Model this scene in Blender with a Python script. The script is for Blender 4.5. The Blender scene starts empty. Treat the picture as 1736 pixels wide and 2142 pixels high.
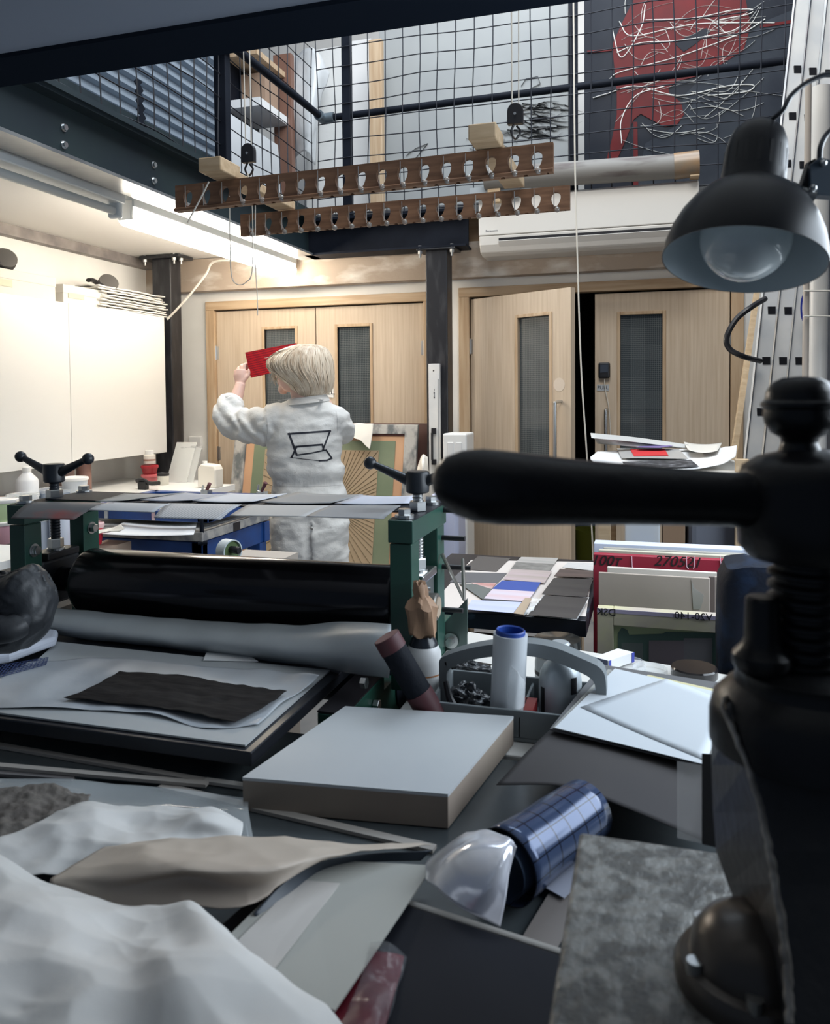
import bpy, bmesh, math, random
from mathutils import Vector, Matrix, noise
from mathutils.bvhtree import BVHTree
random.seed(7)
SC = bpy.context.scene
COL = SC.collection
V = Vector
# ------------------------------------------------------------------ camera
F = 1656.0; CX = 868.0; CY = 880.0
YAW = math.radians(16.7); PITCH = math.radians(2.0); ROLL = math.radians(0.5)
CAM = V((0, 0, 1.4))
_f0 = V((-math.sin(YAW), math.cos(YAW), 0)); _r0 = V((math.cos(YAW), math.sin(YAW), 0)); UP = V((0, 0, 1))
FW = (_f0 * math.cos(PITCH) - UP * math.sin(PITCH)).normalized()
_u0 = _r0.cross(FW)
RT = _r0 * math.cos(ROLL) - _u0 * math.sin(ROLL)
UPC = _u0 * math.cos(ROLL) + _r0 * math.sin(ROLL)
cam_data = bpy.data.cameras.new('camera'); cam = bpy.data.objects.new('camera', cam_data); COL.objects.link(cam)
cam.matrix_world = Matrix.Translation(CAM) @ Matrix((RT, UPC, -FW)).transposed().to_4x4()
cam_data.sensor_width = 36; cam_data.lens = F * 36 / 2142; cam_data.shift_y = -(1071 - CY) / 2142
cam_data.clip_start = 0.05; cam_data.clip_end = 60
cam_data.dof.use_dof = True; cam_data.dof.focus_distance = 2.6; cam_data.dof.aperture_fstop = 8
SC.camera = cam
# ------------------------------------------------------------------ world, lights, exposure
w = bpy.data.worlds.new('world'); SC.world = w; w.use_nodes = True
w.node_tree.nodes['Background'].inputs[0].default_value = (0.55, 0.72, 1.0, 1)
w.node_tree.nodes['Background'].inputs[1].default_value = 0.10
SC.view_settings.view_transform = 'Standard'; SC.view_settings.look = 'None'
SC.view_settings.exposure = 0.25; SC.view_settings.gamma = 1.0
def area(name, loc, target, sx, sy, power, col):
    l = bpy.data.lights.new(name, 'AREA'); l.shape = 'RECTANGLE'; l.size = sx; l.size_y = sy; l.energy = power; l.color = col
    o = bpy.data.objects.new(name, l); COL.objects.link(o); o.location = loc
    o.rotation_euler = (V(target) - V(loc)).to_track_quat('-Z', 'Y').to_euler(); return o
DAY = (0.70, 0.84, 1.0)
area('roof_window_light', (-0.5, 3.8, 4.9), (-0.5, 2.6, 0), 2.6, 2.2, 76, (0.70, 0.85, 1.0))
area('added_door_light', (-0.1, 2.45, 4.9), (-0.2, 5.3, 0.9), 2.2, 1.4, 85, (1.0, 0.96, 0.90))          # added warm light brightening the doors and the person, not a window
area('gallery_window_light', (-0.6, 4.9, 5.2), (-1.0, 6.6, 3.0), 3.4, 1.0, 70, (0.90, 0.95, 1.0))
area('side_window_light', (0.98, 1.75, 1.62), (-1.5, 1.3, 0.7), 1.9, 0.95, 34, (0.80, 0.90, 1.0))      # daylight through the window in the right wall
# ------------------------------------------------------------------ helpers
def P(x, y, d): return CAM + (FW + RT * ((x - CX) / F) - UPC * ((y - CY) / F)) * d
def ray(x, y): return FW + RT * ((x - CX) / F) - UPC * ((y - CY) / F)
def onZ(x, y, z): r = ray(x, y); return CAM + r * ((z - CAM.z) / r.z)
def onY(x, y, Y): r = ray(x, y); return CAM + r * (Y / r.y)
def onX(x, y, X): r = ray(x, y); return CAM + r * (X / r.x)
def nz(p, s=1.0, o=0.0): return noise.noise(V((p[0] * s + o, p[1] * s + o * 1.7, p[2] * s - o)))

MATS = {}
def mat(name, col, rough=0.55, metal=0.0, col2=None, ns=8.0, stretch=(1, 1, 1), lo=0.35, hi=0.65, bump=0.0, bs=40.0, trans=0.0, alpha=1.0, emit=0.0, spec=0.5, coat=0.0, bst=(1,1,1), detail=4.0, sss=0.0):
    if name in MATS: return MATS[name]
    m = bpy.data.materials.new(name); m.use_nodes = True; nt = m.node_tree; N = nt.nodes; L = nt.links; b = N['Principled BSDF']
    c = tuple(col) + (1,)
    b.inputs['Base Color'].default_value = c; b.inputs['Roughness'].default_value = rough; b.inputs['Metallic'].default_value = metal
    b.inputs['Specular IOR Level'].default_value = spec; b.inputs['Coat Weight'].default_value = coat
    if trans: b.inputs['Transmission Weight'].default_value = trans
    if alpha < 1: b.inputs['Alpha'].default_value = alpha
    if emit: b.inputs['Emission Color'].default_value = c; b.inputs['Emission Strength'].default_value = emit
    if sss: b.inputs['Subsurface Weight'].default_value = sss; b.inputs['Subsurface Radius'].default_value = (0.01, 0.006, 0.004)
    if col2 is not None or bump:
        tc = N.new('ShaderNodeTexCoord')
    if col2 is not None:
        mp = N.new('ShaderNodeMapping'); mp.inputs['Scale'].default_value = stretch; L.new(tc.outputs['Object'], mp.inputs[0])
        n = N.new('ShaderNodeTexNoise'); n.inputs['Scale'].default_value = ns; n.inputs['Detail'].default_value = detail; L.new(mp.outputs[0], n.inputs[0])
        r = N.new('ShaderNodeValToRGB'); r.color_ramp.elements[0].position = lo; r.color_ramp.elements[1].position = hi
        r.color_ramp.elements[0].color = c; r.color_ramp.elements[1].color = tuple(col2) + (1,)
        L.new(n.outputs[0], r.inputs[0]); L.new(r.outputs[0], b.inputs['Base Color'])
    if bump:
        mp2 = N.new('ShaderNodeMapping'); mp2.inputs['Scale'].default_value = bst; L.new(tc.outputs['Object'], mp2.inputs[0])
        n2 = N.new('ShaderNodeTexNoise'); n2.inputs['Scale'].default_value = bs; n2.inputs['Detail'].default_value = 5; L.new(mp2.outputs[0], n2.inputs[0])
        bp = N.new('ShaderNodeBump'); bp.inputs['Strength'].default_value = bump; bp.inputs['Distance'].default_value = 0.01
        L.new(n2.outputs[0], bp.inputs['Height']); L.new(bp.outputs[0], b.inputs['Normal'])
    MATS[name] = m; return m
def grid_mat(name, base, line, n, width, rough=0.15, ax='XZ', metal=0.0, clear=0.0, n2=None):
    """surface with a fine square grid of lines (wired glass, gridded film); n = cells per metre"""
    m = bpy.data.materials.new(name); m.use_nodes = True; nt = m.node_tree; N = nt.nodes; L = nt.links; b = N['Principled BSDF']
    tc = N.new('ShaderNodeTexCoord'); sp = N.new('ShaderNodeSeparateXYZ'); L.new(tc.outputs['Object' if ax != 'UV' else 'UV'], sp.inputs[0])
    outs = []
    for a in (('X', 'Z') if ax == 'XZ' else ('X', 'Y')):
        mu = N.new('ShaderNodeMath'); mu.operation = 'MULTIPLY'; mu.inputs[1].default_value = n if a == 'X' or n2 is None else n2; L.new(sp.outputs[a], mu.inputs[0])
        fr = N.new('ShaderNodeMath'); fr.operation = 'FRACT'; L.new(mu.outputs[0], fr.inputs[0])
        lt = N.new('ShaderNodeMath'); lt.operation = 'LESS_THAN'; lt.inputs[1].default_value = width; L.new(fr.outputs[0], lt.inputs[0]); outs.append(lt)
    mx = N.new('ShaderNodeMath'); mx.operation = 'MAXIMUM'; L.new(outs[0].outputs[0], mx.inputs[0]); L.new(outs[1].outputs[0], mx.inputs[1])
    mc = N.new('ShaderNodeMix'); mc.data_type = 'RGBA'; L.new(mx.outputs[0], mc.inputs[0])
    mc.inputs[6].default_value = tuple(base) + (1,); mc.inputs[7].default_value = tuple(line) + (1,)
    L.new(mc.outputs[2], b.inputs['Base Color']); b.inputs['Roughness'].default_value = rough; b.inputs['Metallic'].default_value = metal
    if clear:
        al = N.new('ShaderNodeMath'); al.operation = 'MAXIMUM'; al.inputs[1].default_value = 1 - clear; L.new(mx.outputs[0], al.inputs[0]); L.new(al.outputs[0], b.inputs['Alpha'])
    MATS[name] = m; return m

def world_loc(o):
    l = V(o.location)
    while o.parent: o = o.parent; l = l + V(o.location)
    return l
def tag(o, label=None, cat=None, group=None, kind=None):
    if label: o['label'] = label
    if cat: o['category'] = cat
    if group: o['group'] = group
    if kind: o['kind'] = kind
    return o
def thing(name, label, cat, loc=(0, 0, 0), group=None, kind=None):
    o = bpy.data.objects.new(name, None); COL.objects.link(o); o.location = loc; o.empty_display_size = 0.05
    return tag(o, label, cat, group, kind)
class MB:
    def __init__(s): s.bm = bmesh.new(); s.T = Matrix.Identity(4); s.mi = 0
    def add(s, verts, faces):
        vs = [s.bm.verts.new(s.T @ V(v)) for v in verts]
        for f in faces:
            try:
                fc = s.bm.faces.new([vs[i] for i in f]); fc.material_index = s.mi
            except ValueError: pass
        return s
    def box(s, a, b):
        (x0, y0, z0), (x1, y1, z1) = a, b
        return s.add([(x0,y0,z0),(x1,y0,z0),(x1,y1,z0),(x0,y1,z0),(x0,y0,z1),(x1,y0,z1),(x1,y1,z1),(x0,y1,z1)],
                     [(0,3,2,1),(4,5,6,7),(0,1,5,4),(1,2,6,5),(2,3,7,6),(3,0,4,7)])
    def bc(s, c, sz): c = V(c); h = V(sz) / 2; return s.box(c - h, c + h)
    def hexa(s, bot, top):
        n = len(bot)
        return s.add(list(bot) + list(top), [tuple(range(n))[::-1], tuple(range(n, 2*n))] + [(i, (i+1)%n, (i+1)%n+n, i+n) for i in range(n)])
    def prism(s, poly, vec): return s.hexa([V(p) for p in poly], [V(p) + V(vec) for p in poly])
    def cyl(s, p0, p1, r0, r1=None, n=20): return s.tube([p0, p1], [r0, r0 if r1 is None else r1], n)
    def tube(s, pts, r, n=8, cap=True, flat=None):
        pts = [V(p) for p in pts]; k = len(pts); rs = r if isinstance(r, (list, tuple)) else [r] * k
        tg = []
        for i in range(k):
            t = (pts[min(i+1, k-1)] - pts[max(i-1, 0)])
            tg.append(t.normalized() if t.length > 1e-9 else V((0, 0, 1)))
        a = V((0, 0, 1)) if abs(tg[0].z) < 0.9 else V((1, 0, 0))
        u = tg[0].cross(a).normalized(); verts = []
        for i in range(k):
            u = (u - tg[i] * u.dot(tg[i])).normalized(); v = tg[i].cross(u)
            for j in range(n):
                th = 2 * math.pi * j / n
                verts.append(pts[i] + (u * math.cos(th) + v * math.sin(th) * (flat or 1)) * rs[i])
        faces = [(i*n+j, i*n+(j+1)%n, (i+1)*n+(j+1)%n, (i+1)*n+j) for i in range(k-1) for j in range(n)]
        if cap: faces += [tuple(range(n))[::-1], tuple(range((k-1)*n, k*n))]
        return s.add(verts, faces)
    def lathe(s, prof, base=(0, 0, 0), axis=(0, 0, 1), n=32, cap0=True, cap1=True):
        ax = V(axis).normalized(); u = ax.orthogonal().normalized(); v = ax.cross(u); base = V(base)
        verts = [base + ax * h + (u * math.cos(2*math.pi*j/n) + v * math.sin(2*math.pi*j/n)) * max(r, 1e-5) for r, h in prof for j in range(n)]
        k = len(prof); faces = [(i*n+j, i*n+(j+1)%n, (i+1)*n+(j+1)%n, (i+1)*n+j) for i in range(k-1) for j in range(n)]
        if cap0: faces.append(tuple(range(n))[::-1])
        if cap1: faces.append(tuple(range((k-1)*n, k*n)))
        return s.add(verts, faces)
    def ball(s, c, r, n=16, sc=(1, 1, 1)):
        c = V(c); m = n // 2
        verts = [c + V((math.sin(math.pi*i/m)*math.cos(2*math.pi*j/n)*r*sc[0], math.sin(math.pi*i/m)*math.sin(2*math.pi*j/n)*r*sc[1], math.cos(math.pi*i/m)*r*sc[2])) for i in range(1, m) for j in range(n)]
        verts += [c + V((0, 0, r*sc[2])), c - V((0, 0, r*sc[2]))]; t = len(verts) - 2; b = t + 1
        faces = [(i*n+j, (i+1)*n+j, (i+1)*n+(j+1)%n, i*n+(j+1)%n) for i in range(m-2) for j in range(n)]
        faces += [(t, j, (j+1)%n) for j in range(n)] + [(b, (m-2)*n+(j+1)%n, (m-2)*n+j) for j in range(n)]
        return s.add(verts, faces)
    def loft(s, rings, cap=True):
        n = len(rings[0]); verts = [p for r in rings for p in r]; k = len(rings)
        faces = [(i*n+j, i*n+(j+1)%n, (i+1)*n+(j+1)%n, (i+1)*n+j) for i in range(k-1) for j in range(n)]
        if cap: faces += [tuple(range(n))[::-1], tuple(range((k-1)*n, k*n))]
        return s.add(verts, faces)
    def grid(s, fn, nu, nv):
        verts = [fn(i/nu, j/nv) for j in range(nv+1) for i in range(nu+1)]; k = nu + 1
        return s.add(verts, [(j*k+i, j*k+i+1, (j+1)*k+i+1, (j+1)*k+i) for j in range(nv) for i in range(nu)])
    def build(s, name, m, parent=None, smooth=False, bevel=0.0, solid=0.0, fix=True, seg=2, ang=35, origin=None):
        bm = s.bm
        if fix: bmesh.ops.recalc_face_normals(bm, faces=bm.faces)
        if parent is not None: o0 = world_loc(parent)
        elif origin is not None: o0 = V(origin)
        else:
            xs = [v.co for v in bm.verts]
            o0 = V(((min(p.x for p in xs)+max(p.x for p in xs))/2, (min(p.y for p in xs)+max(p.y for p in xs))/2, min(p.z for p in xs)))
        bmesh.ops.translate(bm, verts=bm.verts, vec=-o0)
        me = bpy.data.meshes.new(name); bm.to_mesh(me); bm.free()
        for mm in (m if isinstance(m, (list, tuple)) else [m]): me.materials.append(mm)
        if smooth:
            for p in me.polygons: p.use_smooth = True
            try: me.set_sharp_from_angle(angle=math.radians(ang))
            except Exception: pass
        o = bpy.data.objects.new(name, me); COL.objects.link(o)
        if parent is not None: o.parent = parent
        else: o.location = o0
        if solid:
            md = o.modifiers.new('thickness', 'SOLIDIFY'); md.thickness = solid; md.offset = 0
        if bevel:
            md = o.modifiers.new('bevel', 'BEVEL'); md.width = bevel; md.segments = seg; md.limit_method = 'ANGLE'; md.angle_limit = math.radians(40)
        return o
def bake(o):
    """apply modifiers"""
    dg = bpy.context.evaluated_depsgraph_get(); me = bpy.data.meshes.new_from_object(o.evaluated_get(dg)); o.modifiers.clear(); o.data = me; return o
def copy_tree(o, parent=None):
    c = o.copy(); COL.objects.link(c)
    if parent is not None: c.parent = parent
    for ch in list(o.children): copy_tree(ch, c)
    return c
def cr(p0, p1, p2, p3, t):
    return 0.5 * ((2*p1) + (p2-p0)*t + (2*p0-5*p1+4*p2-p3)*t*t + (3*p1-p0-3*p2+p3)*t**3)
def spl(pts, t):
    n = len(pts) - 1; f = min(max(t, 0), 1) * n; i = min(int(f), n-1); t = f - i
    g = lambda k: pts[k] if 0 <= k <= n else (pts[0]*2-pts[1] if k < 0 else pts[n]*2-pts[n-1])
    return cr(g(i-1), g(i), g(i+1), g(i+2), t)
def curve(pts, n=24): pts = [V(p) for p in pts]; return [spl(pts, i/n) for i in range(n+1)]
def sheet(name, rows, m, label=None, cat=None, sub=24, amp=0.0, ns=12.0, t=0.0006, seed=0.0, parent=None, group=None, smooth=True, ridge=False, zmin=None):
    """a sheet of paper, film or cloth through a grid of 3-D control points, with small creases"""
    rows = [[V(p) for p in r] for r in rows]
    def fn(u, v):
        p = spl([spl(r, u) for r in rows], v)
        if amp:
            k = nz(p, ns, seed)
            if ridge:
                k = -0.6
                for s_, wt_ in ((ns, 1.0), (ns * 2.4, 0.42)):
                    q_ = V((p.x * s_ + p.y * s_ * 0.45 + seed, p.y * s_ * 1.5 - p.x * s_ * 0.3, 0)); ds_ = noise.voronoi(q_)[0]
                    k += wt_ * ds_[0] * 1.25
            p = p + V((0, 0, k * amp))
        if zmin is not None and p.z < zmin: p.z = zmin
        return p
    su = sub * (len(rows[0]) - 1) // 2 + 1; sv = sub * (len(rows) - 1) // 2 + 1
    mb = MB(); mb.grid(fn, max(su, 2), max(sv, 2)); o = mb.build(name, m, parent, smooth=smooth, solid=t, ang=60)
    uv = o.data.uv_layers.new(name='uv'); w = max(su, 2) + 1; h = max(sv, 2) + 1
    for lp in o.data.loops:
        i = lp.vertex_index; uv.data[lp.index].uv = ((i % w) / (w - 1), (i // w) / (h - 1))
    return tag(o, label, cat, group)
def text(body, size, loc, xdir, updir, m, parent=None, name='lettering', ext=0.0006, align='CENTER', shear=0.0):
    cu = bpy.data.curves.new(name, 'FONT'); cu.body = body; cu.size = size; cu.extrude = ext; cu.align_x = align; cu.align_y = 'CENTER'; cu.shear = shear; cu.resolution_u = 3
    tmp = bpy.data.objects.new('tmp', cu); COL.objects.link(tmp)
    dg = bpy.context.evaluated_depsgraph_get(); me = bpy.data.meshes.new_from_object(tmp.evaluated_get(dg)); bpy.data.objects.remove(tmp)
    me.materials.clear(); me.materials.append(m); me.name = name
    o = bpy.data.objects.new(name, me); COL.objects.link(o)
    x = V(xdir).normalized(); z = x.cross(V(updir)).normalized(); y = z.cross(x)
    o.matrix_world = Matrix.Translation(V(loc) - (world_loc(parent) if parent else V((0,0,0)))) @ Matrix((x, y, z)).transposed().to_4x4()
    if parent: o.parent = parent
    return o
def struct(name, mb, m, label=None, **k):
    o = mb.build(name, m, **k); o['kind'] = 'structure'
    if label: o['label'] = label
    return o
def hexnut(mb, c, r, h, axis=(0, 0, 1)): mb.lathe([(r*0.92, 0), (r, h*0.1), (r, h*0.9), (r*0.92, h)], c, axis, n=6)
# ------------------------------------------------------------------ materials
WHITE = mat('white_paint', (0.80, 0.79, 0.76), 0.6, col2=(0.74, 0.73, 0.70), ns=3)
CEILW = mat('white_ceiling', (0.82, 0.80, 0.77), 0.7)
NAVY = mat('dark_steel', (0.0045, 0.0065, 0.012), 0.6, 0.0, spec=0.12, col2=(0.009, 0.012, 0.020), ns=5, bump=0.05, bs=60)
BEAMG = mat('painted_beam', (0.020, 0.034, 0.036), 0.5, col2=(0.014, 0.022, 0.030), ns=2, spec=0.25)
GREYB = mat('beam_web_lit_grey', (0.34, 0.39, 0.48), 0.7)
POST = mat('black_post', (0.012, 0.013, 0.017), 0.4, col2=(0.05, 0.05, 0.055), ns=6, stretch=(4, 4, 1), lo=0.5, hi=0.8)
OAK = mat('oak_veneer', (0.50, 0.39, 0.28), 0.5, col2=(0.62, 0.51, 0.39), ns=6, stretch=(9, 9, 0.35), lo=0.3, hi=0.7)
PINE = mat('pine_trim', (0.44, 0.30, 0.18), 0.5, col2=(0.55, 0.41, 0.27), ns=5, stretch=(8, 8, 0.5))
PINEH = mat('pine_trim_horizontal', (0.44, 0.30, 0.18), 0.5, col2=(0.55, 0.41, 0.27), ns=5, stretch=(0.5, 8, 8))
ROUGHW = mat('plastered_timber', (0.42, 0.34, 0.27), 0.75, col2=(0.68, 0.64, 0.58), ns=4, stretch=(1, 1, 2.6), lo=0.5, hi=0.72, bump=0.2, detail=8)
RACKW = mat('rack_wood', (0.12, 0.060, 0.032), 0.5, col2=(0.20, 0.105, 0.058), ns=7, stretch=(1, 8, 8))
BATTEN = mat('pale_batten', (0.45, 0.32, 0.19), 0.6, col2=(0.55, 0.41, 0.26), ns=8, stretch=(1, 6, 6))
STEEL = mat('bright_steel', (0.62, 0.63, 0.63), 0.28, 1.0)
ALU = mat('aluminium', (0.82, 0.81, 0.78), 0.4, 0.15, col2=(0.70, 0.71, 0.71), ns=6)
BLACK = mat('black_plastic', (0.012, 0.012, 0.015), 0.4)
IRON = mat('black_iron', (0.005, 0.005, 0.007), 0.33, 0.0, spec=0.3, col2=(0.010, 0.010, 0.011), ns=12, bump=0.08, bs=90)
GREEN = mat('press_green', (0.015, 0.075, 0.052), 0.35, col2=(0.020, 0.060, 0.048), ns=6)
HBLACK = mat('handle_black', (0.016, 0.020, 0.026), 0.38)
PAPER = mat('white_paper', (0.80, 0.80, 0.80), 0.6)
CREAM = mat('cream_paper', (0.74, 0.70, 0.63), 0.65)
TISSUE = mat('tissue', (0.67, 0.66, 0.645), 0.6, col2=(0.60, 0.60, 0.59), ns=5, bump=0.25, bs=11)
GREYC = mat('grey_card', (0.27, 0.27, 0.27), 0.7)
DGREY = mat('charcoal_paper', (0.075, 0.070, 0.070), 0.8)
INK = mat('ink_black', (0.01, 0.01, 0.012), 0.5)
CORD = mat('white_cord', (0.68, 0.65, 0.58), 0.8)
RED = mat('red_print', (0.62, 0.02, 0.03), 0.5)
CLEAR = mat('clear_plastic', (0.92, 0.95, 0.97), 0.08, alpha=0.28)
MILKY = mat('milky_plastic', (0.72, 0.76, 0.80), 0.3, alpha=0.75)
BLUE = mat('table_blue', (0.01, 0.06, 0.24), 0.4, col2=(0.012, 0.045, 0.17), ns=9)
WPLAS = mat('white_plastic', (0.80, 0.80, 0.78), 0.35)
# ================================================================== SETTING
struct('floor', MB().box((-3.75, -0.9, -0.05), (1.0, 7.4, 0)), mat('grey_floor', (0.16, 0.16, 0.16), 0.6, col2=(0.22, 0.21, 0.20), ns=4), 'grey painted concrete floor')
struct('wall_left', MB().box((-3.85, -0.9, 0), (-3.75, 7.4, 2.6)), WHITE, 'white painted left wall behind the wall cabinets')
mb = MB()
mb.box((-3.75, 5.4, 0), (-3.25, 5.5, 2.6)); mb.box((-1.505, 5.4, 0), (-1.26, 5.5, 2.6)); mb.box((0.53, 5.4, 0), (1.0, 5.5, 2.6))
mb.box((-3.25, 5.4, 2.085), (-1.505, 5.5, 2.6)); mb.box((-1.26, 5.4, 2.105), (0.53, 5.5, 2.6))
struct('wall_back', mb, WHITE, 'white back wall with two pairs of oak doors')
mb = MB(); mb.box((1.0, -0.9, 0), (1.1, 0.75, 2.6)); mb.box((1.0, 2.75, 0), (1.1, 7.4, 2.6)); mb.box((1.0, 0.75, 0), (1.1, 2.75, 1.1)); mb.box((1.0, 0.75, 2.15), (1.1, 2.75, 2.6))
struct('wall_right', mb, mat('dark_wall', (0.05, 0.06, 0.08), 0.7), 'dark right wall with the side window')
fr = MB(); fr.box((1.0, 0.75, 1.1), (1.06, 0.80, 2.15)); fr.box((1.0, 2.70, 1.1), (1.06, 2.75, 2.15)); fr.box((1.0, 0.8, 1.1), (1.06, 2.7, 1.14)); fr.box((1.0, 0.8, 2.11), (1.06, 2.7, 2.15))
struct('window_1', fr, WPLAS, 'side window in the right wall')
struct('wall_corridor', MB().box((-3.75, 7.3, 0), (1.0, 7.4, 2.6)), mat('corridor_unlit_dark', (0.012, 0.014, 0.02), 0.8), 'dark store room wall seen through the open door')  # near-black colour stands in for the darkness of an unlit room
struct('ceiling_left', MB().box((-3.75, -0.9, 2.43), (-2.36, 5.4, 2.6)), CEILW, 'white plasterboard ceiling under the left gallery')
struct('ceiling_front', MB().box((-3.75, -0.9, 2.6), (1.0, 1.9, 2.66)), CEILW, 'ceiling of the front gallery')
mb = MB(); mb.box((-3.75, 1.9, 2.6), (-2.3, 7.4, 2.66)); mb.box((-2.3, 5.2, 2.6), (1.0, 7.4, 2.66))
struct('floor_upper', mb, mat('gallery_floor', (0.10, 0.10, 0.10), 0.7), 'gallery floor around the void')
# steel: front beam, left I beam, back I beam, posts
mb = MB(); mb.box((-3.75, 1.83, 2.35), (1.0, 2.0, 2.362)); 
b1 = struct('trim_1', mb, mat('flange_shade_dark', (0.010, 0.014, 0.022), 0.9, spec=0.0), 'shade-dark bottom flange of the near steel beam')  # underside shade is put into the flange colour
struct('trim_2', MB().box((-3.75, 1.84, 2.362), (1.0, 1.86, 2.60)), GREYB, 'lit slate grey web of the near steel beam')  # web colour lightened so this face reads as lit
mb = MB(); mb.box((-2.32, 1.7, 2.366), (-2.30, 5.2, 2.585)); mb.box((-2.40, 1.7, 2.585), (-2.235, 5.2, 2.6))
mb.box((-2.37, 1.9, 2.6), (-2.22, 5.1, 2.625)); mb.box((-2.30, 1.9, 2.625), (-2.27, 5.1, 2.68))
struct('trim_3', mb, BEAMG, 'dark green steel beam along the left side of the void')
struct('trim_12', MB().box((-2.40, 1.7, 2.352), (-2.235, 5.2, 2.366)), mat('flange_glow_grey', (0.30, 0.31, 0.31), 0.3, 0.4, col2=(0.18, 0.19, 0.20), ns=5), 'pale reflecting lower flange of the green beam')  # colour paler than the beam to carry the strip light's glow
for i, (x, y) in enumerate([(133, 267), (133, 303), (321, 345), (321, 378)]):
    p = onX(x, y, -2.30); b = MB(); hexnut(b, p, 0.013, 0.014, (1, 0, 0)); b.lathe([(0.017, -0.001), (0.017, 0.003)], p, (1, 0, 0), n=16)
    o = b.build('bolt', STEEL); tag(o, ['upper bolt of the near pair on the green beam', 'lower bolt of the near pair on the green beam', 'upper bolt of the far pair on the green beam', 'lower bolt of the far pair on the green beam'][i], 'bolt', 'bolts on the green beam')
mb = MB(); mb.box((-2.30, 5.12, 2.364), (-1.16, 5.14, 2.586)); mb.box((-2.30, 5.04, 2.352), (-1.16, 5.22, 2.366)); mb.box((-2.30, 5.04, 2.584), (-1.16, 5.22, 2.6))
struct('trim_4', mb, NAVY, 'dark steel beam over the doors')
xl = onY(891, 700, 5.06).x; xr = onY(936, 700, 5.06).x
mb = MB(); mb.box((xl, 5.06, 0), (xr, 5.2, 2.34)); mb.box((xl-0.06, 5.04, 2.338), (xr+0.06, 5.22, 2.352))
struct('trim_5', mb, POST, 'black square steel post between the two pairs of doors', bevel=0.008)
mb = MB(); mb.box((-3.53, 5.06, 0), (-3.375, 5.2, 2.40)); mb.box((-3.62, 5.03, 2.40), (-3.28, 5.22, 2.425))
struct('trim_6', mb, POST, 'black square steel post beside the white wall cabinet', bevel=0.008)
for nm, pts in (('post', [(xl-0.035, 5.05), (xl-0.02, 5.1), (xr+0.03, 5.05), (xr+0.035, 5.1)]),):
    pass
g = 'bolts under the steel post plates'
for i, (x, y, z) in enumerate([(xl-0.035, 5.055, 2.338), (xr+0.035, 5.055, 2.338), (-3.575, 5.045, 2.40), (-3.33, 5.045, 2.40), (-3.30, 5.09, 2.40)]):
    b = MB(); hexnut(b, (x, y, z-0.022), 0.016, 0.022); b.cyl((x, y, z-0.045), (x, y, z-0.02), 0.008); b.cyl((x, y, z+0.012), (x, y, z+0.034), 0.012, n=6)
    o = b.build('hex_bolt', STEEL); tag(o, ['steel bolt left of the middle black post top', 'steel bolt right of the middle black post top', 'steel bolt left of the post by the cabinet', 'nearer steel bolt right of the post by the cabinet', 'further steel bolt right of the post by the cabinet'][i], 'bolt', g)
struct('trim_7', MB().box((-3.75, 1.0, 2.365), (-3.68, 5.4, 2.43)), mat('raw_angle', (0.30, 0.27, 0.25), 0.6, col2=(0.16, 0.14, 0.14), ns=6), 'grey steel angle along the top of the left wall')
struct('trim_8', MB().box((-3.75, 5.30, 2.185), (1.0, 5.40, 2.425)), ROUGHW, 'plaster smeared timber header over the doors')
struct('trim_9', MB().box((-3.75, 5.375, 2.425), (1.0, 5.40, 2.60)), PINEH, 'timber above the header')
def frame(n, x0, x1, zt, lab):
    mb = MB(); w = 0.075
    for (a, b) in ((x0 - w, x0), (x1, x1 + w)): mb.box((a, 5.37, 0), (b, 5.46, zt))
    struct(n, mb, PINE, lab + ' jambs', bevel=0.004)
    struct(n + '_head', MB().box((x0 - w, 5.37, zt), (x1 + w, 5.46, zt + 0.065)), PINEH, lab + ' head', bevel=0.004)
frame('trim_10', -3.205, -1.545, 2.045, 'pine frame of the closed pair of doors')
frame('trim_11', -1.215, 0.475, 2.060, 'pine frame of the half open pair of doors')
WIRED = grid_mat('wired_glass', (0.045, 0.055, 0.06), (0.16, 0.17, 0.17), 78, 0.16, 0.12)
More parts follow.
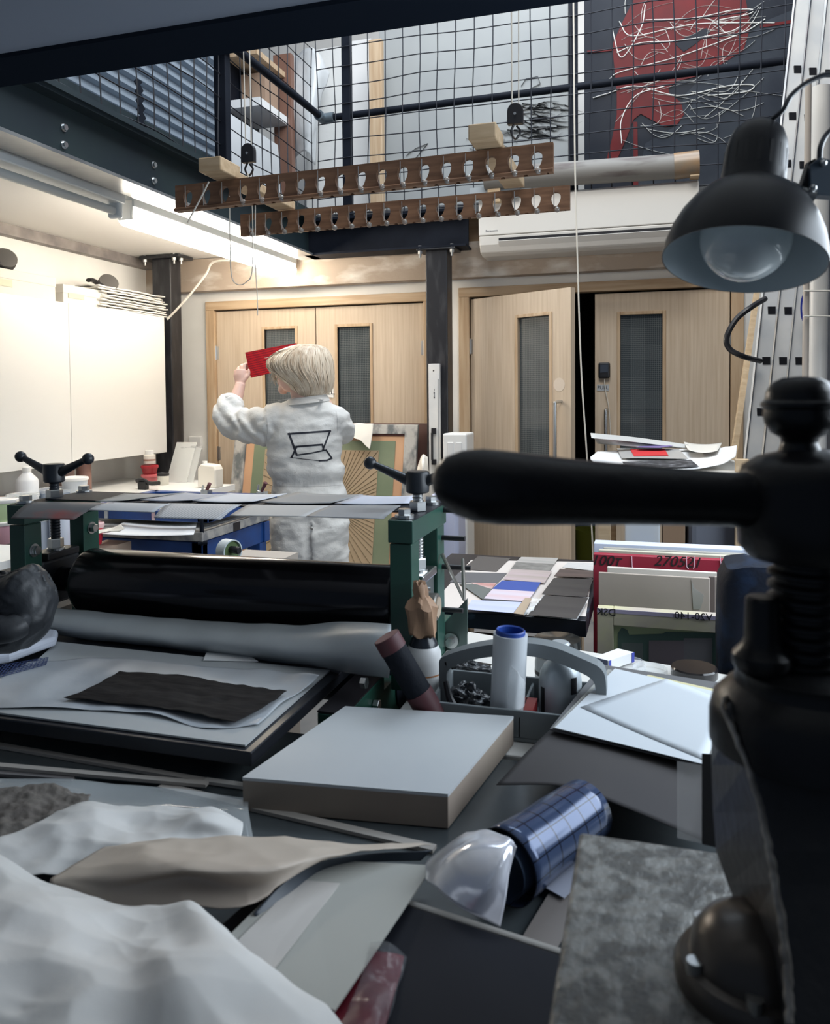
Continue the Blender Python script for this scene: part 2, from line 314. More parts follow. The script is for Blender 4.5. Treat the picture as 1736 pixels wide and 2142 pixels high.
def door(n, hinge_x, hinge_y, ang, w, h, panel_at, label, side):
    """leaf runs +x (side=1) or -x (side=-1) from its hinge"""
    o = thing(n, label, None, (hinge_x, hinge_y, 0), kind='structure'); o.rotation_euler = (0, 0, ang)
    def B(a, b):  # local box in leaf coordinates, u from hinge
        (u0, y0, z0), (u1, y1, z1) = a, b
        return (min(side*u0, side*u1), y0, z0), (max(side*u0, side*u1), y1, z1)
    p0, p1, z0, z1 = panel_at
    def put(mbx, name, m, par=o, **k):
        ob = mbx.build(name, m, None, origin=(0, 0, 0), **k); ob.parent = par; ob.location = (0, 0, 0); return ob
    mb = MB(); mb.box(*B((0.004, 0, 0.01), (p0, 0.044, h))); mb.box(*B((p1, 0, 0.01), (w-0.004, 0.044, h))); mb.box(*B((p0, 0, z1), (p1, 0.044, h))); mb.box(*B((p0, 0, 0.01), (p1, 0.044, z0)))
    put(mb, 'leaf', OAK)
    mb = MB(); t = 0.022
    for a, b in (((p0-t, -0.008, z0-t), (p0, 0.03, z1+t)), ((p1, -0.008, z0-t), (p1+t, 0.03, z1+t)), ((p0, -0.008, z1), (p1, 0.03, z1+t)), ((p0, -0.008, z0-t), (p1, 0.03, z0))): mb.box(*B(a, b))
    bead = put(mb, 'glazing_bead', PINE, bevel=0.003)
    mb = MB(); mb.box(*B((p0, 0.018, z0), (p1, 0.026, z1))); put(mb, 'glass', WIRED)
    for hz in (1.72, 0.95, 0.2):
        mb = MB(); mb.cyl((side*-0.004, -0.010, hz-0.055), (side*-0.004, -0.010, hz+0.055), 0.009, n=12); mb.box(*B((-0.03, -0.004, hz-0.05), (0.02, 0.001, hz+0.05)))
        put(mb, 'hinge', STEEL)
    return o, put
d1, _ = door('door_1', -3.205, 5.40, 0, 0.828, 2.035, (0.41, 0.66, 0.95, 1.885), 'closed oak door leaf behind the person in white', 1)
d2, put2 = door('door_2', -1.549, 5.40, 0, 0.828, 2.035, (0.405, 0.655, 0.95, 1.885), 'closed oak door leaf next to the middle black post', -1)
d3, put3 = door('door_3', -1.21, 5.40, -math.radians(30), 0.842, 2.045, (0.42, 0.675, 0.95, 1.885), 'oak door leaf standing open into the room', 1)
d4, put4 = door('door_4', 0.472, 5.40, 0, 0.842, 2.045, (0.41, 0.675, 0.95, 1.90), 'closed oak door leaf with pull sign beside the dark gap', -1)
def pull(put, u, z0, z1):
    mb = MB(); mb.tube(curve([(u, 0.0, z0), (u, -0.055, z0+0.006), (u, -0.065, z0+0.03), (u, -0.065, (z0+z1)/2), (u, -0.065, z1-0.03), (u, -0.055, z1-0.006), (u, 0.0, z1)], 40), 0.011, 12); put(mb, 'pull_handle', STEEL, smooth=True)
pull(put3, 0.765, 0.90, 1.34); pull(put4, -0.765, 0.85, 1.28)
mb = MB(); mb.cyl((0.75, -0.0015, 1.445), (0.75, 0.001, 1.445), 0.043, n=40); put3(mb, 'round_sticker', mat('sticker_pale', (0.66, 0.56, 0.46), 0.4))
for o, lx, z, sz in ((d4, -0.787, 1.425, (0.062, 0.034)), (d2, -0.755, 1.415, (0.10, 0.07))):
    c = V(o.location) + V((lx, 0, 0))
    s = MB(); s.bc((c.x, 5.397, z), (sz[0]*1.25, 0.003, sz[1]*1.2)); s = s.build('pull_sign', WPLAS if o is d2 else mat('sign_grey', (0.42, 0.44, 0.46), 0.4))
    tag(s, 'small grey sign reading PULL under the black door device' if o is d4 else 'white sign reading PULL behind the blonde hair', 'sign')
    text('PULL', sz[1]*0.95, (c.x, 5.3948, z), (1, 0, 0), (0, 0, 1), INK, s)
# black device on door 4 with a dangling cable
c = onY(1264, 775, 5.395); dv = thing('door_device', 'black rounded door device with thin cable above the pull sign', 'device', c)
MB().bc(c - V((0, 0.012, 0)), (0.075, 0.028, 0.105)).build('casing', BLACK, dv, bevel=0.012, seg=4)
MB().bc(c - V((0, 0.0265, -0.012)), (0.05, 0.003, 0.05)).build('front_panel', mat('slate_panel', (0.05, 0.06, 0.08), 0.25), dv)
mb = MB(); mb.tube(curve([c - V((0, 0.01, 0.05)), onY(1266, 815, 5.385), onY(1273, 850, 5.385), onY(1276, 890, 5.385), onY(1277, 930, 5.385)], 30), 0.003, 6); mb.build('cable', CORD, dv, smooth=True)
# dim things in the store room behind the gap
mb = MB(); mb.lathe([(0.10, 0), (0.13, 0.02), (0.15, 0.35), (0.15, 0.36)], (-0.42, 6.1, 0)); o = mb.build('storage_tub', mat('tub_olive', (0.20, 0.22, 0.03), 0.5), smooth=True); tag(o, 'dim olive tub in the dark behind the open door', 'tub')
# light switch box by the left post
c = onY(411, 927, 5.40); sk = thing('wall_socket', 'white double wall socket beside the black corner post', 'socket', c)
MB().bc(c - V((0, 0.012, 0)), (0.105, 0.024, 0.105)).build('face_plate', WPLAS, sk, bevel=0.004)
for dx in (-0.022, 0.022): MB().bc(c + V((dx, -0.025, -0.025)), (0.005, 0.003, 0.012)).build('socket_hole', BLACK, sk)
# ------------------------------------------------------------------ gallery above
mb = MB(); pitch = 0.075; pts = []; YCOR = onX(476, 200, -2.97).y
for i in range(34):
    z = 2.66 + i * pitch; pts += [(-3.0, z), (-3.0, z+0.035), (-2.965, z+0.045), (-2.965, z+0.062)]
for i in range(len(pts)-1):
    (x0, z0), (x1, z1) = pts[i], pts[i+1]; mb.add([(x0, 1.9, z0), (x0, YCOR, z0), (x1, YCOR, z1), (x1, 1.9, z1)], [(0, 1, 2, 3)])
struct('wall_upper_left', mb, mat('corrugated_blue', (0.26, 0.31, 0.37), 0.45, 0.1), 'blue grey corrugated metal wall of the left gallery')
struct('wall_upper_back', MB().box((-3.75, 7.2, 2.66), (1.0, 7.3, 5.4)), WHITE, 'white back wall of the gallery')
NET = mat('black_net_cord', (0.010, 0.012, 0.020), 0.7)
def net(name, a, du, nu, nv, label, step=0.122, sag=0.02, seed=0.0):
    mb = MB(); a = V(a); du = V(du).normalized(); nrm = du.cross(UP)
    def q(i, j):
        p = a + du * (i*step) + UP * (j*step*1.02); k = V((noise.noise(p*2.1+V((seed,0,0))), 0, noise.noise(p*2.3+V((0,seed,3)))))
        return p + du * k.x * sag + UP * k.z * sag + nrm * noise.noise(p*1.5) * sag
    for i in range(nu+1): mb.tube([q(i, j) for j in range(nv+1)], 0.0038, 4, cap=False)
    for j in range(nv+1): mb.tube([q(i, j) for i in range(nu+1)], 0.0038, 4, cap=False)
    for i in range(nu+1):
        for j in range(nv+1): mb.ball(q(i, j), 0.0066, 6)
    o = mb.build(name, NET); tag(o, label, 'safety net'); return o
net('safety_net', (-2.24, 2.02, 2.63), (0, 1, 0), 25, 9, 'black safety net along the corrugated left gallery', seed=3)
net('safety_net', (-2.2, 5.07, 2.62), (1, 0, 0), 26, 15, 'black safety net across the back gallery before the paintings', seed=9)
def railpost(x, y, lab, wd=0.075, h=1.5):
    tag(MB().bc((x, y, 2.6+h/2), (wd, wd*0.75, h)).build('railing_post', NAVY, bevel=0.004), lab, 'railing post', 'railing posts of the gallery')
railpost(-2.25, 3.895, 'nearest black railing post at the left of the void', 0.072)
railpost(onY(726, 200, 5.1).x, 5.1, 'black railing post just right of the pipe corner', 0.062)
railpost(onY(1199, 200, 5.1).x, 5.1, 'black railing post left of the red painting', 0.055, 1.7)
hr = thing('handrail', 'black tubular handrail turning the corner of the void', 'handrail', (-2.17, 5.1, 3.29))
mb = MB(); mb.cyl((-2.20, 2.2, 3.28), (-2.17, 5.06, 3.29), 0.023); mb.cyl((-2.14, 5.1, 3.29), (1.0, 5.1, 3.315), 0.023); mb.build('tube', NAVY, hr, smooth=True)
mb = MB(); mb.cyl((-2.17, 5.02, 3.29), (-2.17, 5.11, 3.29), 0.034); mb.cyl((-2.18, 5.1, 3.29), (-2.09, 5.1, 3.29), 0.034); mb.ball((-2.17, 5.1, 3.29), 0.036); mb.build('elbow_fitting', mat('galvanised', (0.16, 0.20, 0.23), 0.45, 0.5), hr, smooth=True)
# hanging zigzag strap in the net
mb = MB(); p0 = onX(288, 166, -2.26); p1 = onX(297, 262, -2.26)
for i in range(10):
    a = p0.lerp(p1, i/10); b = p0.lerp(p1, (i+1)/10); s = 0.022 * (1 if i % 2 else -1); a = a + V((0, -s*0.5, 0)); b = b + V((0, s*0.5, 0))
    mb.hexa([a+V((0,-.022,0)), a+V((0,.022,0)), a+V((.004,.022,0)), a+V((.004,-.022,0))], [b+V((0,-.022,0)), b+V((0,.022,0)), b+V((.004,.022,0)), b+V((.004,-.022,0))])
tag(mb.build('strap', NAVY), 'black zigzag strap hanging in the left net', 'strap')
# paintings and canvases
def board(name, x0, y0, x1, y1, Y, m, label, cat, th=0.03, Yb=None, edge=None):
    a = onY(x0, y0, Y); b = onY(x1, y1, Y); xa, xb = sorted((a.x, b.x)); z0, z1 = sorted((a.z, b.z)); z0 = 2.661
    mb = MB(); mb.box((xa, Y, z0), (xb, Y+th, z1)); return tag(mb.build(name, m, bevel=0.003), label, cat)
NVP = mat('painting_navy', (0.004, 0.007, 0.015), 0.5, col2=(0.009, 0.013, 0.022), ns=3, spec=0.2)
a = onY(1222, 390, 5.62); b = onY(1668, 0, 5.62)
pt = thing('painting', 'large navy painting with red form and white scribbles behind the net', 'painting', ((a.x+b.x)/2, 5.64, 2.66))
MB().box((a.x, 5.62, 2.66), (b.x+0.02, 5.66, 4.35)).build('canvas', NVP, pt)
def flat(px, Y, off, m, name, par, thick=0.002):
    pts = [onY(x, y, Y-off) for x, y in px]; mb = MB(); mb.prism(pts, (0, thick, 0)); return mb.build(name, m, par)
GREYP = mat('painting_grey', (0.032, 0.039, 0.050), 0.6, col2=(0.018, 0.023, 0.034), ns=4, spec=0.2)
flat([(1430, 200), (1480, 150), (1560, 60), (1660, 20), (1668, 385), (1330, 388), (1350, 300), (1420, 260)], 5.62, 0.003, GREYP, 'grey_ground', pt)
RP = mat('painting_red', (0.125, 0.006, 0.008), 0.5, col2=(0.085, 0.005, 0.007), ns=5, spec=0.2)
flat([(1325, 0), (1560, 0), (1570, 55), (1555, 105), (1500, 140), (1455, 160), (1415, 170), (1398, 185), (1400, 195), (1425, 215), (1430, 240), (1415, 262), (1390, 265), (1362, 250), (1340, 238), (1325, 250), (1310, 290), (1290, 335), (1268, 335), (1280, 290), (1290, 240), (1290, 195), (1285, 140), (1280, 95), (1300, 50)], 5.62, 0.006, RP, 'red_form', pt)
flat([(1325, 255), (1333, 255), (1335, 388), (1325, 388)], 5.62, 0.006, RP, 'red_drip', pt)
flat([(1228, 106), (1300, 100), (1300, 104), (1228, 111)], 5.62, 0.007, RP, 'red_stripe', pt)
flat([(1590, 52), (1655, 42), (1655, 48), (1590, 58)], 5.62, 0.007, RP, 'red_stripe', pt)
flat([(1412, 92), (1430, 80), (1478, 58), (1485, 68), (1450, 95), (1430, 108)], 5.62, 0.009, NVP, 'dark_gap', pt)
rr = random.Random(4); mb = MB()
strokes = [[(1350, 42), (1450, 38), (1530, 22), (1572, 20), (1565, 30), (1500, 45), (1620, 48)], [(1275, 165), (1300, 150), (1420, 118), (1550, 70), (1600, 40)], [(1240, 205), (1270, 196), (1330, 180), (1420, 200), (1520, 180), (1575, 178), (1560, 192), (1480, 200)],
           [(1290, 110), (1340, 90), (1420, 85), (1520, 68), (1550, 55)], [(1295, 45), (1320, 75), (1400, 60), (1460, 50), (1545, 48)], [(1300, 300), (1300, 250), (1330, 200), (1390, 180)], [(1280, 60), (1300, 120), (1340, 60), (1350, 10)]]
for s in strokes: mb.tube([onY(x, y, 5.613) for x, y in [(p[0], p[1]) for p in [spl([V((q[0], q[1], 0)) for q in s], t/40) for t in range(41)]]], 0.0055, 5, flat=0.6)
for i in range(64):
    x = rr.uniform(1285, 1520); y = rr.uniform(20, 300); L = rr.uniform(50, 150); an = rr.uniform(-1.0, 0.35); c = rr.uniform(-30, 30)
    q = [V((x + L*math.cos(an)*t + c*math.sin(math.pi*t)*-math.sin(an), y + L*math.sin(an)*t + c*math.sin(math.pi*t)*math.cos(an), 0)) for t in [k/10 for k in range(11)]]
    q = [p for p in q if p.x < 1640 and p.y < 380 and p.x > 1235]
    if len(q) > 2: mb.tube([onY(p.x, p.y, 5.613) for p in q], rr.uniform(0.002, 0.0042), 4, flat=0.5)
mb.build('white_scribble', mat('paint_white', (0.85, 0.84, 0.80), 0.5), pt)
can = board('canvas', 796, 395, 1188, -60, 5.9, mat('raw_canvas', (0.32, 0.335, 0.335), 0.7, col2=(0.28, 0.295, 0.30), ns=2), 'big pale stretched canvas with black splatters behind the net', 'canvas')
mb = MB(); rr = random.Random(2)
for i in range(70):
    x = rr.gauss(1120, 26); y = rr.uniform(215, 290); L = rr.uniform(15, 55)
    mb.tube([onY(x, y, 5.894), onY(x+L*0.6, y+rr.uniform(-6, 6), 5.894), onY(x+L, y+rr.uniform(-10, 10), 5.894)], [0.006, 0.004, 0.001], 4, flat=0.4)
mb.build('black_splatter', INK, can); mb = MB()
for i in range(22):
    x = rr.uniform(960, 1110); y = 320 - (x-960)*0.45 + rr.uniform(-30, 20)
    q = [V((x + 28*t + rr.uniform(-8, 8), y + rr.uniform(-16, 16), 0)) for t in range(3)]; mb.tube([onY(p.x, p.y, 5.894) for p in q], 0.003, 4, flat=0.4)
mb.build('black_splatter', INK, can); mb = MB()
for q in ([(1090, 180), (1100, 165), (1125, 160), (1130, 175), (1110, 185), (1092, 195)], [(850, 325), (870, 310), (895, 300), (870, 330), (880, 318)]): mb.tube([onY(x, y, 5.894) for x, y in q], 0.005, 4, flat=0.4)
mb.build('black_splatter', INK, can)
board('timber_upright', 774, 400, 797, 80, 5.7, PINE, 'brown timber upright left of the pale canvas', 'upright', 0.06)
board('canvas', 738, 330, 776, 80, 6.1, mat('bright_board', (0.80, 0.80, 0.80), 0.5), 'narrow white board between the railing post and timber upright', 'canvas')
board('canvas', 640, 345, 720, 95, 6.0, mat('wrapped_canvas', (0.74, 0.75, 0.74), 0.25, bump=0.5, bs=9), 'plastic wrapped pale canvas stack left of the railing post', 'canvas', 0.06)
board('timber_upright', 575, 400, 608, 110, 5.7, mat('pink_timber', (0.20, 0.105, 0.075), 0.6), 'reddish timber upright of the gallery store', 'upright', 0.06)
mb = MB(); rr = random.Random(8)
sheet('plastic_wrap', [[onY(612, 110, 5.85), onY(660, 105, 5.75), onY(690, 150, 5.85)], [onY(608, 220, 5.75), onY(650, 240, 5.7), onY(668, 230, 5.85)], [onY(608, 330, 5.85), onY(640, 320, 5.72), onY(660, 340, 5.85)]], mat('wrap_film', (0.75, 0.78, 0.80), 0.12, alpha=0.75, bump=0.6, bs=12), 'crumpled clear plastic wrap beside the reddish upright', 'plastic wrap', amp=0.05, ns=9)
sh = thing('storage_shelf', 'dark gallery shelf with white shelf edge behind the left railing post', 'shelf', onX(530, 300, -2.72))
for (x0, y0, x1, y1, m, nm) in ((490, 165, 572, 218, PAPER, 'shelf_board'),):
    a = onX(x0, y0, -2.72); b = onX(x1, y1, -2.72); ys = YCOR + 0.02
    MB().box((-3.0, ys, a.z-0.05), (-2.72, b.y+0.25, a.z+0.01)).build(nm, m, sh)
    MB().box((-3.02, ys, 2.66), (-3.0, b.y+0.3, 4.3)).build('back_panel', NAVY, sh)
    MB().box((-3.0, ys, a.z+0.32), (-2.74, b.y+0.25, a.z+0.36)).build('shelf_board', PINE, sh)
    MB().box((-2.98, ys+0.2, a.z+0.011), (-2.78, b.y+0.2, a.z+0.27)).build('box_front', mat('tan_box', (0.35, 0.24, 0.17), 0.7), sh)
q = [onX(494, 228, -2.55), onX(602, 300, -2.55), onX(604, 372, -2.55), onX(500, 350, -2.55)]
mb = MB(); zlo = 2.66
y0, y1 = q[0].y, q[1].y; mb.hexa([(-2.62, y0, zlo), (-2.62, y1, zlo), (-2.59, y1, zlo), (-2.59, y0, zlo)], [(-2.66, y0, q[0].z), (-2.66, y1, q[0].z), (-2.63, y1, q[0].z), (-2.63, y0, q[0].z)])
tag(mb.build('framed_board', mat('pale_board', (0.58, 0.60, 0.62), 0.3)), 'pale framed board leaning behind the left pulley', 'board')
# ------------------------------------------------------------------ left: cabinets, lights
XC = -3.40
y_r = onX(346.5, 800, XC).y; y_m = onX(255, 800, XC).y; y_l = onX(147, 800, XC).y
zt, zb = 1.965, 0.985
def cabinet(ya, yb, label):
    o = thing('wall_cabinet', label, 'cabinet', ((XC-3.75)/2, (ya+yb)/2, zb), group='white wall cabinets')
    MB().box((-3.75, ya+0.001, zb), (XC-0.02, yb-0.001, zt)).build('body', WHITE, o)
    MB().box((XC-0.018, ya+0.002, zb), (XC, yb-0.002, zt)).build('door', WPLAS, o, bevel=0.002)
    MB().box((XC-0.03, yb-0.14, zb-0.004), (XC-0.004, yb-0.03, zb+0.001)).build('finger_pull', mat('pull_grey', (0.5, 0.5, 0.48), 0.5), o)
    return o
cabinet(y_l, y_r, 'white wall cabinet nearest the black post, rags on top')
cabinet(y_l - (y_r-y_l)*1.02, y_l, 'white wall cabinet at the left edge, archive boxes on top')
LIT = mat('tube_glow', (1.0, 0.90, 0.76), 0.3, emit=30.0)
FIT = mat('fitting_white', (0.62, 0.66, 0.68), 0.4)
xf = -2.50
lf = thing('strip_light', 'long white strip light glowing under the left gallery, far lit tube', 'light', (xf, 4.2, 2.35))
a = onX(262, 455, xf); b = onX(608, 558, xf)
mb = MB(); mb.box((xf-0.05, a.y, 2.33), (xf+0.05, b.y, 2.395)); mb.box((xf-0.015, a.y+0.3, 2.395), (xf+0.015, a.y+0.34, 2.43)); mb.box((xf-0.015, b.y-0.34, 2.395), (xf+0.015, b.y-0.3, 2.43)); mb.build('housing', FIT, lf, bevel=0.006)
mb = MB(); mb.tube([(xf, a.y+0.01, 2.288), (xf, b.y-0.01, 2.288)], 0.050, 20); mb.build('diffuser', LIT, lf, smooth=True)
for y in (a.y+0.004, b.y-0.004): MB().bc((xf, y, 2.315), (0.085, 0.02, 0.10)).build('end_cap', WPLAS, lf, bevel=0.01)
l2 = thing('strip_light', 'unlit grey strip light nearer the left picture edge', 'light', (xf, 2.9, 2.35))
MB().box((xf-0.05, a.y-1.7, 2.33), (xf+0.05, a.y-0.06, 2.395)).build('housing', FIT, l2, bevel=0.006)
mb = MB(); mb.tube([(xf, a.y-1.7, 2.295), (xf, a.y-0.09, 2.295)], 0.020, 16); mb.build('tube', mat('tube_off', (0.50, 0.53, 0.53), 0.3), l2, smooth=True)
for y in (a.y-0.075,): MB().bc((xf, y, 2.305), (0.07, 0.035, 0.09)).build('end_cap', FIT, l2, bevel=0.012)
# white flex from the strip light down behind the cabinet
mb = MB(); mb.tube(curve([onX(540, 556, -2.6), onX(500, 546, -2.7), (-2.95, 4.95, 2.33), onY(430, 575, 5.0), onY(390, 625, 5.0), onY(350, 668, 5.0)], 40), 0.008, 8); tag(mb.build('flex', CORD, smooth=True), 'white cable looping from strip light to cabinet corner', 'cable')
# things on top of the cabinets
def boxthing(name, px, X, dx, dy, h, m, label, cat, lid=None, z=zt):
    p = onX(px[0], px[1], X); o = thing(name, label, cat, (X-dx/2, p.y+dy/2, z))
    MB().box((X-dx, p.y, z), (X, p.y+dy, z+h)).build('body', m, o, bevel=0.003)
    MB().box((X-dx-0.003, p.y-0.003, z+h-0.05), (X+0.003, p.y+dy+0.003, z+h+0.004)).build('lid', lid or m, o, bevel=0.003)
    MB().box((X, p.y+dy*0.1, z+h*0.35), (X+0.004, p.y+dy*0.45, z+h*0.62)).build('label_patch', mat('label_olive', (0.55, 0.56, 0.42), 0.6), o)
    if cat == 'box':
        MB().box((X-dx*0.6, p.y-0.006, z+h*0.3), (X-dx*0.25, p.y-0.003, z+h*0.6)).build('label_holder', STEEL, o)
    return o
BOXW = mat('archive_box', (0.66, 0.63, 0.57), 0.7)
boxthing('archive_box', (133, 640), -3.44, 0.26, 0.40, 0.115, BOXW, 'white archive box with label holder, right of the other box', 'box')
boxthing('archive_box', (-60, 600), -3.46, 0.28, 0.62, 0.145, BOXW, 'pale archive box at the left picture edge', 'box')
def tapegun(c, label):
    o = thing('tape_gun', label, 'tape gun', c); c = V(c)
    ax = V((0.75, -0.45, 0.45)).normalized()
    mb = MB(); mb.lathe([(0.055, -0.028), (0.062, -0.026), (0.062, 0.026), (0.055, 0.028)], c+V((0, 0.05, 0.055)), ax, n=36); mb.build('reel', mat('reel_grey', (0.10, 0.095, 0.09), 0.4), o, smooth=True)
    mb = MB(); mb.lathe([(0.064, -0.012), (0.064, -0.004)], c+V((0, 0.05, 0.055)), ax, n=36); mb.lathe([(0.064, 0.006), (0.064, 0.014)], c+V((0, 0.05, 0.055)), ax, n=36); mb.build('rim', BLACK, o, smooth=True)
    mb = MB(); mb.tube(curve([c+V((0, 0.0, 0.03)), c+V((0, -0.05, 0.045)), c+V((0, -0.10, 0.06)), c+V((0, -0.14, 0.055))], 16), [0.022]*17, 10, flat=0.6); mb.build('handle', BLACK, o, smooth=True)
    return o
p = onX(226, 603, -3.48); tapegun((p.x, p.y-0.05, zt+0.125), 'black reel tool lying on the right archive box and rags')
p = onX(10, 565, -3.50); tapegun((p.x, p.y-0.05, zt+0.150), 'black reel tool on the box at the left edge')
y0 = onX(212, 640, -3.42).y; y1 = onX(352, 640, -3.42).y; RAG = mat('rag_white', (0.80, 0.78, 0.74), 0.8, col2=(0.70, 0.68, 0.64), ns=20)
for i in range(9):
    z = zt + 0.006 + i*0.018; rr = random.Random(i); mb = MB()
    j = lambda: rr.uniform(-0.025, 0.025)
    rows = [[(-3.70+j(), y0+j(), z), (-3.70+j(), (y0+y1)/2, z+0.004), (-3.70+j(), y1+j(), z)], [(-3.55, y0+j(), z+0.008), (-3.55, (y0+y1)/2, z+0.012), (-3.55, y1+j()*1.2, z+0.006)], [(-3.42+j(), y0+j(), z), (-3.41+j(), (y0+y1)/2, z), (-3.42+j(), y1+j()*1.5, z)]]
    nmz = ['lowest', 'second', 'third', 'fourth', 'fifth', 'sixth', 'seventh', 'eighth', 'topmost'][i]
    sheet('folded_rag', rows, RAG, 'folded white rag, %s in the pile on the cabinet' % nmz, 'rag', sub=22, amp=0.007, ns=24, t=0.009, seed=i*3.3, group='rag pile on the cabinet')
# ------------------------------------------------------------------ drying rack
dr = thing('drying_rack', 'brown wooden marble drying rack of two boards hanging in the void', 'drying rack', (-1.0, 2.85, 2.09))
MARB = mat('glass_marble', (0.93, 0.97, 0.95), 0.03, trans=0.85)
def rackboard(Y, x0, x1, z0, z1, zr0, zr1, n, rail):
    """board with a row of tear-drop slots, cut as a strip between slot outlines"""
    th = 0.022; mb = MB(); pitchx = (x1-x0)/(n+0.4); m = 14
    tilt = (zr0 - z0) / (x1 - x0)
    H = z1 - z0
    def Z(x, h): return z0 + tilt*(x-x0) + h*H
    cells = [x0 + pitchx*(0.2+i) for i in range(n+1)]
    def solid(xa, xb, ha=0.0, hb=1.0): mb.hexa([(xa, Y, Z(xa, ha)), (xb, Y, Z(xb, ha)), (xb, Y+th, Z(xb, ha)), (xa, Y+th, Z(xa, ha))], [(xa, Y, Z(xa, hb)), (xb, Y, Z(xb, hb)), (xb, Y+th, Z(xb, hb)), (xa, Y+th, Z(xa, hb))])
    solid(x0, cells[0]); solid(cells[-1], x1)
    for i in range(n):
        a, b = cells[i], cells[i+1]; c = (a+b)/2; hole = []
        for k in range(m*2):
            t = 2*math.pi*k/(m*2); rx = pitchx*(0.24 + 0.07*math.sin(t)); hole.append((c + rx*math.cos(t), 0.47 + 0.30*math.sin(t)))
        outer = []
        for (hx, hh) in hole:
            dx, dh = hx-c, hh-0.47; s = min((pitchx/2)/abs(dx) if abs(dx) > 1e-6 else 9e9, (0.53 if dh > 0 else 0.47)/abs(dh) if abs(dh) > 1e-6 else 9e9); outer.append((c+dx*s, 0.47+dh*s))
        N = len(hole); vs = []
        for yy in (Y, Y+th):
            vs += [(hx, yy, Z(hx, hh)) for hx, hh in hole] + [(ox, yy, Z(ox, oh)) for ox, oh in outer]
        fs = []
        for k in range(N):
            q = (k+1) % N
            fs += [(k, q, N+q, N+k), (2*N+k, 3*N+k, 3*N+q, 2*N+q), (k, 2*N+k, 2*N+q, q), (N+k, N+q, 3*N+q, 3*N+k)]
        # corners of the cell
        for sx in (a, b):
            for hb in (0.0, 1.0):
                near = sorted(range(N), key=lambda k: (outer[k][0]-sx)**2 + ((outer[k][1]-hb)*H)**2)[:2]
                e0 = [k for k in range(N) if abs(outer[k][0]-sx) < 1e-5]; e1 = [k for k in range(N) if abs(outer[k][1]-hb) < 1e-5]
                if e0 and e1:
                    k0 = min(e0, key=lambda k: abs(outer[k][1]-hb)); k1 = min(e1, key=lambda k: abs(outer[k][0]-sx))
                    if k0 != k1:
                        bi = len(vs); vs += [(sx, Y, Z(sx, hb)), (sx, Y+th, Z(sx, hb))]
                        fs += [(N+k0, N+k1, bi), (3*N+k0, 3*N+k1, bi+1)]
        mb.add(vs, fs)
    ob = mb.build('slotted_board', RACKW, dr)
    if rail:
        r = MB(); r.hexa([(x0, Y-0.012, Z(x0, 0.0)), (x1, Y-0.012, Z(x1, 0.0)), (x1, Y, Z(x1, 0.0)), (x0, Y, Z(x0, 0.0))], [(x0, Y-0.012, Z(x0, 0.09)), (x1, Y-0.012, Z(x1, 0.09)), (x1, Y, Z(x1, 0.16)), (x0, Y, Z(x0, 0.16))]); r.build('lower_rail', RACKW, dr)
    proto = None; rr = random.Random(int(Y*10))
    for i in range(n):
        c = (cells[i]+cells[i+1])/2
        w = MB(); w.cyl((c-0.006, Y-0.006, Z(c, 0.92)), (c-0.006, Y-0.006, Z(c, 0.12)), 0.0016, n=6); w.build('wire', STEEL, dr)
        if rail and i in (0, 1, 2, 6): continue
        mm = MB(); mm.ball((c+0.006, Y-0.006, Z(c, 0.08 if rail else 0.02)), 0.0112, 14); mm.build('marble', MARB, dr, smooth=True)
rackboard(2.60, -1.706, -0.308, 2.083, 2.180, 2.108, 0, 18, True)
rackboard(3.08, -1.702, -0.302, 2.083, 2.175, 2.093, 0, 18, False)
for (x, lab) in ((-1.50, 'l'), (-0.52, 'r')):
    b = MB(); zz = 2.19 if lab == 'l' else 2.205; b.box((x-0.045, 2.50, zz), (x+0.045, 2.64, zz+0.05)); b.box((x-0.04, 2.64, zz-0.005), (x+0.04, 3.12, zz+0.03)); b.build('batten', BATTEN, dr, bevel=0.004)
def pulley(x, y, Y, label):
    c = onY(x, y, Y); o = thing('pulley', label, 'pulley', c, group='pulleys above the drying rack')
    mb = MB(); k = [(-0.028, -0.035), (0.028, -0.035), (0.028, 0.012)] + [(0.028*math.cos(t), 0.012+0.028*math.sin(t)) for t in [math.pi*i/10 for i in range(1, 11)]]
    mb.prism([c + V((a, -0.012, b)) for a, b in k], (0, 0.024, 0)); mb.build('block', BLACK, o, bevel=0.003)
    mb = MB(); mb.cyl(c+V((0, -0.016, 0)), c+V((0, 0.016, 0)), 0.005); mb.build('axle', STEEL, o)
    mb = MB(); mb.tube(curve([c+V((-0.006, 0, -0.035)), c+V((-0.016, 0, -0.06)), c+V((0.0, 0, -0.085)), c+V((0.018, 0, -0.062)), c+V((0.004, 0, -0.04))], 20), 0.004, 6); mb.build('hook', BLACK, o, smooth=True)
    return c
cl = pulley(520, 322, 2.84, 'black pulley over the left end of the drying rack')
c2 = pulley(1078, 240, 2.84, 'black pulley over the right end of the drying rack')
def cord(pts, r, label, cat='cord', n=40, group=None):
    mb = MB(); mb.tube(curve(pts, n), r, 6); return tag(mb.build('cord', CORD, smooth=True), label, cat, group)
cord([cl+V((-0.012, 0, 0.03)), cl+V((-0.02, 0, 0.9))], 0.0024, 'left strand of pale cord above the left pulley')
cord([cl+V((0.012, 0, 0.03)), cl+V((0.010, 0, 0.9))], 0.0024, 'right strand of pale cord above the left pulley')
cord([c2+V((-0.012, 0, 0.03)), c2+V((-0.012, 0, 0.7))], 0.0024, 'left strand of pale cord above the right pulley')
cord([c2+V((0.012, 0, 0.03)), c2+V((0.014, 0, 0.7))], 0.0024, 'right strand of pale cord above the right pulley')
cord([onY(437, 380, 2.55), onY(418, 418, 2.56), onY(392, 466, 2.56)], 0.003, 'short frayed cord hanging from the left batten')
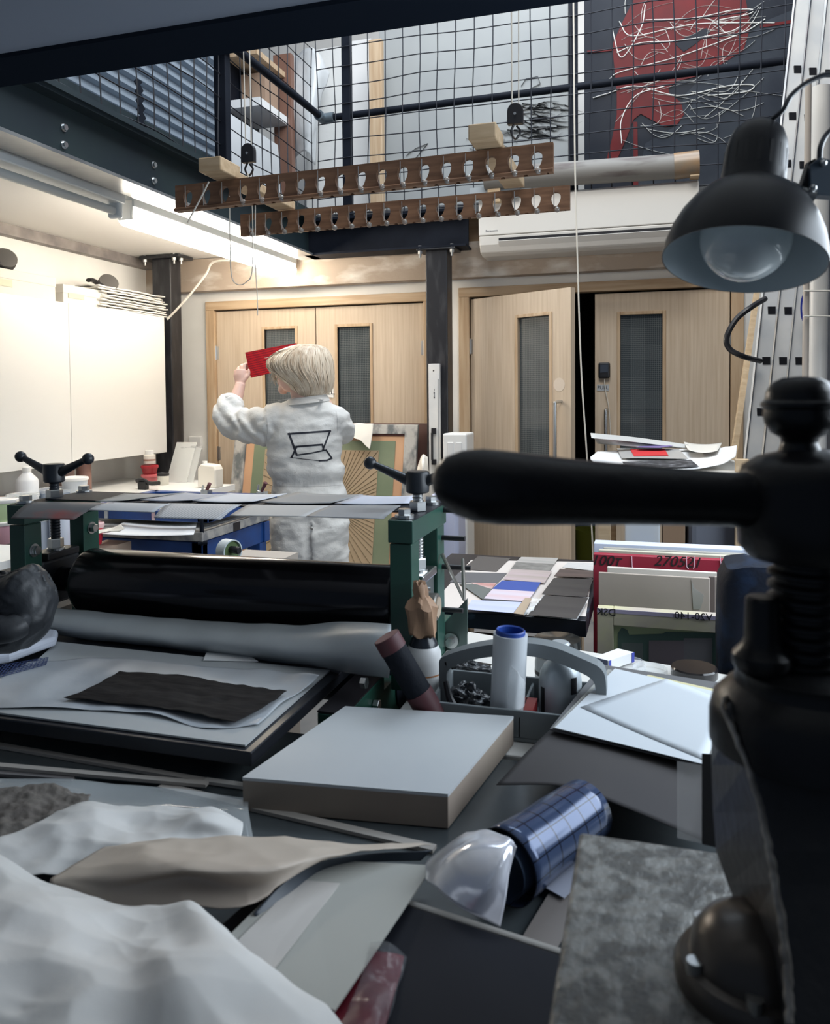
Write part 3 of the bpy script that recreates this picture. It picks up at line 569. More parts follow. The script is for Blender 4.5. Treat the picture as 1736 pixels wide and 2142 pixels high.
cord([cl+V((0.005, -0.02, -0.08)), onY(527, 420, 2.82), onY(528, 560, 2.82), onY(515, 590, 2.82), onY(497, 595, 2.82), onY(484, 575, 2.82), onY(481, 500, 2.80), onY(480, 410, 2.60)], 0.0022, 'looped cord hanging under the left end of the drying rack', n=60)
cord([onY(534, 400, 2.83), onY(534, 540, 2.83), onY(537, 600, 2.83), onY(539, 660, 2.83)], 0.0020, 'straight thin cord hanging beside the loop')
cord([onY(1199, -30, 4.2), onY(1202, 300, 4.2), onY(1206, 480, 4.2), onY(1215, 760, 4.2), onY(1226, 930, 4.2), onY(1240, 1150, 4.2), onY(1241, 1300, 4.2)], 0.0045, 'long white cord hanging down before the half open doors', n=50)
# ------------------------------------------------------------------ air conditioner, tube above it
ya = 5.02
xa = onY(1001, 480, ya).x; xb = onY(1462, 450, ya).x; zb_ = 2.285; zt_ = 2.655
ac = thing('air_conditioner', 'white wall mounted air conditioner above the half open doors', 'air conditioner', ((xa+xb)/2, 5.2, zb_))
prof = [(5.30, zt_), (ya+0.04, zt_), (ya, zt_-0.02), (ya, zb_+0.115), (ya+0.010, zb_+0.110)]
ACW = mat('ac_white', (0.70, 0.68, 0.64), 0.4)
mb = MB(); mb.prism([(xa, y, z) for y, z in [(5.30, zt_), (ya+0.04, zt_), (ya, zt_-0.02), (ya, zb_+0.118), (5.30, zb_+0.118)]], (xb-xa, 0, 0)); mb.build('front_panel', ACW, ac, bevel=0.006)
mb = MB(); mb.prism([(xa+0.002, y, z) for y, z in [(5.30, zb_+0.116), (ya+0.004, zb_+0.116), (ya+0.012, zb_+0.06), (ya+0.04, zb_+0.015), (ya+0.10, zb_), (5.30, zb_)]], (xb-xa-0.004, 0, 0)); mb.build('lower_body', ACW, ac, bevel=0.006)
mb = MB(); mb.box((xa+0.13, ya-0.002, zb_+0.078), (xb-0.08, ya+0.02, zb_+0.096)); mb.build('air_slot', BLACK, ac)
mb = MB(); mb.hexa([(xa+0.13, ya-0.006, zb_+0.076), (xb-0.08, ya-0.006, zb_+0.076), (xb-0.08, ya+0.05, zb_+0.012), (xa+0.13, ya+0.05, zb_+0.012)], [(xa+0.13, ya-0.003, zb_+0.079), (xb-0.08, ya-0.003, zb_+0.079), (xb-0.08, ya+0.053, zb_+0.010), (xa+0.13, ya+0.053, zb_+0.010)]); mb.build('louvre', ACW, ac)
text('Panasonic', 0.020, (xa+0.085, ya-0.001, zb_+0.145), (1, 0, 0), (0, 0, 1), mat('logo_grey', (0.15, 0.16, 0.18), 0.5), ac)
q0 = onY(1015, 375, 5.0); q1 = onY(1462, 342, 5.0)
ct = thing('cardboard_tube', 'worn grey cardboard tube lying above the air conditioner', 'tube', q0)
mb = MB(); mb.cyl(q0, q1-V((0.12, 0, 0.005)), 0.072, n=28); mb.build('tube_body', mat('worn_tube', (0.21, 0.20, 0.185), 0.7, col2=(0.10, 0.08, 0.075), ns=7, stretch=(0.4, 2, 2), lo=0.55, hi=0.7), ct, smooth=True)
mb = MB(); mb.cyl(q1-V((0.14, 0, 0.005)), q1-V((0.0, 0, 0)), 0.076, n=28); mb.build('tape_band', mat('brown_tape', (0.30, 0.18, 0.09), 0.35, col2=(0.22, 0.17, 0.12), ns=9), ct, smooth=True)
MB().box((q1.x-0.05, 4.95, zt_+0.001), (q1.x, 5.05, q1.z-0.074)).build('support_block', BATTEN, ct)
MB().box((q0.x+0.02, 4.97, 2.60), (q0.x+0.10, 5.04, q0.z-0.07)).build('support_block', BATTEN, ct)
MB().box((q0.x-0.10, 4.99, q0.z-0.13), (q0.x+0.22, 5.01, q0.z-0.05)).build('tape_patch', mat('blue_tape', (0.35, 0.38, 0.40), 0.3), ct)
# ================================================================== MIDDLE GROUND
def lay(px, z, m, name, label, cat, group=None, th=0.0008, bow=0.0, n=1, par=None):
    """a flat card lying on a level surface, from its corners"""
    pts = [onZ(x, y, z) for x, y in px]
    a, b, c, d = pts
    if bow:
        f = lambda u, v: (a.lerp(b, u)).lerp(d.lerp(c, u), v) + V((0, 0, bow * ((2*u-1)**2 + 0.4*(2*v-1)**2)))
        mb = MB(); mb.grid(f, 8, 6); o = mb.build(name, m, par, smooth=True, solid=th)
    else:
        mb = MB(); mb.prism(pts, (0, 0, th)); o = mb.build(name, m, par)
    return tag(o, label, cat, group) if par is None else o
# ---------------------------------------------- counter at the left with pots
CT = 0.79
co = thing('side_counter', 'white counter running along the left wall under the cabinets', 'counter', (-3.3, 3.6, 0))
mb = MB(); mb.box((-3.745, 1.6, CT-0.04), (-2.95, 4.98, CT)); mb.box((-2.95, 4.2, CT-0.04), (-2.72, 4.79, CT)); mb.build('worktop', WPLAS, co)
for x, y in ((-3.0, 1.7), (-3.0, 4.1), (-2.80, 4.3), (-2.80, 4.72), (-3.7, 1.7), (-3.7, 4.9)): MB().box((x-0.025, y-0.025, 0), (x+0.025, y+0.025, CT-0.04)).build('leg', NAVY, co)
def pot(name, x, y, X, r0, r1, h, m, label, cat, lid=None, lr=None, z=CT, liquid=None, c=None):
    p = c if c is not None else onX(x, y, X); p = V((p.x, p.y, z)); o = thing(name, label, cat, p)
    mb = MB(); mb.lathe([(r0*0.94, 0), (r0, 0.006), (r1, h), (r1*0.96, h), (r0*0.92, 0.01)], p, n=28, cap1=False); mb.build('tub', m, o, smooth=True)
    if liquid: mb = MB(); mb.lathe([(r0*0.9, 0.008), (r0*0.9+(r1-r0)*0.6, h*0.6)], p, n=24); mb.build('contents', liquid, o, smooth=True)
    if lid: lr = lr or r1*1.06; mb = MB(); mb.lathe([(lr*0.96, h-0.012), (lr, h-0.008), (lr, h+0.004), (lr*0.9, h+0.008), (lr*0.85, h+0.003)], p, n=28); mb.build('lid', lid, o, smooth=True)
    return o
YEL = mat('paste_yellow', (0.62, 0.66, 0.30), 0.5); TAN = mat('paste_tan', (0.52, 0.42, 0.26), 0.5)
pot('storage_tub', 48, 1060, -3.15, 0.060, 0.078, 0.095, MILKY, 'clear lidded tub of yellowish paste behind the left press handle', 'tub', CLEAR, liquid=YEL)
pot('storage_tub', 157, 1045, -3.20, 0.058, 0.072, 0.135, MILKY, 'clear lidded tub half full of tan paste', 'tub', WPLAS, liquid=TAN)
pot('storage_tub', 118, 1052, -3.28, 0.090, 0.100, 0.075, mat('grey_blue_tub', (0.25, 0.30, 0.38), 0.4), 'shallow grey blue lidded bowl between bottle and tan tub', 'tub', CLEAR)
pot('storage_tub', 8, 1105, -2.98, 0.055, 0.065, 0.115, mat('green_tub', (0.55, 0.70, 0.42), 0.35), 'pale green tub at the left picture edge', 'tub', WPLAS)
pot('storage_tub', 2, 1150, -2.98, 0.05, 0.06, 0.10, mat('pink_label_tub', (0.70, 0.40, 0.48), 0.45), 'white and pink tub lowest at the left edge', 'tub', WPLAS, z=0.70)
MB().box((-3.3, 1.75, 0.0), (-2.93, 2.9, 0.70)).build('drawer_pedestal', WPLAS)['label'] = 'white drawer pedestal under the left counter'
bpy.data.objects['drawer_pedestal']['category'] = 'pedestal'
p = onX(58, 1058, -3.35); bt = thing('bottle', 'white plastic bottle with sloping shoulders behind the left press handle', 'bottle', (p.x, p.y, CT))
mb = MB(); mb.lathe([(0.056, 0), (0.060, 0.008), (0.060, 0.135), (0.054, 0.15), (0.022, 0.185), (0.020, 0.19)], (p.x, p.y, CT), n=32); mb.build('body', mat('bottle_white', (0.80, 0.82, 0.85), 0.35), bt, smooth=True)
mb = MB(); mb.lathe([(0.023, 0.188), (0.023, 0.215), (0.018, 0.218)], (p.x, p.y, CT), n=20); mb.build('cap', WPLAS, bt, smooth=True)
for i, (x, h, c) in enumerate(((140, 0.21, (0.20, 0.13, 0.11)), (176, 0.20, (0.28, 0.15, 0.12)))):
    pp = onX(x, 1030, -3.5); mb = MB(); mb.lathe([(0.045, 0), (0.047, 0.004), (0.047, h-0.02), (0.045, h)], (pp.x, pp.y, CT), n=24); o = mb.build('jar', mat('ink_jar%d' % i, c, 0.3), smooth=True); tag(o, ['brown jar left behind the tan paste tub', 'reddish brown jar right behind the tan paste tub'][i], 'jar')
MB().box((-3.5, 2.9, CT), (-3.2, 3.35, CT+0.085)).build('brown_box', mat('kraft_box', (0.24, 0.13, 0.08), 0.6))
tag(bpy.data.objects['brown_box'], 'brown cardboard box at the left edge behind the tubs', 'box')
# red tubs and bottle by the post
p = onY(314, 1025, 4.72)
for i, (z, c, lab) in enumerate(((0, (0.45, 0.10, 0.11), 'lower, paler of the two stacked red tubs'), (0.062, (0.30, 0.012, 0.02), 'upper, darker of the two stacked red tubs'))):
    pot('storage_tub', 0, 0, 0, 0.046, 0.056, 0.056, mat('red_tub%d' % i, c, 0.35), lab, 'tub', mat('red_lid%d' % i, tuple(k*1.25 for k in c), 0.3), z=CT+z+0.001, c=p)
zz = CT + 0.135; q = thing('ink_bottle', 'small white labelled pot standing on the stacked red tubs', 'pot', (p.x, p.y, zz))
mb = MB(); mb.lathe([(0.038, 0), (0.040, 0.005), (0.040, 0.060), (0.03, 0.066)], (p.x, p.y, zz), n=24); mb.build('body', mat('label_cream', (0.70, 0.66, 0.60), 0.5), q, smooth=True)
mb = MB(); mb.lathe([(0.030, 0.066), (0.030, 0.092), (0.026, 0.094)], (p.x, p.y, zz), n=24); mb.build('cap', WPLAS, q, smooth=True)
mb = MB(); mb.lathe([(0.0405, 0.022), (0.0405, 0.034)], (p.x, p.y, zz), n=24, cap0=False, cap1=False); mb.build('printed_band', mat('brown_print', (0.30, 0.16, 0.12), 0.5), q, smooth=True)
p = onY(342, 1028, 4.65); pot('ink_pot', 0, 0, 0, 0.036, 0.038, 0.075, mat('pot_cream', (0.62, 0.60, 0.53), 0.5), 'short cream pot with black rim beside the red tubs', 'pot', BLACK, c=p)
p = onY(300, 1030, 4.4); o = thing('clamp', 'black lever clamp lying before the red tubs', 'clamp', (p.x, p.y, CT))
mb = MB(); mb.tube(curve([(p.x-0.05, p.y, CT+0.055), (p.x, p.y, CT+0.06), (p.x+0.05, p.y, CT+0.04), (p.x+0.12, p.y, CT+0.045)], 14), 0.014, 8); mb.build('lever', BLACK, o, smooth=True)
MB().box((p.x-0.03, p.y-0.02, CT), (p.x+0.03, p.y+0.02, CT+0.05)).build('clamp_block', BLACK, o, bevel=0.004)
# clear acrylic sheets, white jerry can
a = onY(368, 925, 4.93); b = onY(420, 940, 4.93)
for i, (dx, h) in enumerate(((0, 0), (0.035, -0.03))):
    mb = MB(); mb.hexa([(a.x+dx, 4.80+i*0.03, CT), (b.x-0.04+dx, 4.80+i*0.03, CT), (b.x-0.04+dx, 4.806+i*0.03, CT), (a.x+dx, 4.806+i*0.03, CT)], [(a.x+dx, 4.94+i*0.012, a.z+h), (b.x-0.04+dx, 4.94+i*0.012, a.z+h), (b.x-0.04+dx, 4.946+i*0.012, a.z+h), (a.x+dx, 4.946+i*0.012, a.z+h)])
    o = mb.build('acrylic_sheet', mat('acrylic', (0.80, 0.82, 0.80), 0.15, alpha=0.42, col2=(0.4, 0.4, 0.4), ns=6, stretch=(1, 1, 6), lo=0.62, hi=0.72)); tag(o, ['taller clear acrylic sheet leaning beside the wall socket', 'shorter clear acrylic sheet leaning further right beneath the socket'][i], 'sheet')
p = onY(441, 1035, 4.6); jc = thing('jerry_can', 'small white jerry can on the counter before the pine door jamb', 'can', (p.x, p.y, CT))
mb = MB(); mb.prism([(p.x-0.068, p.y-0.05, CT), (p.x+0.068, p.y-0.05, CT), (p.x+0.068, p.y-0.05, CT+0.12), (p.x+0.055, p.y-0.05, CT+0.15), (p.x-0.045, p.y-0.05, CT+0.158), (p.x-0.068, p.y-0.05, CT+0.125)], (0, 0.10, 0)); mb.build('body', mat('jerry_cream', (0.78, 0.74, 0.66), 0.45), jc, bevel=0.012, seg=3)
mb = MB(); mb.cyl((p.x-0.04, p.y, CT+0.15), (p.x-0.04, p.y, CT+0.172), 0.017); mb.build('cap', WPLAS, jc)
# ---------------------------------------------- blue screen printing table
X0, X1, Y0, Y1 = -2.28, -1.655, 2.66, 3.22
st = thing('screen_printing_table', 'blue steel screen printing table with grey bed behind the press', 'table', ((X0+X1)/2, (Y0+Y1)/2, 0))
MB().box((X0, Y0, 0.835), (X1, Y1, 0.872)).build('bed', mat('worn_bed', (0.20, 0.20, 0.21), 0.5, col2=(0.42, 0.40, 0.37), ns=18, lo=0.4, hi=0.6), st, bevel=0.003)
mb = MB(); mb.box((X0-0.01, Y0+0.015, 0.74), (X1-0.01, Y0+0.055, 0.83)); mb.box((X1-0.06, Y0+0.015, 0.74), (X1-0.01, Y1, 0.83)); mb.box((X0, Y0+0.05, 0.74), (X0+0.05, Y1, 0.83)); mb.box((X0, Y1-0.05, 0.74), (X1, Y1, 0.83)); mb.build('apron', BLUE, st, bevel=0.004)
for x in (X0+0.03, X1-0.04):
    for y in (Y0+0.05, Y1-0.05): MB().box((x-0.03, y-0.03, 0), (x+0.03, y+0.03, 0.74)).build('leg', BLUE, st)
hf = MB(); hf.box((X0-0.02, Y0+0.02, 0.905), (X1+0.015, Y0+0.065, 0.945)); hf.box((X1-0.035, Y0+0.02, 0.905), (X1+0.015, Y1+0.05, 0.945)); hf.box((X0-0.02, Y0+0.02, 0.905), (X0+0.03, Y1+0.05, 0.945)); hf.box((X0, Y1, 0.905), (X1, Y1+0.05, 0.945))
hfo = hf.build('hinged_frame', BLUE, st, bevel=0.004)
for x in (X0+0.18, X0+0.40):
    mb = MB(); mb.box((x-0.008, Y0+0.012, 0.908), (x+0.008, Y0+0.02, 0.94)); mb.build('frame_clip', STEEL, hfo)
for (x, y, z) in ((X1-0.02, Y0+0.03, 0.90),):
    mb = MB(); mb.cyl((x+0.012, y-0.02, 0.82), (x+0.012, y-0.02, 0.93), 0.008); mb.cyl((x+0.0, y-0.03, 0.83), (x+0.03, y-0.01, 0.83), 0.008); mb.build('side_lock', NAVY, st)
MB().bc((X1+0.002, Y0+0.26, 0.853), (0.004, 0.05, 0.034)).build('bed_clip', BLACK, st)
for nm, yy, zz in (('l', 0.10, 0.872), ):
    MB().box((X0+0.03, Y0+0.09, 0.895), (X1-0.05, Y1-0.02, 0.903)).build('mesh_screen', mat('screen_mesh', (0.55, 0.55, 0.50), 0.5), hfo)
lay([(205, 1121), (405, 1123), (412, 1098), (260, 1096)], 0.8725, PAPER, 'print_sheet', 'white sheet hanging over the front of the blue table bed', 'sheet', bow=0.006)
for (x, y, c, lab) in ((432, 1035, None, 'left silver toggle clamp with red handle beyond the card row'), (548, 1034, None, 'right silver toggle clamp beside the person in white')):
    p = onY(x, y, 3.19); o = thing('toggle_clamp', lab, 'clamp', (p.x, 3.19, 0.945), group='toggle clamps on the blue table')
    z0 = 0.945; mb = MB(); mb.box((p.x-0.018, 3.17, z0), (p.x+0.018, 3.21, z0+0.02)); mb.tube([(p.x-0.010, 3.19, z0+0.02), (p.x-0.016, 3.18, p.z+0.02), (p.x-0.01, 3.18, p.z+0.045)], 0.005, 6); mb.tube([(p.x+0.008, 3.19, z0+0.02), (p.x+0.006, 3.18, p.z+0.03)], 0.004, 6); mb.build('link', STEEL, o)
    mb = MB(); mb.cyl((p.x+0.004, 3.18, p.z+0.015), (p.x+0.030, 3.17, p.z+0.055), 0.007, 0.009, 10); mb.build('grip', mat('clamp_red', (0.12, 0.03, 0.035), 0.4), o, smooth=True)
# side table with pots seen through the left press frame
sd = thing('side_table', 'low white side table behind the left press frame', 'table', (-2.45, 2.45, 0))
MB().box((-2.80, 2.2, 0.76), (-2.30, 2.62, 0.79)).build('top', WPLAS, sd); 
for x in (-2.77, -2.33):
    for y in (2.23, 2.59): MB().box((x-0.02, y-0.02, 0), (x+0.02, y+0.02, 0.76)).build('leg', WPLAS, sd)
TUBW = mat('tub_white', (0.72, 0.76, 0.85), 0.4)
for (x, w, h, t, lab) in ((90, 0.085, 0.15, 'VIA', 'white tub with navy letters seen through the left press frame'), (127, 0.06, 0.17, None, 'plain white tub right of the lettered one in the press gap')):
    p = onY(x, 1150, 2.42); o = thing('paint_tub', lab, 'tub', (p.x, 2.42, 0.79))
    mb = MB(); mb.lathe([(w*0.55, 0), (w*0.58, 0.005), (w*0.66, h)], (p.x, 2.42, 0.79), n=28); mb.build('tub', TUBW, o, smooth=True)
    mb = MB(); mb.lathe([(w*0.7, h), (w*0.7, h+0.012)], (p.x, 2.42, 0.79), n=28); mb.build('lid', WPLAS, o, smooth=True)
    if t: text(t, 0.030, (p.x-0.004, 2.42-w*0.64, 0.79+h*0.50), (1, 0, 0), (0, 0, 1), mat('navy_print', (0.02, 0.03, 0.18), 0.5), o)
p = onY(196, 1105, 2.5); pot('storage_tub', 0, 0, 0, 0.028, 0.036, 0.075, mat('bright_red_tub', (0.62, 0.03, 0.06), 0.35), 'bright red small tub right of the left press frame', 'tub', mat('pink_lid', (0.65, 0.42, 0.42), 0.4), z=0.84, c=V((p.x, 2.5, 0)))
bx = MB(); bx.box((p.x-0.02, 2.40, 0.791), (p.x+0.09, 2.60, 0.838)); tag(bx.build('card_box', mat('tan_card', (0.40, 0.29, 0.22), 0.7)), 'tan card box under the small red tub', 'box')
sheet('paper_scrap', [[onY(200, 1118, 2.38), onY(240, 1112, 2.38), onY(262, 1104, 2.38)], [onY(196, 1106, 2.5), onY(230, 1104, 2.5), onY(250, 1096, 2.5)]], CREAM, 'crumpled cream paper scrap on the tan box', 'paper', amp=0.01, ns=25, t=0.001)
# tape roll hanging on the blue table
p = P(479, 1152, 2.75); tr = thing('tape_roll', 'white parcel tape roll with black plug at the blue table side', 'tape', p)
ax = (RT*0.75 - FW*0.6).normalized()
mb = MB(); mb.lathe([(0.036, -0.022), (0.040, -0.022), (0.040, 0.022), (0.036, 0.022), (0.036, -0.022)], p, ax, n=36, cap0=False, cap1=False); mb.build('roll', mat('tape_grey', (0.55, 0.62, 0.66), 0.4), tr, smooth=True)
mb = MB(); mb.lathe([(0.035, -0.018), (0.035, 0.012)], p, ax, n=30); mb.build('core', mat('core_green', (0.10, 0.16, 0.06), 0.6), tr, smooth=True)
mb = MB(); mb.lathe([(0.012, 0.0), (0.013, 0.05), (0.010, 0.056)], p+V((0, 0, 0.006)), ax, n=18); mb.build('plug', BLACK, tr, smooth=True)
MB().box((p.x-0.10, p.y+0.05, 0), (p.x+0.12, p.y+0.30, 0.80)).build('cabinet', mat('beige_cab', (0.46, 0.41, 0.36), 0.6))
tag(bpy.data.objects['cabinet'], 'beige cupboard standing under the blue table corner', 'cupboard')
# ---------------------------------------------- screens leaning on the closed doors
xa = onY(478, 1000, 5.0).x; xb = onY(864, 1000, 5.0).x; zt1 = 1.185
def lean(x, z, off=0.0): return V((x, 5.02 + 0.26*(z/zt1) - off - 0.16, z))
fr1 = thing('printing_frame', 'large worn grey wooden screen frame with kraft paper leaning on the doors', 'frame', ((xa+xb)/2, 4.86, 0))
WORN = mat('worn_frame', (0.40, 0.38, 0.35), 0.7, col2=(0.12, 0.13, 0.13), ns=14, stretch=(1, 1, 0.5), lo=0.45, hi=0.62, bump=0.2)
sw = 0.09
def slab(mb, x0, x1, z0, z1, t, off=0.0): mb.hexa([lean(x0, z0, off), lean(x1, z0, off), lean(x1, z1, off), lean(x0, z1, off)], [lean(x0, z0, off-t), lean(x1, z0, off-t), lean(x1, z1, off-t), lean(x0, z1, off-t)])
for nm, args in (('stile', (xa, xa+sw, 0, zt1)), ('stile', (xb-sw, xb, 0, zt1)), ('rail', (xa+sw, xb-sw, zt1-0.062, zt1)), ('rail', (xa+sw, xb-sw, 0.0, 0.09))): mb = MB(); slab(mb, *args, 0.035); mb.build(nm, WORN, fr1, bevel=0.003)
mb = MB(); slab(mb, xa+sw, xb-sw, 0.09, zt1-0.062, 0.004, -0.018); mb.build('orange_screen', mat('screen_orange', (0.52, 0.30, 0.17), 0.6, col2=(0.45, 0.25, 0.14), ns=3), fr1)
mb = MB(); slab(mb, xa+sw, xb-sw, zt1-0.075, zt1-0.062, 0.006, -0.012); mb.build('dark_stripe', mat('stripe_maroon', (0.10, 0.03, 0.025), 0.6), fr1)
mb = MB(); slab(mb, xa+0.155, xb-0.155, 0.13, 1.075, 0.002, -0.014); mb.build('green_block', mat('screen_green', (0.14, 0.175, 0.105), 0.6, col2=(0.18, 0.21, 0.13), ns=4), fr1)
mb = MB(); slab(mb, xa+0.245, xb-0.27, 0.17, 1.01, 0.002, -0.010); kr = mb.build('kraft_paper', mat('kraft', (0.34, 0.25, 0.155), 0.7), fr1)
mb = MB(); cx = (xa+xb)/2 + 0.10; cz = 0.62
for i in range(72):
    t = 2*math.pi*(i+0.3*math.sin(i*7))/72; dx, dz = math.cos(t), math.sin(t); r1 = 9
    for lim, d in (((xb-0.275-cx) if dx > 0 else (xa+0.25-cx), dx), ((1.005-cz) if dz > 0 else (0.175-cz), dz)):
        if abs(d) > 1e-4: r1 = min(r1, lim/d)
    r0 = 0.12; s = lambda r: lean(cx+dx*r, cz+dz*r, -0.0088); mb.tube([s(r0), s(r1)], 0.0022, 4)
lines = mb.build('radial_lines', mat('line_olive', (0.14, 0.10, 0.05), 0.7), kr)
lines['kind'] = 'stuff'
xs = onY(738, 900, 4.95).x
sheet('cloth', [[lean(xs-0.13, 1.20, 0.045), lean(xs-0.02, 1.20, 0.045), lean(xs+0.10, 1.195, 0.045)], [lean(xs-0.15, 1.165, 0.05), lean(xs, 1.14, 0.055), lean(xs+0.10, 1.12, 0.05)], [lean(xs-0.10, 1.13, 0.06), lean(xs+0.02, 1.08, 0.06), lean(xs+0.09, 1.02, 0.055)]], CREAM, 'cream cloth draped over the top of the worn screen frame', 'cloth', amp=0.01, ns=14, t=0.002)
xc = onY(884, 1000, 5.1).x
f2 = thing('printing_frame', 'dark brown screen frame peeking out behind the worn grey one', 'frame', (xb, 5.1, 0))
mb = MB(); mb.hexa([(xb-0.9, 5.02, 0), (xc, 5.02, 0), (xc, 5.05, 0), (xb-0.9, 5.05, 0)], [(xb-0.9, 5.24, 1.19), (xc, 5.24, 1.19), (xc, 5.27, 1.19), (xb-0.9, 5.27, 1.19)]); mb.build('board', mat('maroon_frame', (0.10, 0.045, 0.035), 0.5), f2, bevel=0.003)
p = onY(882, 990, 4.8); sheet('plastic_bag', [[V((onY(872, 1025, 4.9).x, 4.9, 0.002)), V((onY(884, 1025, 4.85).x, 4.82, 0.002)), V((onY(897, 1025, 4.9).x, 4.9, 0.002))], [onY(868, 1025, 4.9), onY(884, 1010, 4.80), onY(898, 1030, 4.9)], [onY(872, 985, 4.9), onY(884, 975, 4.82), onY(896, 980, 4.9)], [onY(880, 958, 4.95), onY(886, 950, 4.92), onY(894, 955, 4.95)]], CREAM, 'crumpled cream bag squeezed between screen frame and black post', 'bag', amp=0.02, ns=25, t=0.002)
# spirit level against the post
xl2 = onY(897, 900, 5.0).x; xr2 = onY(920, 900, 5.0).x; zl = 1.59
lv = thing('spirit_level', 'long aluminium spirit level standing against the black post', 'level', ((xl2+xr2)/2, 5.02, 0))
MB().box((xl2, 5.0, 0), (xr2, 5.03, zl)).build('bar', ALU, lv, bevel=0.003)
MB().box((xr2-0.012, 4.998, 0), (xr2-0.004, 5.0, zl-0.1)).build('scale_strip', mat('scale_grey', (0.35, 0.36, 0.36), 0.5), lv)
c = (xl2+xr2)/2 - 0.002
mb = MB(); mb.box((c-0.016, 4.985, 0.93), (c+0.016, 5.0, 0.965)); mb.box((c-0.016, 4.985, 1.13), (c+0.016, 5.0, 1.17)); mb.box((c-0.017, 4.98, 0.96), (c-0.005, 5.0, 1.14)); mb.build('handle', BLACK, lv, bevel=0.003)
for i, z in enumerate((1.42, 1.40, 1.385, 1.37)): MB().bc((c+0.003, 4.999, z), (0.004+0.003*(i % 2), 0.002, 0.012)).build('logo_mark', BLACK, lv)
mb = MB(); mb.cyl((c, 4.998, 1.545), (c, 5.001, 1.545), 0.005); mb.build('hang_hole', BLACK, lv)
# white crate and jerry cans right of the post
xa2 = onY(926, 950, 4.8).x; xb2 = onY(976, 950, 4.8).x
cr_ = thing('plastic_crate', 'white ribbed plastic crate standing right of the black post', 'crate', ((xa2+xb2)/2, 4.9, 0))
MB().box((xa2, 4.8, 0.0), (xb2, 5.02, 1.145)).build('shell', WPLAS, cr_, bevel=0.012, seg=3)
for dx in (0.2, 0.55): MB().box((xa2+(xb2-xa2)*dx, 4.794, 0.85), (xa2+(xb2-xa2)*(dx+0.25), 4.80, 1.09)).build('rib', mat('crate_rib_white', (0.70, 0.70, 0.69), 0.4), cr_, bevel=0.008)  # ribs slightly greyer than the shell
JB = mat('jerry_blue', (0.55, 0.60, 0.80), 0.35)
for i, (z0, z1, w) in enumerate(((0.0, 0.37, 0.19), (0.37, 0.80, 0.17))):
    o = thing('jerry_can', ['lower translucent bluish jerry can beside the open door', 'upper translucent bluish jerry can beside the open door'][i], 'can', (xa2+0.07, 4.6, z0)); mb = MB()
    x0 = xa2 - 0.01; mb.prism([(x0, 4.52, z0), (x0+w, 4.52, z0), (x0+w+0.004, 4.52, z0+0.10), (x0+w, 4.52, z1-0.06), (x0+w-0.05, 4.52, z1), (x0, 4.52, z1)], (0, 0.22, 0)); mb.build('body', JB, o, bevel=0.03, seg=4)
    mb = MB(); mb.tube(curve([(x0+0.03, 4.50, z0+0.08), (x0+0.06, 4.50, z0+0.2), (x0+0.03, 4.50, z1-0.06)], 10), 0.02, 8); mb.build('moulded_grip', JB, o, smooth=True)
# ---------------------------------------------- low table with prints
TZ = 0.80
A = onZ(1226, 1298, TZ); xL = -0.72; yB = 2.86
tb = thing('print_table', 'low table with dark painted edge covered in drying prints', 'table', ((xL+A.x)/2, (A.y+yB)/2, 0))
EDGE = mat('painted_edge', (0.008, 0.010, 0.018), 0.35, col2=(0.08, 0.13, 0.20), ns=10, stretch=(1, 1, 2), lo=0.62, hi=0.8)
MB().box((xL, A.y, TZ-0.045), (A.x, yB, TZ-0.001)).build('top', EDGE, tb, bevel=0.002)
for x in (xL+0.06, A.x-0.10):
    for y in (A.y+0.08, yB-0.08): MB().box((x-0.035, y-0.035, 0), (x+0.035, y+0.035, TZ-0.045)).build('leg', PINE, tb)
MB().box((xL+0.03, A.y+0.12, 0.25), (A.x-0.08, A.y+0.15, 0.70)).build('side_panel', mat('brown_panel', (0.16, 0.07, 0.035), 0.6), tb)
def c3(q): return [(880+x/4.133, 1080+y/4.133) for x, y in q]
lay([(985, 1172), (1243, 1176), (1225, 1290), (900, 1268)], TZ, mat('liner', (0.70, 0.64, 0.60), 0.6), 'paper_liner', 'pale paper liner spread under the prints on the low table', 'paper')
PR = lambda n, c, **k: mat('print_' + n, c, 0.55, **k)
DK = PR('dark', (0.050, 0.045, 0.042), col2=(0.035, 0.030, 0.030), ns=6, stretch=(0.4, 3, 1))
gp = 'prints drying on the low table'
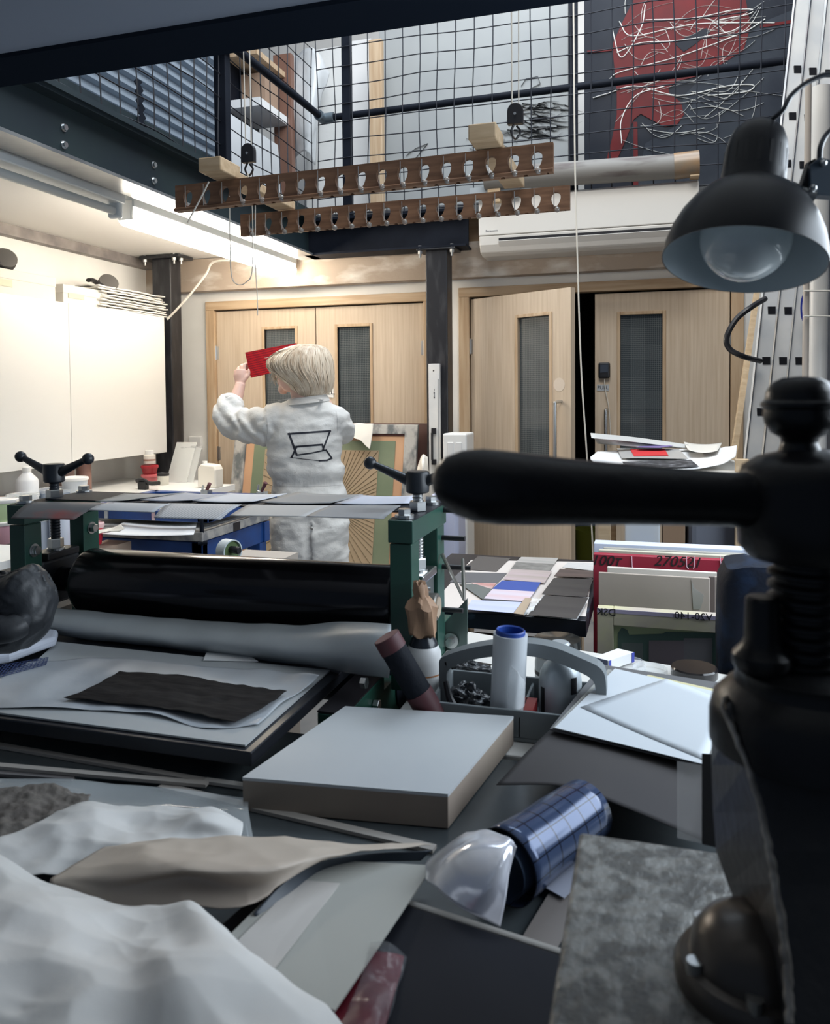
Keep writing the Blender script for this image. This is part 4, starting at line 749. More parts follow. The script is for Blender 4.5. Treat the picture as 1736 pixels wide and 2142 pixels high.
specs = [
 ([(500,345),(775,365),(655,480),(355,460)], PR('brown', (0.095, 0.085, 0.08)), 'charcoal brown print at the far left corner of the low table'),
 ([(330,485),(745,492),(665,578),(250,572)], PR('grey', (0.13, 0.13, 0.14)), 'mid grey print below the charcoal brown one'),
 ([(440,575),(655,580),(610,632),(480,610)], PR('rose', (0.52, 0.22, 0.20), col2=(0.62, 0.5, 0.48), ns=14), 'rose coloured print half covered by grey prints'),
 ([(330,580),(480,590),(615,632),(545,725)], PR('greengrey', (0.145, 0.16, 0.155)), 'green grey print nearest the press frame'),
 ([(870,352),(1190,362),(1150,420),(815,402)], PR('palegrey', (0.46, 0.43, 0.41), col2=(0.36, 0.35, 0.33), ns=8, stretch=(0.5, 4, 1)), 'pale grey striped print at the far middle'),
 ([(825,398),(1150,412),(1115,472),(778,458)], PR('mossgrey', (0.15, 0.145, 0.135), col2=(0.26, 0.25, 0.235), ns=26), 'mottled moss grey print in the middle row'),
 ([(785,458),(1135,474),(1070,577),(715,548)], PR('pink', (0.52, 0.42, 0.44), col2=(0.42, 0.36, 0.33), ns=6, stretch=(0.5, 4, 1)), 'soft pink and grey banded print in the middle row'),
 ([(705,556),(1038,572),(985,655),(620,628)], PR('blue', (0.04, 0.085, 0.36)), 'plain cobalt blue print'),
 ([(620,630),(985,653),(920,738),(545,712)], PR('blush', (0.66, 0.62, 0.72), col2=(0.66, 0.50, 0.54), ns=5, stretch=(0.6, 4, 1)), 'white print with faint pink bands below the blue one'),
 ([(545,712),(875,738),(868,752),(530,728)], PR('slate', (0.05, 0.05, 0.06)), 'thin dark strip of a covered print above the lavender one'),
 ([(440,726),(872,744),(800,838),(395,806)], PR('lavender', (0.56, 0.60, 0.84), col2=(0.48, 0.52, 0.78), ns=5, stretch=(0.6, 5, 1)), 'pale lavender print at the front edge'),
 ([(905,705),(960,712),(890,852),(800,840)], PR('tan', (0.42, 0.33, 0.24)), 'narrow tan card strip at the front edge'),
 ([(1270,400),(1488,405),(1488,472),(1225,442)], PR('lined', (0.64, 0.62, 0.60), col2=(0.5, 0.5, 0.5), ns=40, stretch=(1, 8, 1)), 'finely ruled white print at the far right'),
 ([(1205,455),(1490,475),(1490,532),(1150,520)], PR('umber', (0.075, 0.055, 0.048), col2=(0.13, 0.09, 0.08), ns=5, stretch=(0.5, 4, 1)), 'umber toned print at the right, furthest of the dark ones'),
 ([(1150,535),(1490,545),(1428,700),(1045,675)], DK, 'black brown print in the middle of the right column'),
 ([(1070,685),(1448,708),(1345,888),(930,852)], DK, 'largest black print at the front right corner'),
]
for i, (q, m, lab) in enumerate(specs): lay(c3(q), TZ+0.0015+i*0.0009, m, 'print', lab, 'print', gp)
lay(c3([(1062,678),(1458,702),(1350,898),(915,855)]), TZ+0.0009, PAPER, 'backing_sheet', 'white backing sheet showing round the largest black print', 'paper')
sheet('film_scrap', [[onZ(x, y, TZ+0.012) for x, y in c3([(960,715),(1000,712),(1035,718)])], [onZ(x, y, TZ+0.025) for x, y in c3([(930,790),(960,780),(990,780)])], [onZ(x, y, TZ+0.014) for x, y in c3([(890,850),(910,850),(935,850)])]], CLEAR, 'crumpled clear film scrap between tan strip and black print', 'film', amp=0.01, ns=40, t=0.0005)
# ---------------------------------------------- rack of screens
rk = thing('screen_trolley', 'low dark trolley carrying the upright screens', 'trolley', (0.05, 2.3, 0))
MB().box((-0.155, 2.01, 0.12), (0.55, 2.62, 0.15)).build('deck', NAVY, rk)
for x in (-0.11, 0.5):
    for y in (2.05, 2.57): mb = MB(); mb.lathe([(0.05, -0.015), (0.055, 0), (0.05, 0.015)], (x, y, 0.055), (1, 0, 0), n=20); mb.build('wheel', BLACK, rk, smooth=True); MB().box((x-0.02, y-0.02, 0.06), (x+0.02, y+0.02, 0.12)).build('castor', STEEL, rk)
def upright(name, x0, y0, x1, Y, m, label, cat, th=0.02, dz=0.0, zlow=0.15):
    a = onY(x0, y0, Y); b = onY(x1, y0, Y); mb = MB(); mb.box((a.x, Y, zlow), (b.x, Y+th, a.z+dz)); return tag(mb.build(name, m, bevel=0.002), label, cat), a, b
sp, a, b = upright('folding_tray', 1242, 1136, 1570, 2.50, mat('tray_blue_white', (0.66, 0.72, 0.86), 0.4), 'pale blue white plastic tray rim behind the screens', 'tray', 0.06)
upright('printing_frame', 1262, 1146, 1560, 2.44, mat('frame_grey_edge', (0.34, 0.33, 0.30), 0.6), 'thin grey screen edge just before the pale tray', 'frame')
upright('printing_frame', 1252, 1150, 1562, 2.40, mat('frame_pale', (0.60, 0.58, 0.46), 0.6, col2=(0.42, 0.40, 0.33), ns=9), 'cream edged screen behind the red one', 'frame')
REDF = mat('frame_red', (0.33, 0.018, 0.045), 0.45, col2=(0.28, 0.014, 0.035), ns=5)
ro, ra, rb = upright('printing_frame', 1241, 1159, 1575, 2.33, REDF, 'deep red screen frame with black handwriting', 'frame', 0.03)
text('100т', 0.042, onY(1266, 1174, 2.328), (1, 0, 0), (0, 0, 1), INK, ro, 'handwriting', shear=0.3)
text('270521', 0.042, onY(1416, 1176, 2.328), (1, 0, 0), (0, 0, 1), INK, ro, 'handwriting', shear=0.3)
mb = MB(); rr = random.Random(3)
for x in (1322, 1436, 1452, 1508, 1522):
    mb = MB(); mb.tube([onY(x+rr.uniform(-2, 2), 1164, 2.328), onY(x, 1185, 2.328), onY(x+rr.uniform(-3, 8), 1190, 2.328)], 0.0016, 5); mb.build('pink_drip', mat('drip_pink', (0.60, 0.38, 0.45), 0.5), ro)
upright('board_sheet', 1270, 1186, 1500, 2.27, CREAM, 'cream board sheet between red frame and cardboard', 'board', 0.012)
CARD = mat('grey_cardboard', (0.44, 0.38, 0.33), 0.75, col2=(0.40, 0.345, 0.30), ns=5)
co1, a, b = upright('cardboard_sheet', 1252, 1197, 1485, 2.19, CARD, 'large plain grey cardboard sheet before the red frame', 'cardboard', 0.008)
upright('cardboard_sheet', 1482, 1206, 1496, 2.205, mat('dark_brown_card', (0.14, 0.11, 0.10), 0.7), 'narrow dark brown card right of the large cardboard', 'cardboard', 0.008)  # one even dark brown for this card
upright('cardboard_sheet', 1494, 1206, 1530, 2.21, CARD, 'narrow grey cardboard strip beside the blue black bag', 'cardboard', 0.008)
mb = MB(); mb.prism([onY(x, y, 2.188) for x, y in ((1446, 1212), (1452, 1230), (1472, 1245), (1470, 1258), (1464, 1275), (1450, 1275))], (0, 0.001, 0)); mb.build('silver_tape', mat('duct_silver', (0.50, 0.50, 0.49), 0.3, 0.5), co1)
GF = mat('frame_lime', (0.55, 0.53, 0.32), 0.55, col2=(0.44, 0.38, 0.36), ns=8)
a = onY(1249, 1272, 2.05); b = onY(1520, 1272, 2.05)
gf = thing('printing_frame', 'yellow green stained screen in front with mirrored handwriting', 'frame', ((a.x+b.x)/2, 2.06, 0.15))
zt2 = a.z; sw2 = 0.040
for nm, q in (('stile', (a.x, a.x+sw2, 0.15, zt2)), ('stile', (b.x-0.01, b.x+0.03, 0.15, zt2)), ('rail', (a.x+sw2, b.x-0.01, zt2-0.042, zt2)), ('rail', (a.x+sw2, b.x-0.01, 0.15, 0.19))): MB().box((q[0], 2.05, q[2]), (q[1], 2.085, q[3])).build(nm, GF, gf, bevel=0.002)
MB().box((a.x, 2.049, zt2-0.010), (b.x+0.03, 2.05, zt2)).build('lilac_tape', mat('lilac_tape', (0.40, 0.36, 0.50), 0.5), gf)
MB().box((a.x+sw2, 2.07, 0.19), (b.x-0.01, 2.075, zt2-0.042)).build('mesh', mat('mesh_lime', (0.44, 0.52, 0.30), 0.5), gf)
mb = MB(); mb.prism([onY(x, y, 2.068) for x, y in ((1292, 1325), (1300, 1313), (1312, 1318), (1316, 1328), (1385, 1326), (1392, 1322), (1516, 1324), (1516, 1420), (1292, 1420))], (0, 0.001, 0)); mb.build('emulsion', mat('emulsion_teal', (0.085, 0.15, 0.125), 0.5), gf)
for (x0, y0, x1, y1, c) in ((1357, 1340, 1430, 1420, (0.20, 0.165, 0.18)), (1300, 1345, 1345, 1420, (0.15, 0.18, 0.17)), (1430, 1335, 1490, 1420, (0.20, 0.19, 0.20))):
    mb = MB(); mb.prism([onY(x0, y0, 2.066), onY(x1, y0, 2.066), onY(x1, y1, 2.066), onY(x0, y1, 2.066)], (0, 0.001, 0)); mb.build('stain', mat('stain%d' % x0, c, 0.55), gf)
text('V20-140', 0.026, onY(1450, 1290, 2.048), (-1, 0, 0), (0, 0, 1), INK, gf, 'handwriting')
text('DSK', 0.026, onY(1268, 1281, 2.048), (-1, 0, 0), (0, 0, 1), INK, gf, 'handwriting')
# dark blue bag
c = P(1585, 1290, 1.76); bg = MB(); cc = V((c.x+0.02, c.y, 0))
rings = []
for z, wx, wy in ((0.62, .09, .07), (0.64, .102, .08), (0.85, .107, .085), (0.98, .104, .08), (1.015, .09, .065), (1.025, .05, .04)):
    rings.append([V((cc.x + math.copysign(abs(math.cos(t))**0.5, math.cos(t))*wx, cc.y + math.copysign(abs(math.sin(t))**0.5, math.sin(t))*wy, z + 0.006*math.sin(3*t))) for t in [2*math.pi*k/32 for k in range(32)]])
bg.loft(rings); o = bg.build('bag', mat('bag_navy', (0.004, 0.007, 0.016), 0.6, spec=0.2, col2=(0.008, 0.022, 0.055), ns=14, lo=0.5, hi=0.75, bump=0.3, bs=30), smooth=True); tag(o, 'blue black soft bag standing right of the screens', 'bag')
MB().box((cc.x-0.10, cc.y-0.085, 0), (cc.x+0.12, cc.y+0.085, 0.619)).build('stool', mat('stool_blue', (0.20, 0.28, 0.34), 0.4)); tag(bpy.data.objects['stool'], 'blue grey box stool under the blue black bag', 'stool')
# ---------------------------------------------- paper rack by the doors
pz = 1.115
pa = onZ(1240, 985, pz); Yf, Yb2 = 3.02, 3.62; xq0 = onY(1238, 950, 3.4).x; xq1 = onY(1545, 950, 3.4).x
pr = thing('paper_rack', 'wooden paper rack loaded with white sheets before the right door', 'rack', ((xq0+xq1)/2, 3.4, 0))
MB().box((xq0+0.02, Yf+0.03, pz-0.05), (xq1, Yb2, pz-0.012)).build('top', CREAM, pr)
MB().box((xq0+0.05, Yf+0.08, 0.70), (xq1, Yb2, 0.73)).build('lower_shelf', BATTEN, pr)
for x in (xq0+0.07, xq1-0.02):
    for y in (Yf+0.06, Yb2-0.06): MB().box((x-0.022, y-0.022, 0), (x+0.022, y+0.022, pz+(0.035 if x > 0 and y < 3.5 else -0.05))).build('post', BATTEN, pr)
def zl_(x, y, z): return onZ(x, y, z)
sheet('paper_sheet', [[zl_(1236, 962, pz+.03), zl_(1270, 985, pz), zl_(1400, 985, pz), zl_(1500, 972, pz+.01), zl_(1538, 955, pz+.04)], [zl_(1236, 955, pz+.03), zl_(1300, 960, pz), zl_(1400, 960, pz), zl_(1480, 955, pz), zl_(1540, 945, pz+.05)], [zl_(1250, 945, pz+.02), zl_(1320, 943, pz), zl_(1400, 940, pz), zl_(1480, 940, pz), zl_(1541, 932, pz+.06)]], PAPER, 'large white paper sheets with curling edges on the paper rack', 'paper', sub=16, amp=0.004, t=0.003)
sheet('paper_roll', [[zl_(1237, 916, pz+.085), zl_(1330, 925, pz+.05), zl_(1440, 938, pz+.015)], [zl_(1236, 906, pz+.10), zl_(1330, 915, pz+.065), zl_(1440, 930, pz+.03)], [zl_(1250, 928, pz+.04), zl_(1330, 934, pz+.03), zl_(1440, 938, pz+.006)]], mat('vellum', (0.62, 0.62, 0.60), 0.4), 'curled translucent sheet along the back of the paper pile', 'paper', sub=16, t=0.001)
lay([(1300, 958), (1440, 960), (1420, 940), (1290, 938)], pz+0.012, mat('sleeve', (0.50, 0.49, 0.47), 0.3), 'print_sleeve', 'frosted sleeve holding the red print on the rack', 'sleeve')
lay([(1326, 954), (1398, 953), (1390, 939), (1318, 940)], pz+0.015, mat('scarlet', (0.66, 0.03, 0.035), 0.5), 'print', 'small bright red print on the frosted sleeve', 'print')
lay([(1330, 936), (1380, 937), (1408, 933), (1360, 925)], pz+0.030, mat('purple_pr', (0.20, 0.15, 0.36), 0.5), 'print', 'purple print corner behind the frosted sleeve', 'print')
lay([(1318, 982), (1462, 976), (1445, 962), (1300, 966)], pz+0.008, mat('charcoal_pr', (0.02, 0.02, 0.024), 0.6, col2=(0.25, 0.25, 0.27), ns=30, lo=0.5, hi=0.75), 'print', 'charcoal textured print at the front of the white paper', 'print')
lay([(1440, 948), (1500, 950), (1510, 932), (1430, 930)], pz+0.02, CREAM, 'paper_sheet', 'small cream paper at the back right of the pile', 'paper', bow=0.01)
# under the rack
tbx = onY(1306, 1120, 3.1); o = thing('clear_box', 'clear plastic box with blue lid clips on the rack lower shelf', 'box', (tbx.x+0.06, 3.2, 0.73))
MB().box((tbx.x, 3.12, 0.731), (tbx.x+0.13, 3.36, 0.90)).build('box_body', MILKY, o, bevel=0.006); MB().box((tbx.x+0.02, 3.13, 0.74), (tbx.x+0.11, 3.35, 0.85)).build('contents', mat('blue_stuff', (0.12, 0.20, 0.50), 0.5), o)
MB().box((tbx.x+0.14, 3.14, 0.731), (tbx.x+0.22, 3.40, 0.93)).build('parcel', mat('brown_parcel', (0.26, 0.165, 0.10), 0.7)); tag(bpy.data.objects['parcel'], 'brown parcel beside the clear box on the rack', 'parcel')
MB().box((tbx.x+0.23, 3.13, 0.731), (tbx.x+0.46, 3.42, 0.93)).build('fabric_bundle', mat('grey_fabric', (0.14, 0.15, 0.18), 0.9), bevel=0.03, seg=3); tag(bpy.data.objects['fabric_bundle'], 'grey fabric bundle in the middle of the rack lower shelf', 'bundle')
# ---------------------------------------------- ladder, pipes, batten, hose
la = thing('extension_ladder', 'triple aluminium extension ladder leaning at the right', 'ladder', (0.7, 4.4, 0))
def rail_at(x_top, x_bot, d_top, d_bot, w, dep, nm):
    t = P(x_top, -10, d_top); b = P(x_bot, 985, d_bot); k = (0 - b.z) / (t.z - b.z); b = b + (t - b) * k
    r = RT * w; f = _f0 * dep; mb = MB()
    mb.hexa([b, b + r, b + r + f, b + f], [t, t + r, t + r + f, t + f]); o = mb.build(nm, ALU, la, bevel=0.003); return b, t, o
for i, (xt, xb3) in enumerate(((1664, 1556), (1696, 1592), (1730, 1626))):
    b, t, o = rail_at(xt, xb3, 4.28+i*0.03, 3.98+i*0.03, 0.080, 0.025, 'stile')
    for j in range(12):
        z = 0.25 + 0.26*j
        if z > t.z - 0.1: break
        k = (z - b.z) / (t.z - b.z); p = b.lerp(t, k) + RT*0.052
        m = MB(); m.prism([p + RT*a_*0.019 + UP*b_*0.019 - _f0*0.006 for a_, b_ in ((-1, -1), (1, -1), (1, 1), (-1, 1))], _f0*0.012); m.build('rung_socket', BLACK, o)
    mb = MB(); k = RT*0.004; mb.hexa([b - _f0*0.006, b + k - _f0*0.006, b + k, b], [t - _f0*0.006, t + k - _f0*0.006, t + k, t]); mb.build('stile_lip', STEEL, o)
    b2, t2, o2 = rail_at(xt, xb3, 4.48+i*0.03, 4.18+i*0.03, 0.080, 0.025, 'stile')
    for j in range(12):
        z = 0.25 + 0.26*j
        if z > t.z - 0.1: break
        k = (z - b.z) / (t.z - b.z); mb = MB(); mb.cyl(b.lerp(t, k) + RT*0.04 + _f0*0.03, b2.lerp(t2, k) + RT*0.04, 0.014, n=10); mb.build('rung', ALU, la)
p = P(1680, 645, 4.05) - FW*0.012; lg = thing('ladder_sticker', 'blue and white oval maker sticker on the right ladder stile', 'sticker', p)
mb = MB(); mb.tube([p - FW*0.0, p - FW*0.001], 0.001, 40)
el = [p + RT*0.021*math.cos(t) + UP*0.075*math.sin(t) for t in [2*math.pi*k/40 for k in range(40)]]; m = MB(); m.prism(el, -FW*0.001); m.build('oval', mat('sticker_blue', (0.02, 0.035, 0.30), 0.4), lg)
el = [p + RT*0.006 + RT*0.018*math.cos(t) + UP*0.062*math.sin(t) - FW*0.0012 for t in [2*math.pi*k/40 for k in range(40)]]; m = MB(); m.prism(el, -FW*0.001); m.build('oval_inner', WPLAS, lg)
text('WERNER', 0.030, p + RT*0.008 - FW*0.0026, UP, -RT, INK, lg)
mb = MB(); b = P(1696, 985, 3.15); b.z = 0; t = P(1706, 200, 3.15); mb.cyl((b.x+0.02, b.y, 0), (t.x+0.02, t.y, 2.6), 0.034, n=24); o = mb.build('pipe', mat('pipe_white', (0.75, 0.73, 0.69), 0.3), smooth=True); tag(o, 'white vertical pipe at the right, beside the ladder', 'pipe')
mb = MB(); b = P(1681, 985, 3.12); t = P(1688, 0, 3.12); mb.cyl((b.x, b.y, 0), (b.x+0.005, b.y, 2.6), 0.012, n=16); o = mb.build('pipe', mat('pipe_tan', (0.50, 0.44, 0.38), 0.35), smooth=True); tag(o, 'thin beige pipe between ladder and white pipe', 'pipe')
for z in (1.70, 1.80):
    mb = MB(); q = P(1700, 822-(z-1.4)*1656/3.1, 3.08); mb.tube([q + RT*(-0.035), q + RT*0.05, q + RT*0.12 + FW*0.02], 0.004, 6); o = mb.build('cable_tie', CORD); tag(o, ['lower pale tie round the vertical pipes', 'upper pale tie round the vertical pipes'][z > 1.75], 'tie')
mb = MB(); a_, b_ = P(1578, 620, 4.5), P(1530, 955, 4.1); dirv = (a_-b_).normalized(); b0 = b_ + dirv*(-b_.z/dirv.z); k = RT*0.028; f = _f0*0.02; top = a_ + dirv*0.1
mb.hexa([b0, b0+k, b0+k+f, b0+f], [top, top+k, top+k+f, top+f]); tag(mb.build('wooden_batten', BATTEN), 'thin raw wooden batten leaning left of the ladder', 'batten')
mb = MB(); mb.tube(curve([P(1600, 625, 4.0), P(1572, 642, 3.9), P(1540, 668, 3.9), P(1520, 705, 3.9), P(1526, 730, 3.9), P(1556, 746, 3.9), P(1590, 755, 4.0)], 40), 0.014, 10); tag(mb.build('hose', BLACK, smooth=True), 'black hose looping out from behind the ladder', 'hose')
# ================================================================== FOREGROUND
BZ = 0.80
BENCH = mat('bench_slate', (0.040, 0.050, 0.056), 0.25, col2=(0.075, 0.085, 0.09), ns=5)
wb = thing('workbench', 'slate topped workbench in the foreground', 'workbench', (-0.4, 0.6, 0))
MB().box((-2.0, -0.1, BZ-0.035), (0.92, 1.265, BZ)).build('top', BENCH, wb, bevel=0.003)
for x in (-1.93, 0.85):
    for y in (0.0, 1.2): MB().box((x-0.035, y-0.035, 0), (x+0.035, y+0.035, BZ-0.035)).build('leg', NAVY, wb)
wt = thing('side_bench', 'white topped bench behind the tool caddy', 'bench', (0.2, 1.58, 0))
mb = MB(); mb.prism([(-0.46, 1.28, BZ-0.03), (0.92, 1.28, BZ-0.03), (0.92, 1.70, BZ-0.03), (0.20, 1.76, BZ-0.03), (-0.46, 1.93, BZ-0.03)], (0, 0, 0.03)); mb.build('top', mat('white_laminate', (0.74, 0.73, 0.70), 0.3), wt, bevel=0.003)
for x, y in ((-0.40, 1.33), (0.86, 1.33), (-0.40, 1.84), (0.86, 1.64)): MB().box((x-0.025, y-0.025, 0), (x+0.025, y+0.025, BZ-0.03)).build('leg', NAVY, wt)
# ---------------------------------------------- etching press
ep = thing('etching_press', 'green etching press with black steel roller and T handles', 'press', (-0.95, 1.63, 0))
XL0, XL1, XR0, XR1 = -1.449, -1.406, -0.506, -0.460
for (x0, x1, side) in ((XL0, XL1, 0), (XR0, XR1, 1)):
    for (y0, y1) in ((1.50, 1.555), (1.70, 1.76)): MB().box((x0, y0, 0.80), (x1, y1, 1.098)).build('upright_post', GREEN, ep, bevel=0.002)
    MB().box((x0-0.002, 1.496, 1.10), (x1+0.004, 1.765, 1.146)).build('crosshead', GREEN, ep, bevel=0.002)
    MB().box((x0-0.06, 1.286, 0.70), (x1-0.012, 2.06, 0.80) if not side else (x1-0.06, 2.06, 0.80)).build('side_rail', GREEN, ep, bevel=0.002)
    if side:
        MB().box((-0.573, 1.286, 0.745), (-0.519, 1.498, 0.83)).build('rail_end', GREEN, ep, bevel=0.002)
        MB().box((-0.573, 1.286, 0.831), (-0.519, 1.498, 0.834)).build('rail_strip', mat('rail_dark', (0.05, 0.045, 0.05), 0.3, 0.5), ep)
        for q in ((755, 1428), (782, 1474)):
            p = onX(q[0], q[1], -0.518); mb = MB(); hexnut(mb, p, 0.011, 0.012, (1, 0, 0)); mb.build('rail_bolt', STEEL, ep)
    xm = (x0+x1)/2
    for y in (1.53, 1.732):
        mb = MB(); hexnut(mb, (xm, y, 1.153), 0.014, 0.012); mb.lathe([(0.02, 1.146), (0.02, 1.153)], (xm, y, 0), n=20); mb.build('top_bolt', STEEL, ep)
    MB().box((x0-0.003, 1.505, 1.146), (x1+0.006, 1.76, 1.1465)).build('paint_chip', NAVY, ep)
    # side bolts facing right
    for y, z in ((1.528, 1.035), (1.73, 1.055)):
        if side: continue
        mb = MB(); mb.lathe([(0.016, 0), (0.016, 0.003)], (x1, y, z), (1, 0, 0), n=24); hexnut(mb, (x1+0.003, y, z), 0.0115, 0.011, (1, 0, 0)); mb.build('side_bolt', STEEL, ep)
    # pressure screw, T handle
    mb = MB(); mb.cyl((xm, 1.625, 1.0), (xm, 1.625, 1.195), 0.011, n=20)
    for k in range(24): mb.lathe([(0.0108, 0), (0.0122, 0.002), (0.0108, 0.004)], (xm, 1.625, 1.02+k*0.007), n=18, cap0=False, cap1=False)
    sc = mb.build('pressure_screw', STEEL if side else HBLACK, ep, smooth=True)
    mb = MB(); hexnut(mb, (xm, 1.625, 1.146), 0.020, 0.022); mb.build('lock_nut', STEEL, ep)
    mb = MB(); hexnut(mb, (xm, 1.625, 1.022), 0.019, 0.024); mb.lathe([(0.021, 1.016), (0.021, 1.022)], (xm, 1.625, 0), n=20); mb.build('lower_nut', STEEL, ep)
    hz = 1.192; mb = MB(); mb.lathe([(0.022, hz-0.006), (0.025, hz-0.003), (0.0265, hz+0.036), (0.024, hz+0.040)], (xm, 1.625, 0), n=32); hub = mb.build('handle_hub', HBLACK, ep, smooth=True)
    for s in (-1, 1):
        e = V((xm + s*0.104, 1.625 - s*0.012, hz+0.052)); m = MB(); st_ = V((xm + s*0.016, 1.625, hz+0.018))
        m.tube([st_, st_.lerp(e, 0.5), e], [0.0125, 0.0095, 0.0075], 14); m.ball(e + V((s*0.008, 0, 0.003)), 0.0142, 20); m.build('handle_arm', HBLACK, ep, smooth=True)
    # bearing block
    MB().box((x0+0.004, 1.56, 0.885), (x1-0.006, 1.695, 1.0)).build('bearing_block', mat('bearing_grey', (0.16, 0.18, 0.18), 0.4, 0.5) if side else HBLACK, ep, bevel=0.008)
    mb = MB(); mb.box((x0-0.008, 1.57, 1.0), (x1+0.004, 1.68, 1.018)); mb.build('bearing_cap', BLACK if not side else STEEL, ep, bevel=0.003)
    MB().box((x0, 1.30, 0), (x1, 1.42, 0.70)).build('leg', GREEN, ep); MB().box((x0, 1.95, 0), (x1, 2.07, 0.70)).build('leg', GREEN, ep)
mb = MB(); mb.lathe([(0.028, -0.012), (0.030, 0), (0.030, 0.012), (0.027, 0.015)], (XR1, 1.645, 0.935), (1, 0, 0), n=32); mb.build('shaft_collar', mat('collar', (0.20, 0.19, 0.17), 0.4, 0.6), ep, smooth=True)
mb = MB(); mb.lathe([(0.022, 0.0145), (0.022, 0.017)], (XR1, 1.645, 0.935), (1, 0, 0), n=32); mb.lathe([(0.004, 0.0165), (0.004, 0.018)], (XR1, 1.645, 0.935), (1, 0, 0), n=12); mb.build('collar_face', mat('collar_tan', (0.42, 0.33, 0.25), 0.5), ep)
mb = MB(); mb.lathe([(0.076, XL1+0.075), (0.080, XL1+0.085), (0.080, XR0-0.03), (0.076, XR0-0.02)], (0, 1.625, 0.945), (1, 0, 0), n=72); mb.lathe([(0.03, XL1-0.01), (0.03, XR0+0.01)], (0, 1.625, 0.945), (1, 0, 0), n=32)
mb.build('roller', mat('roller_steel', (0.022, 0.022, 0.026), 0.17, 0.65), ep, smooth=True)
mb = MB(); mb.lathe([(0.055, XL1+0.01), (0.055, XR0-0.01)], (0, 1.625, 0.772), (1, 0, 0), n=40); mb.build('lower_roller', NAVY, ep, smooth=True)
bedY0 = 1.062; bedX1 = -0.583
bed = MB().box((-1.385, bedY0, 0.834), (bedX1, 2.06, 0.856)).build('bed', mat('bed_black', (0.02, 0.022, 0.028), 0.3, 0.3), ep, bevel=0.002)
mb = MB(); mb.cyl((-1.28, 1.14, 0.80), (-1.28, 1.14, 0.834), 0.018); mb.build('bed_stop', mat('stop_brown', (0.05, 0.03, 0.025), 0.5), ep)
mb = MB(); mb.prism([onY(x, y, 1.77) for x, y in ((931, 1302), (977, 1252), (977, 1390), (931, 1425))], (0, 0.008, 0)); mb.build('guard_plate', mat('guard_green', (0.10, 0.14, 0.13), 0.18, 0.4), ep)
for q, ln in (((933, 1067), 0.02), ((934, 1125), 0.04), ((930, 1275), 0.03), ((925, 1185), 0.06)):
    p = onY(q[0], q[1], 1.74); mb = MB(); mb.cyl((XR1-0.01, 1.74, p.z), (XR1+0.03+ln*0.6, 1.74, p.z), 0.006, n=12); mb.build('guide_pin', BLACK, ep, smooth=True)
mb = MB(); a_, b_, c_ = onY(925, 1160, 1.72), onY(971, 1256, 1.62), onY(968, 1170, 1.70); mb.tube([a_, a_.lerp(b_, .5), b_], [0.0045, 0.0038, 0.0030], 8); mb.tube([b_, b_.lerp(c_, .4), c_], [0.0030, 0.0045, 0.0035], 8); mb.build('crank_link', mat('dull_steel', (0.36, 0.34, 0.31), 0.35, 0.9), ep, smooth=True)
p = onY(943, 1340, 1.765); mb = MB(); mb.lathe([(0.018, 0), (0.018, -0.003)], p, (0, 1, 0), n=24); mb.lathe([(0.011, -0.003), (0.010, -0.014)], p, (0, 1, 0), n=6); mb.build('plate_bolt', STEEL, ep)
p = onX(868, 1262, XR1); mb = MB(); hexnut(mb, p, 0.008, 0.008, (1, 0, 0)); mb.cyl(p+V((0, 0, 0.028)), p+V((0.03, 0.01, 0.028)), 0.005); mb.build('adjuster', STEEL, ep)
# card row lying across the press crossheads
lay_z = 1.150
MB().box((XL0+0.03, 1.585, 1.1475), (XR1-0.03, 1.735, 1.1500)).build('carrier_board', NAVY); tag(bpy.data.objects['carrier_board'], 'thin dark board laid across the press under the card row', 'board')
GR = lambda n, c: mat('card_' + n, c, 0.6)
def dcard(q, m, lab, droop, z=lay_z+0.002):
    """card whose front edge may droop; q = front-left, front-right, back-right, back-left pixels"""
    fl, fr_, br, bl = q
    A_, B_ = onZ(*bl, z), onZ(*br, z); C_, D_ = onZ(*fl, z-droop), onZ(*fr_, z-droop)
    rows = [[A_, A_.lerp(B_, .5), B_]]; 
    for t in (0.35, 0.7, 1.0): rows.append([A_.lerp(C_, t) + V((0, 0, droop*(t - t*t))), (A_.lerp(B_, .5)).lerp(C_.lerp(D_, .5), t) + V((0, 0, droop*(t-t*t))), B_.lerp(D_, t) + V((0, 0, droop*(t-t*t)))])
    sheet('card', rows, m, lab, 'card', sub=10, t=0.0012, group='cards laid across the press')
LINED = mat('card_lined', (0.42, 0.43, 0.46), 0.6)
wv = LINED.node_tree; n1 = wv.nodes.new('ShaderNodeTexWave'); n1.inputs['Scale'].default_value = 42; n1.bands_direction = 'X'; r1 = wv.nodes.new('ShaderNodeValToRGB'); tc1 = wv.nodes.new('ShaderNodeTexCoord')
r1.color_ramp.elements[0].color = (0.34, 0.35, 0.38, 1); r1.color_ramp.elements[1].color = (0.60, 0.60, 0.61, 1)
wv.links.new(tc1.outputs['Object'], n1.inputs[0]); wv.links.new(n1.outputs[0], r1.inputs[0]); wv.links.new(r1.outputs[0], wv.nodes['Principled BSDF'].inputs['Base Color'])
BLUSH = mat('card_blush', (0.16, 0.155, 0.155), 0.5, col2=(0.36, 0.09, 0.08), ns=7, stretch=(1, 2.2, 1), lo=0.52, hi=0.72)
dcard([(23, 1084), (155, 1087), (240, 1052), (70, 1050)], BLUSH, 'dark grey card with red blush drooping at the left end', 0.028)
dcard([(185, 1067), (322, 1072), (358, 1054), (225, 1051)], GR('pale', (0.56, 0.56, 0.57)), 'pale card second in the front row', 0.010)
dcard([(322, 1083), (462, 1087), (505, 1056), (352, 1053)], LINED, 'finely ruled card third in the front row', 0.014)
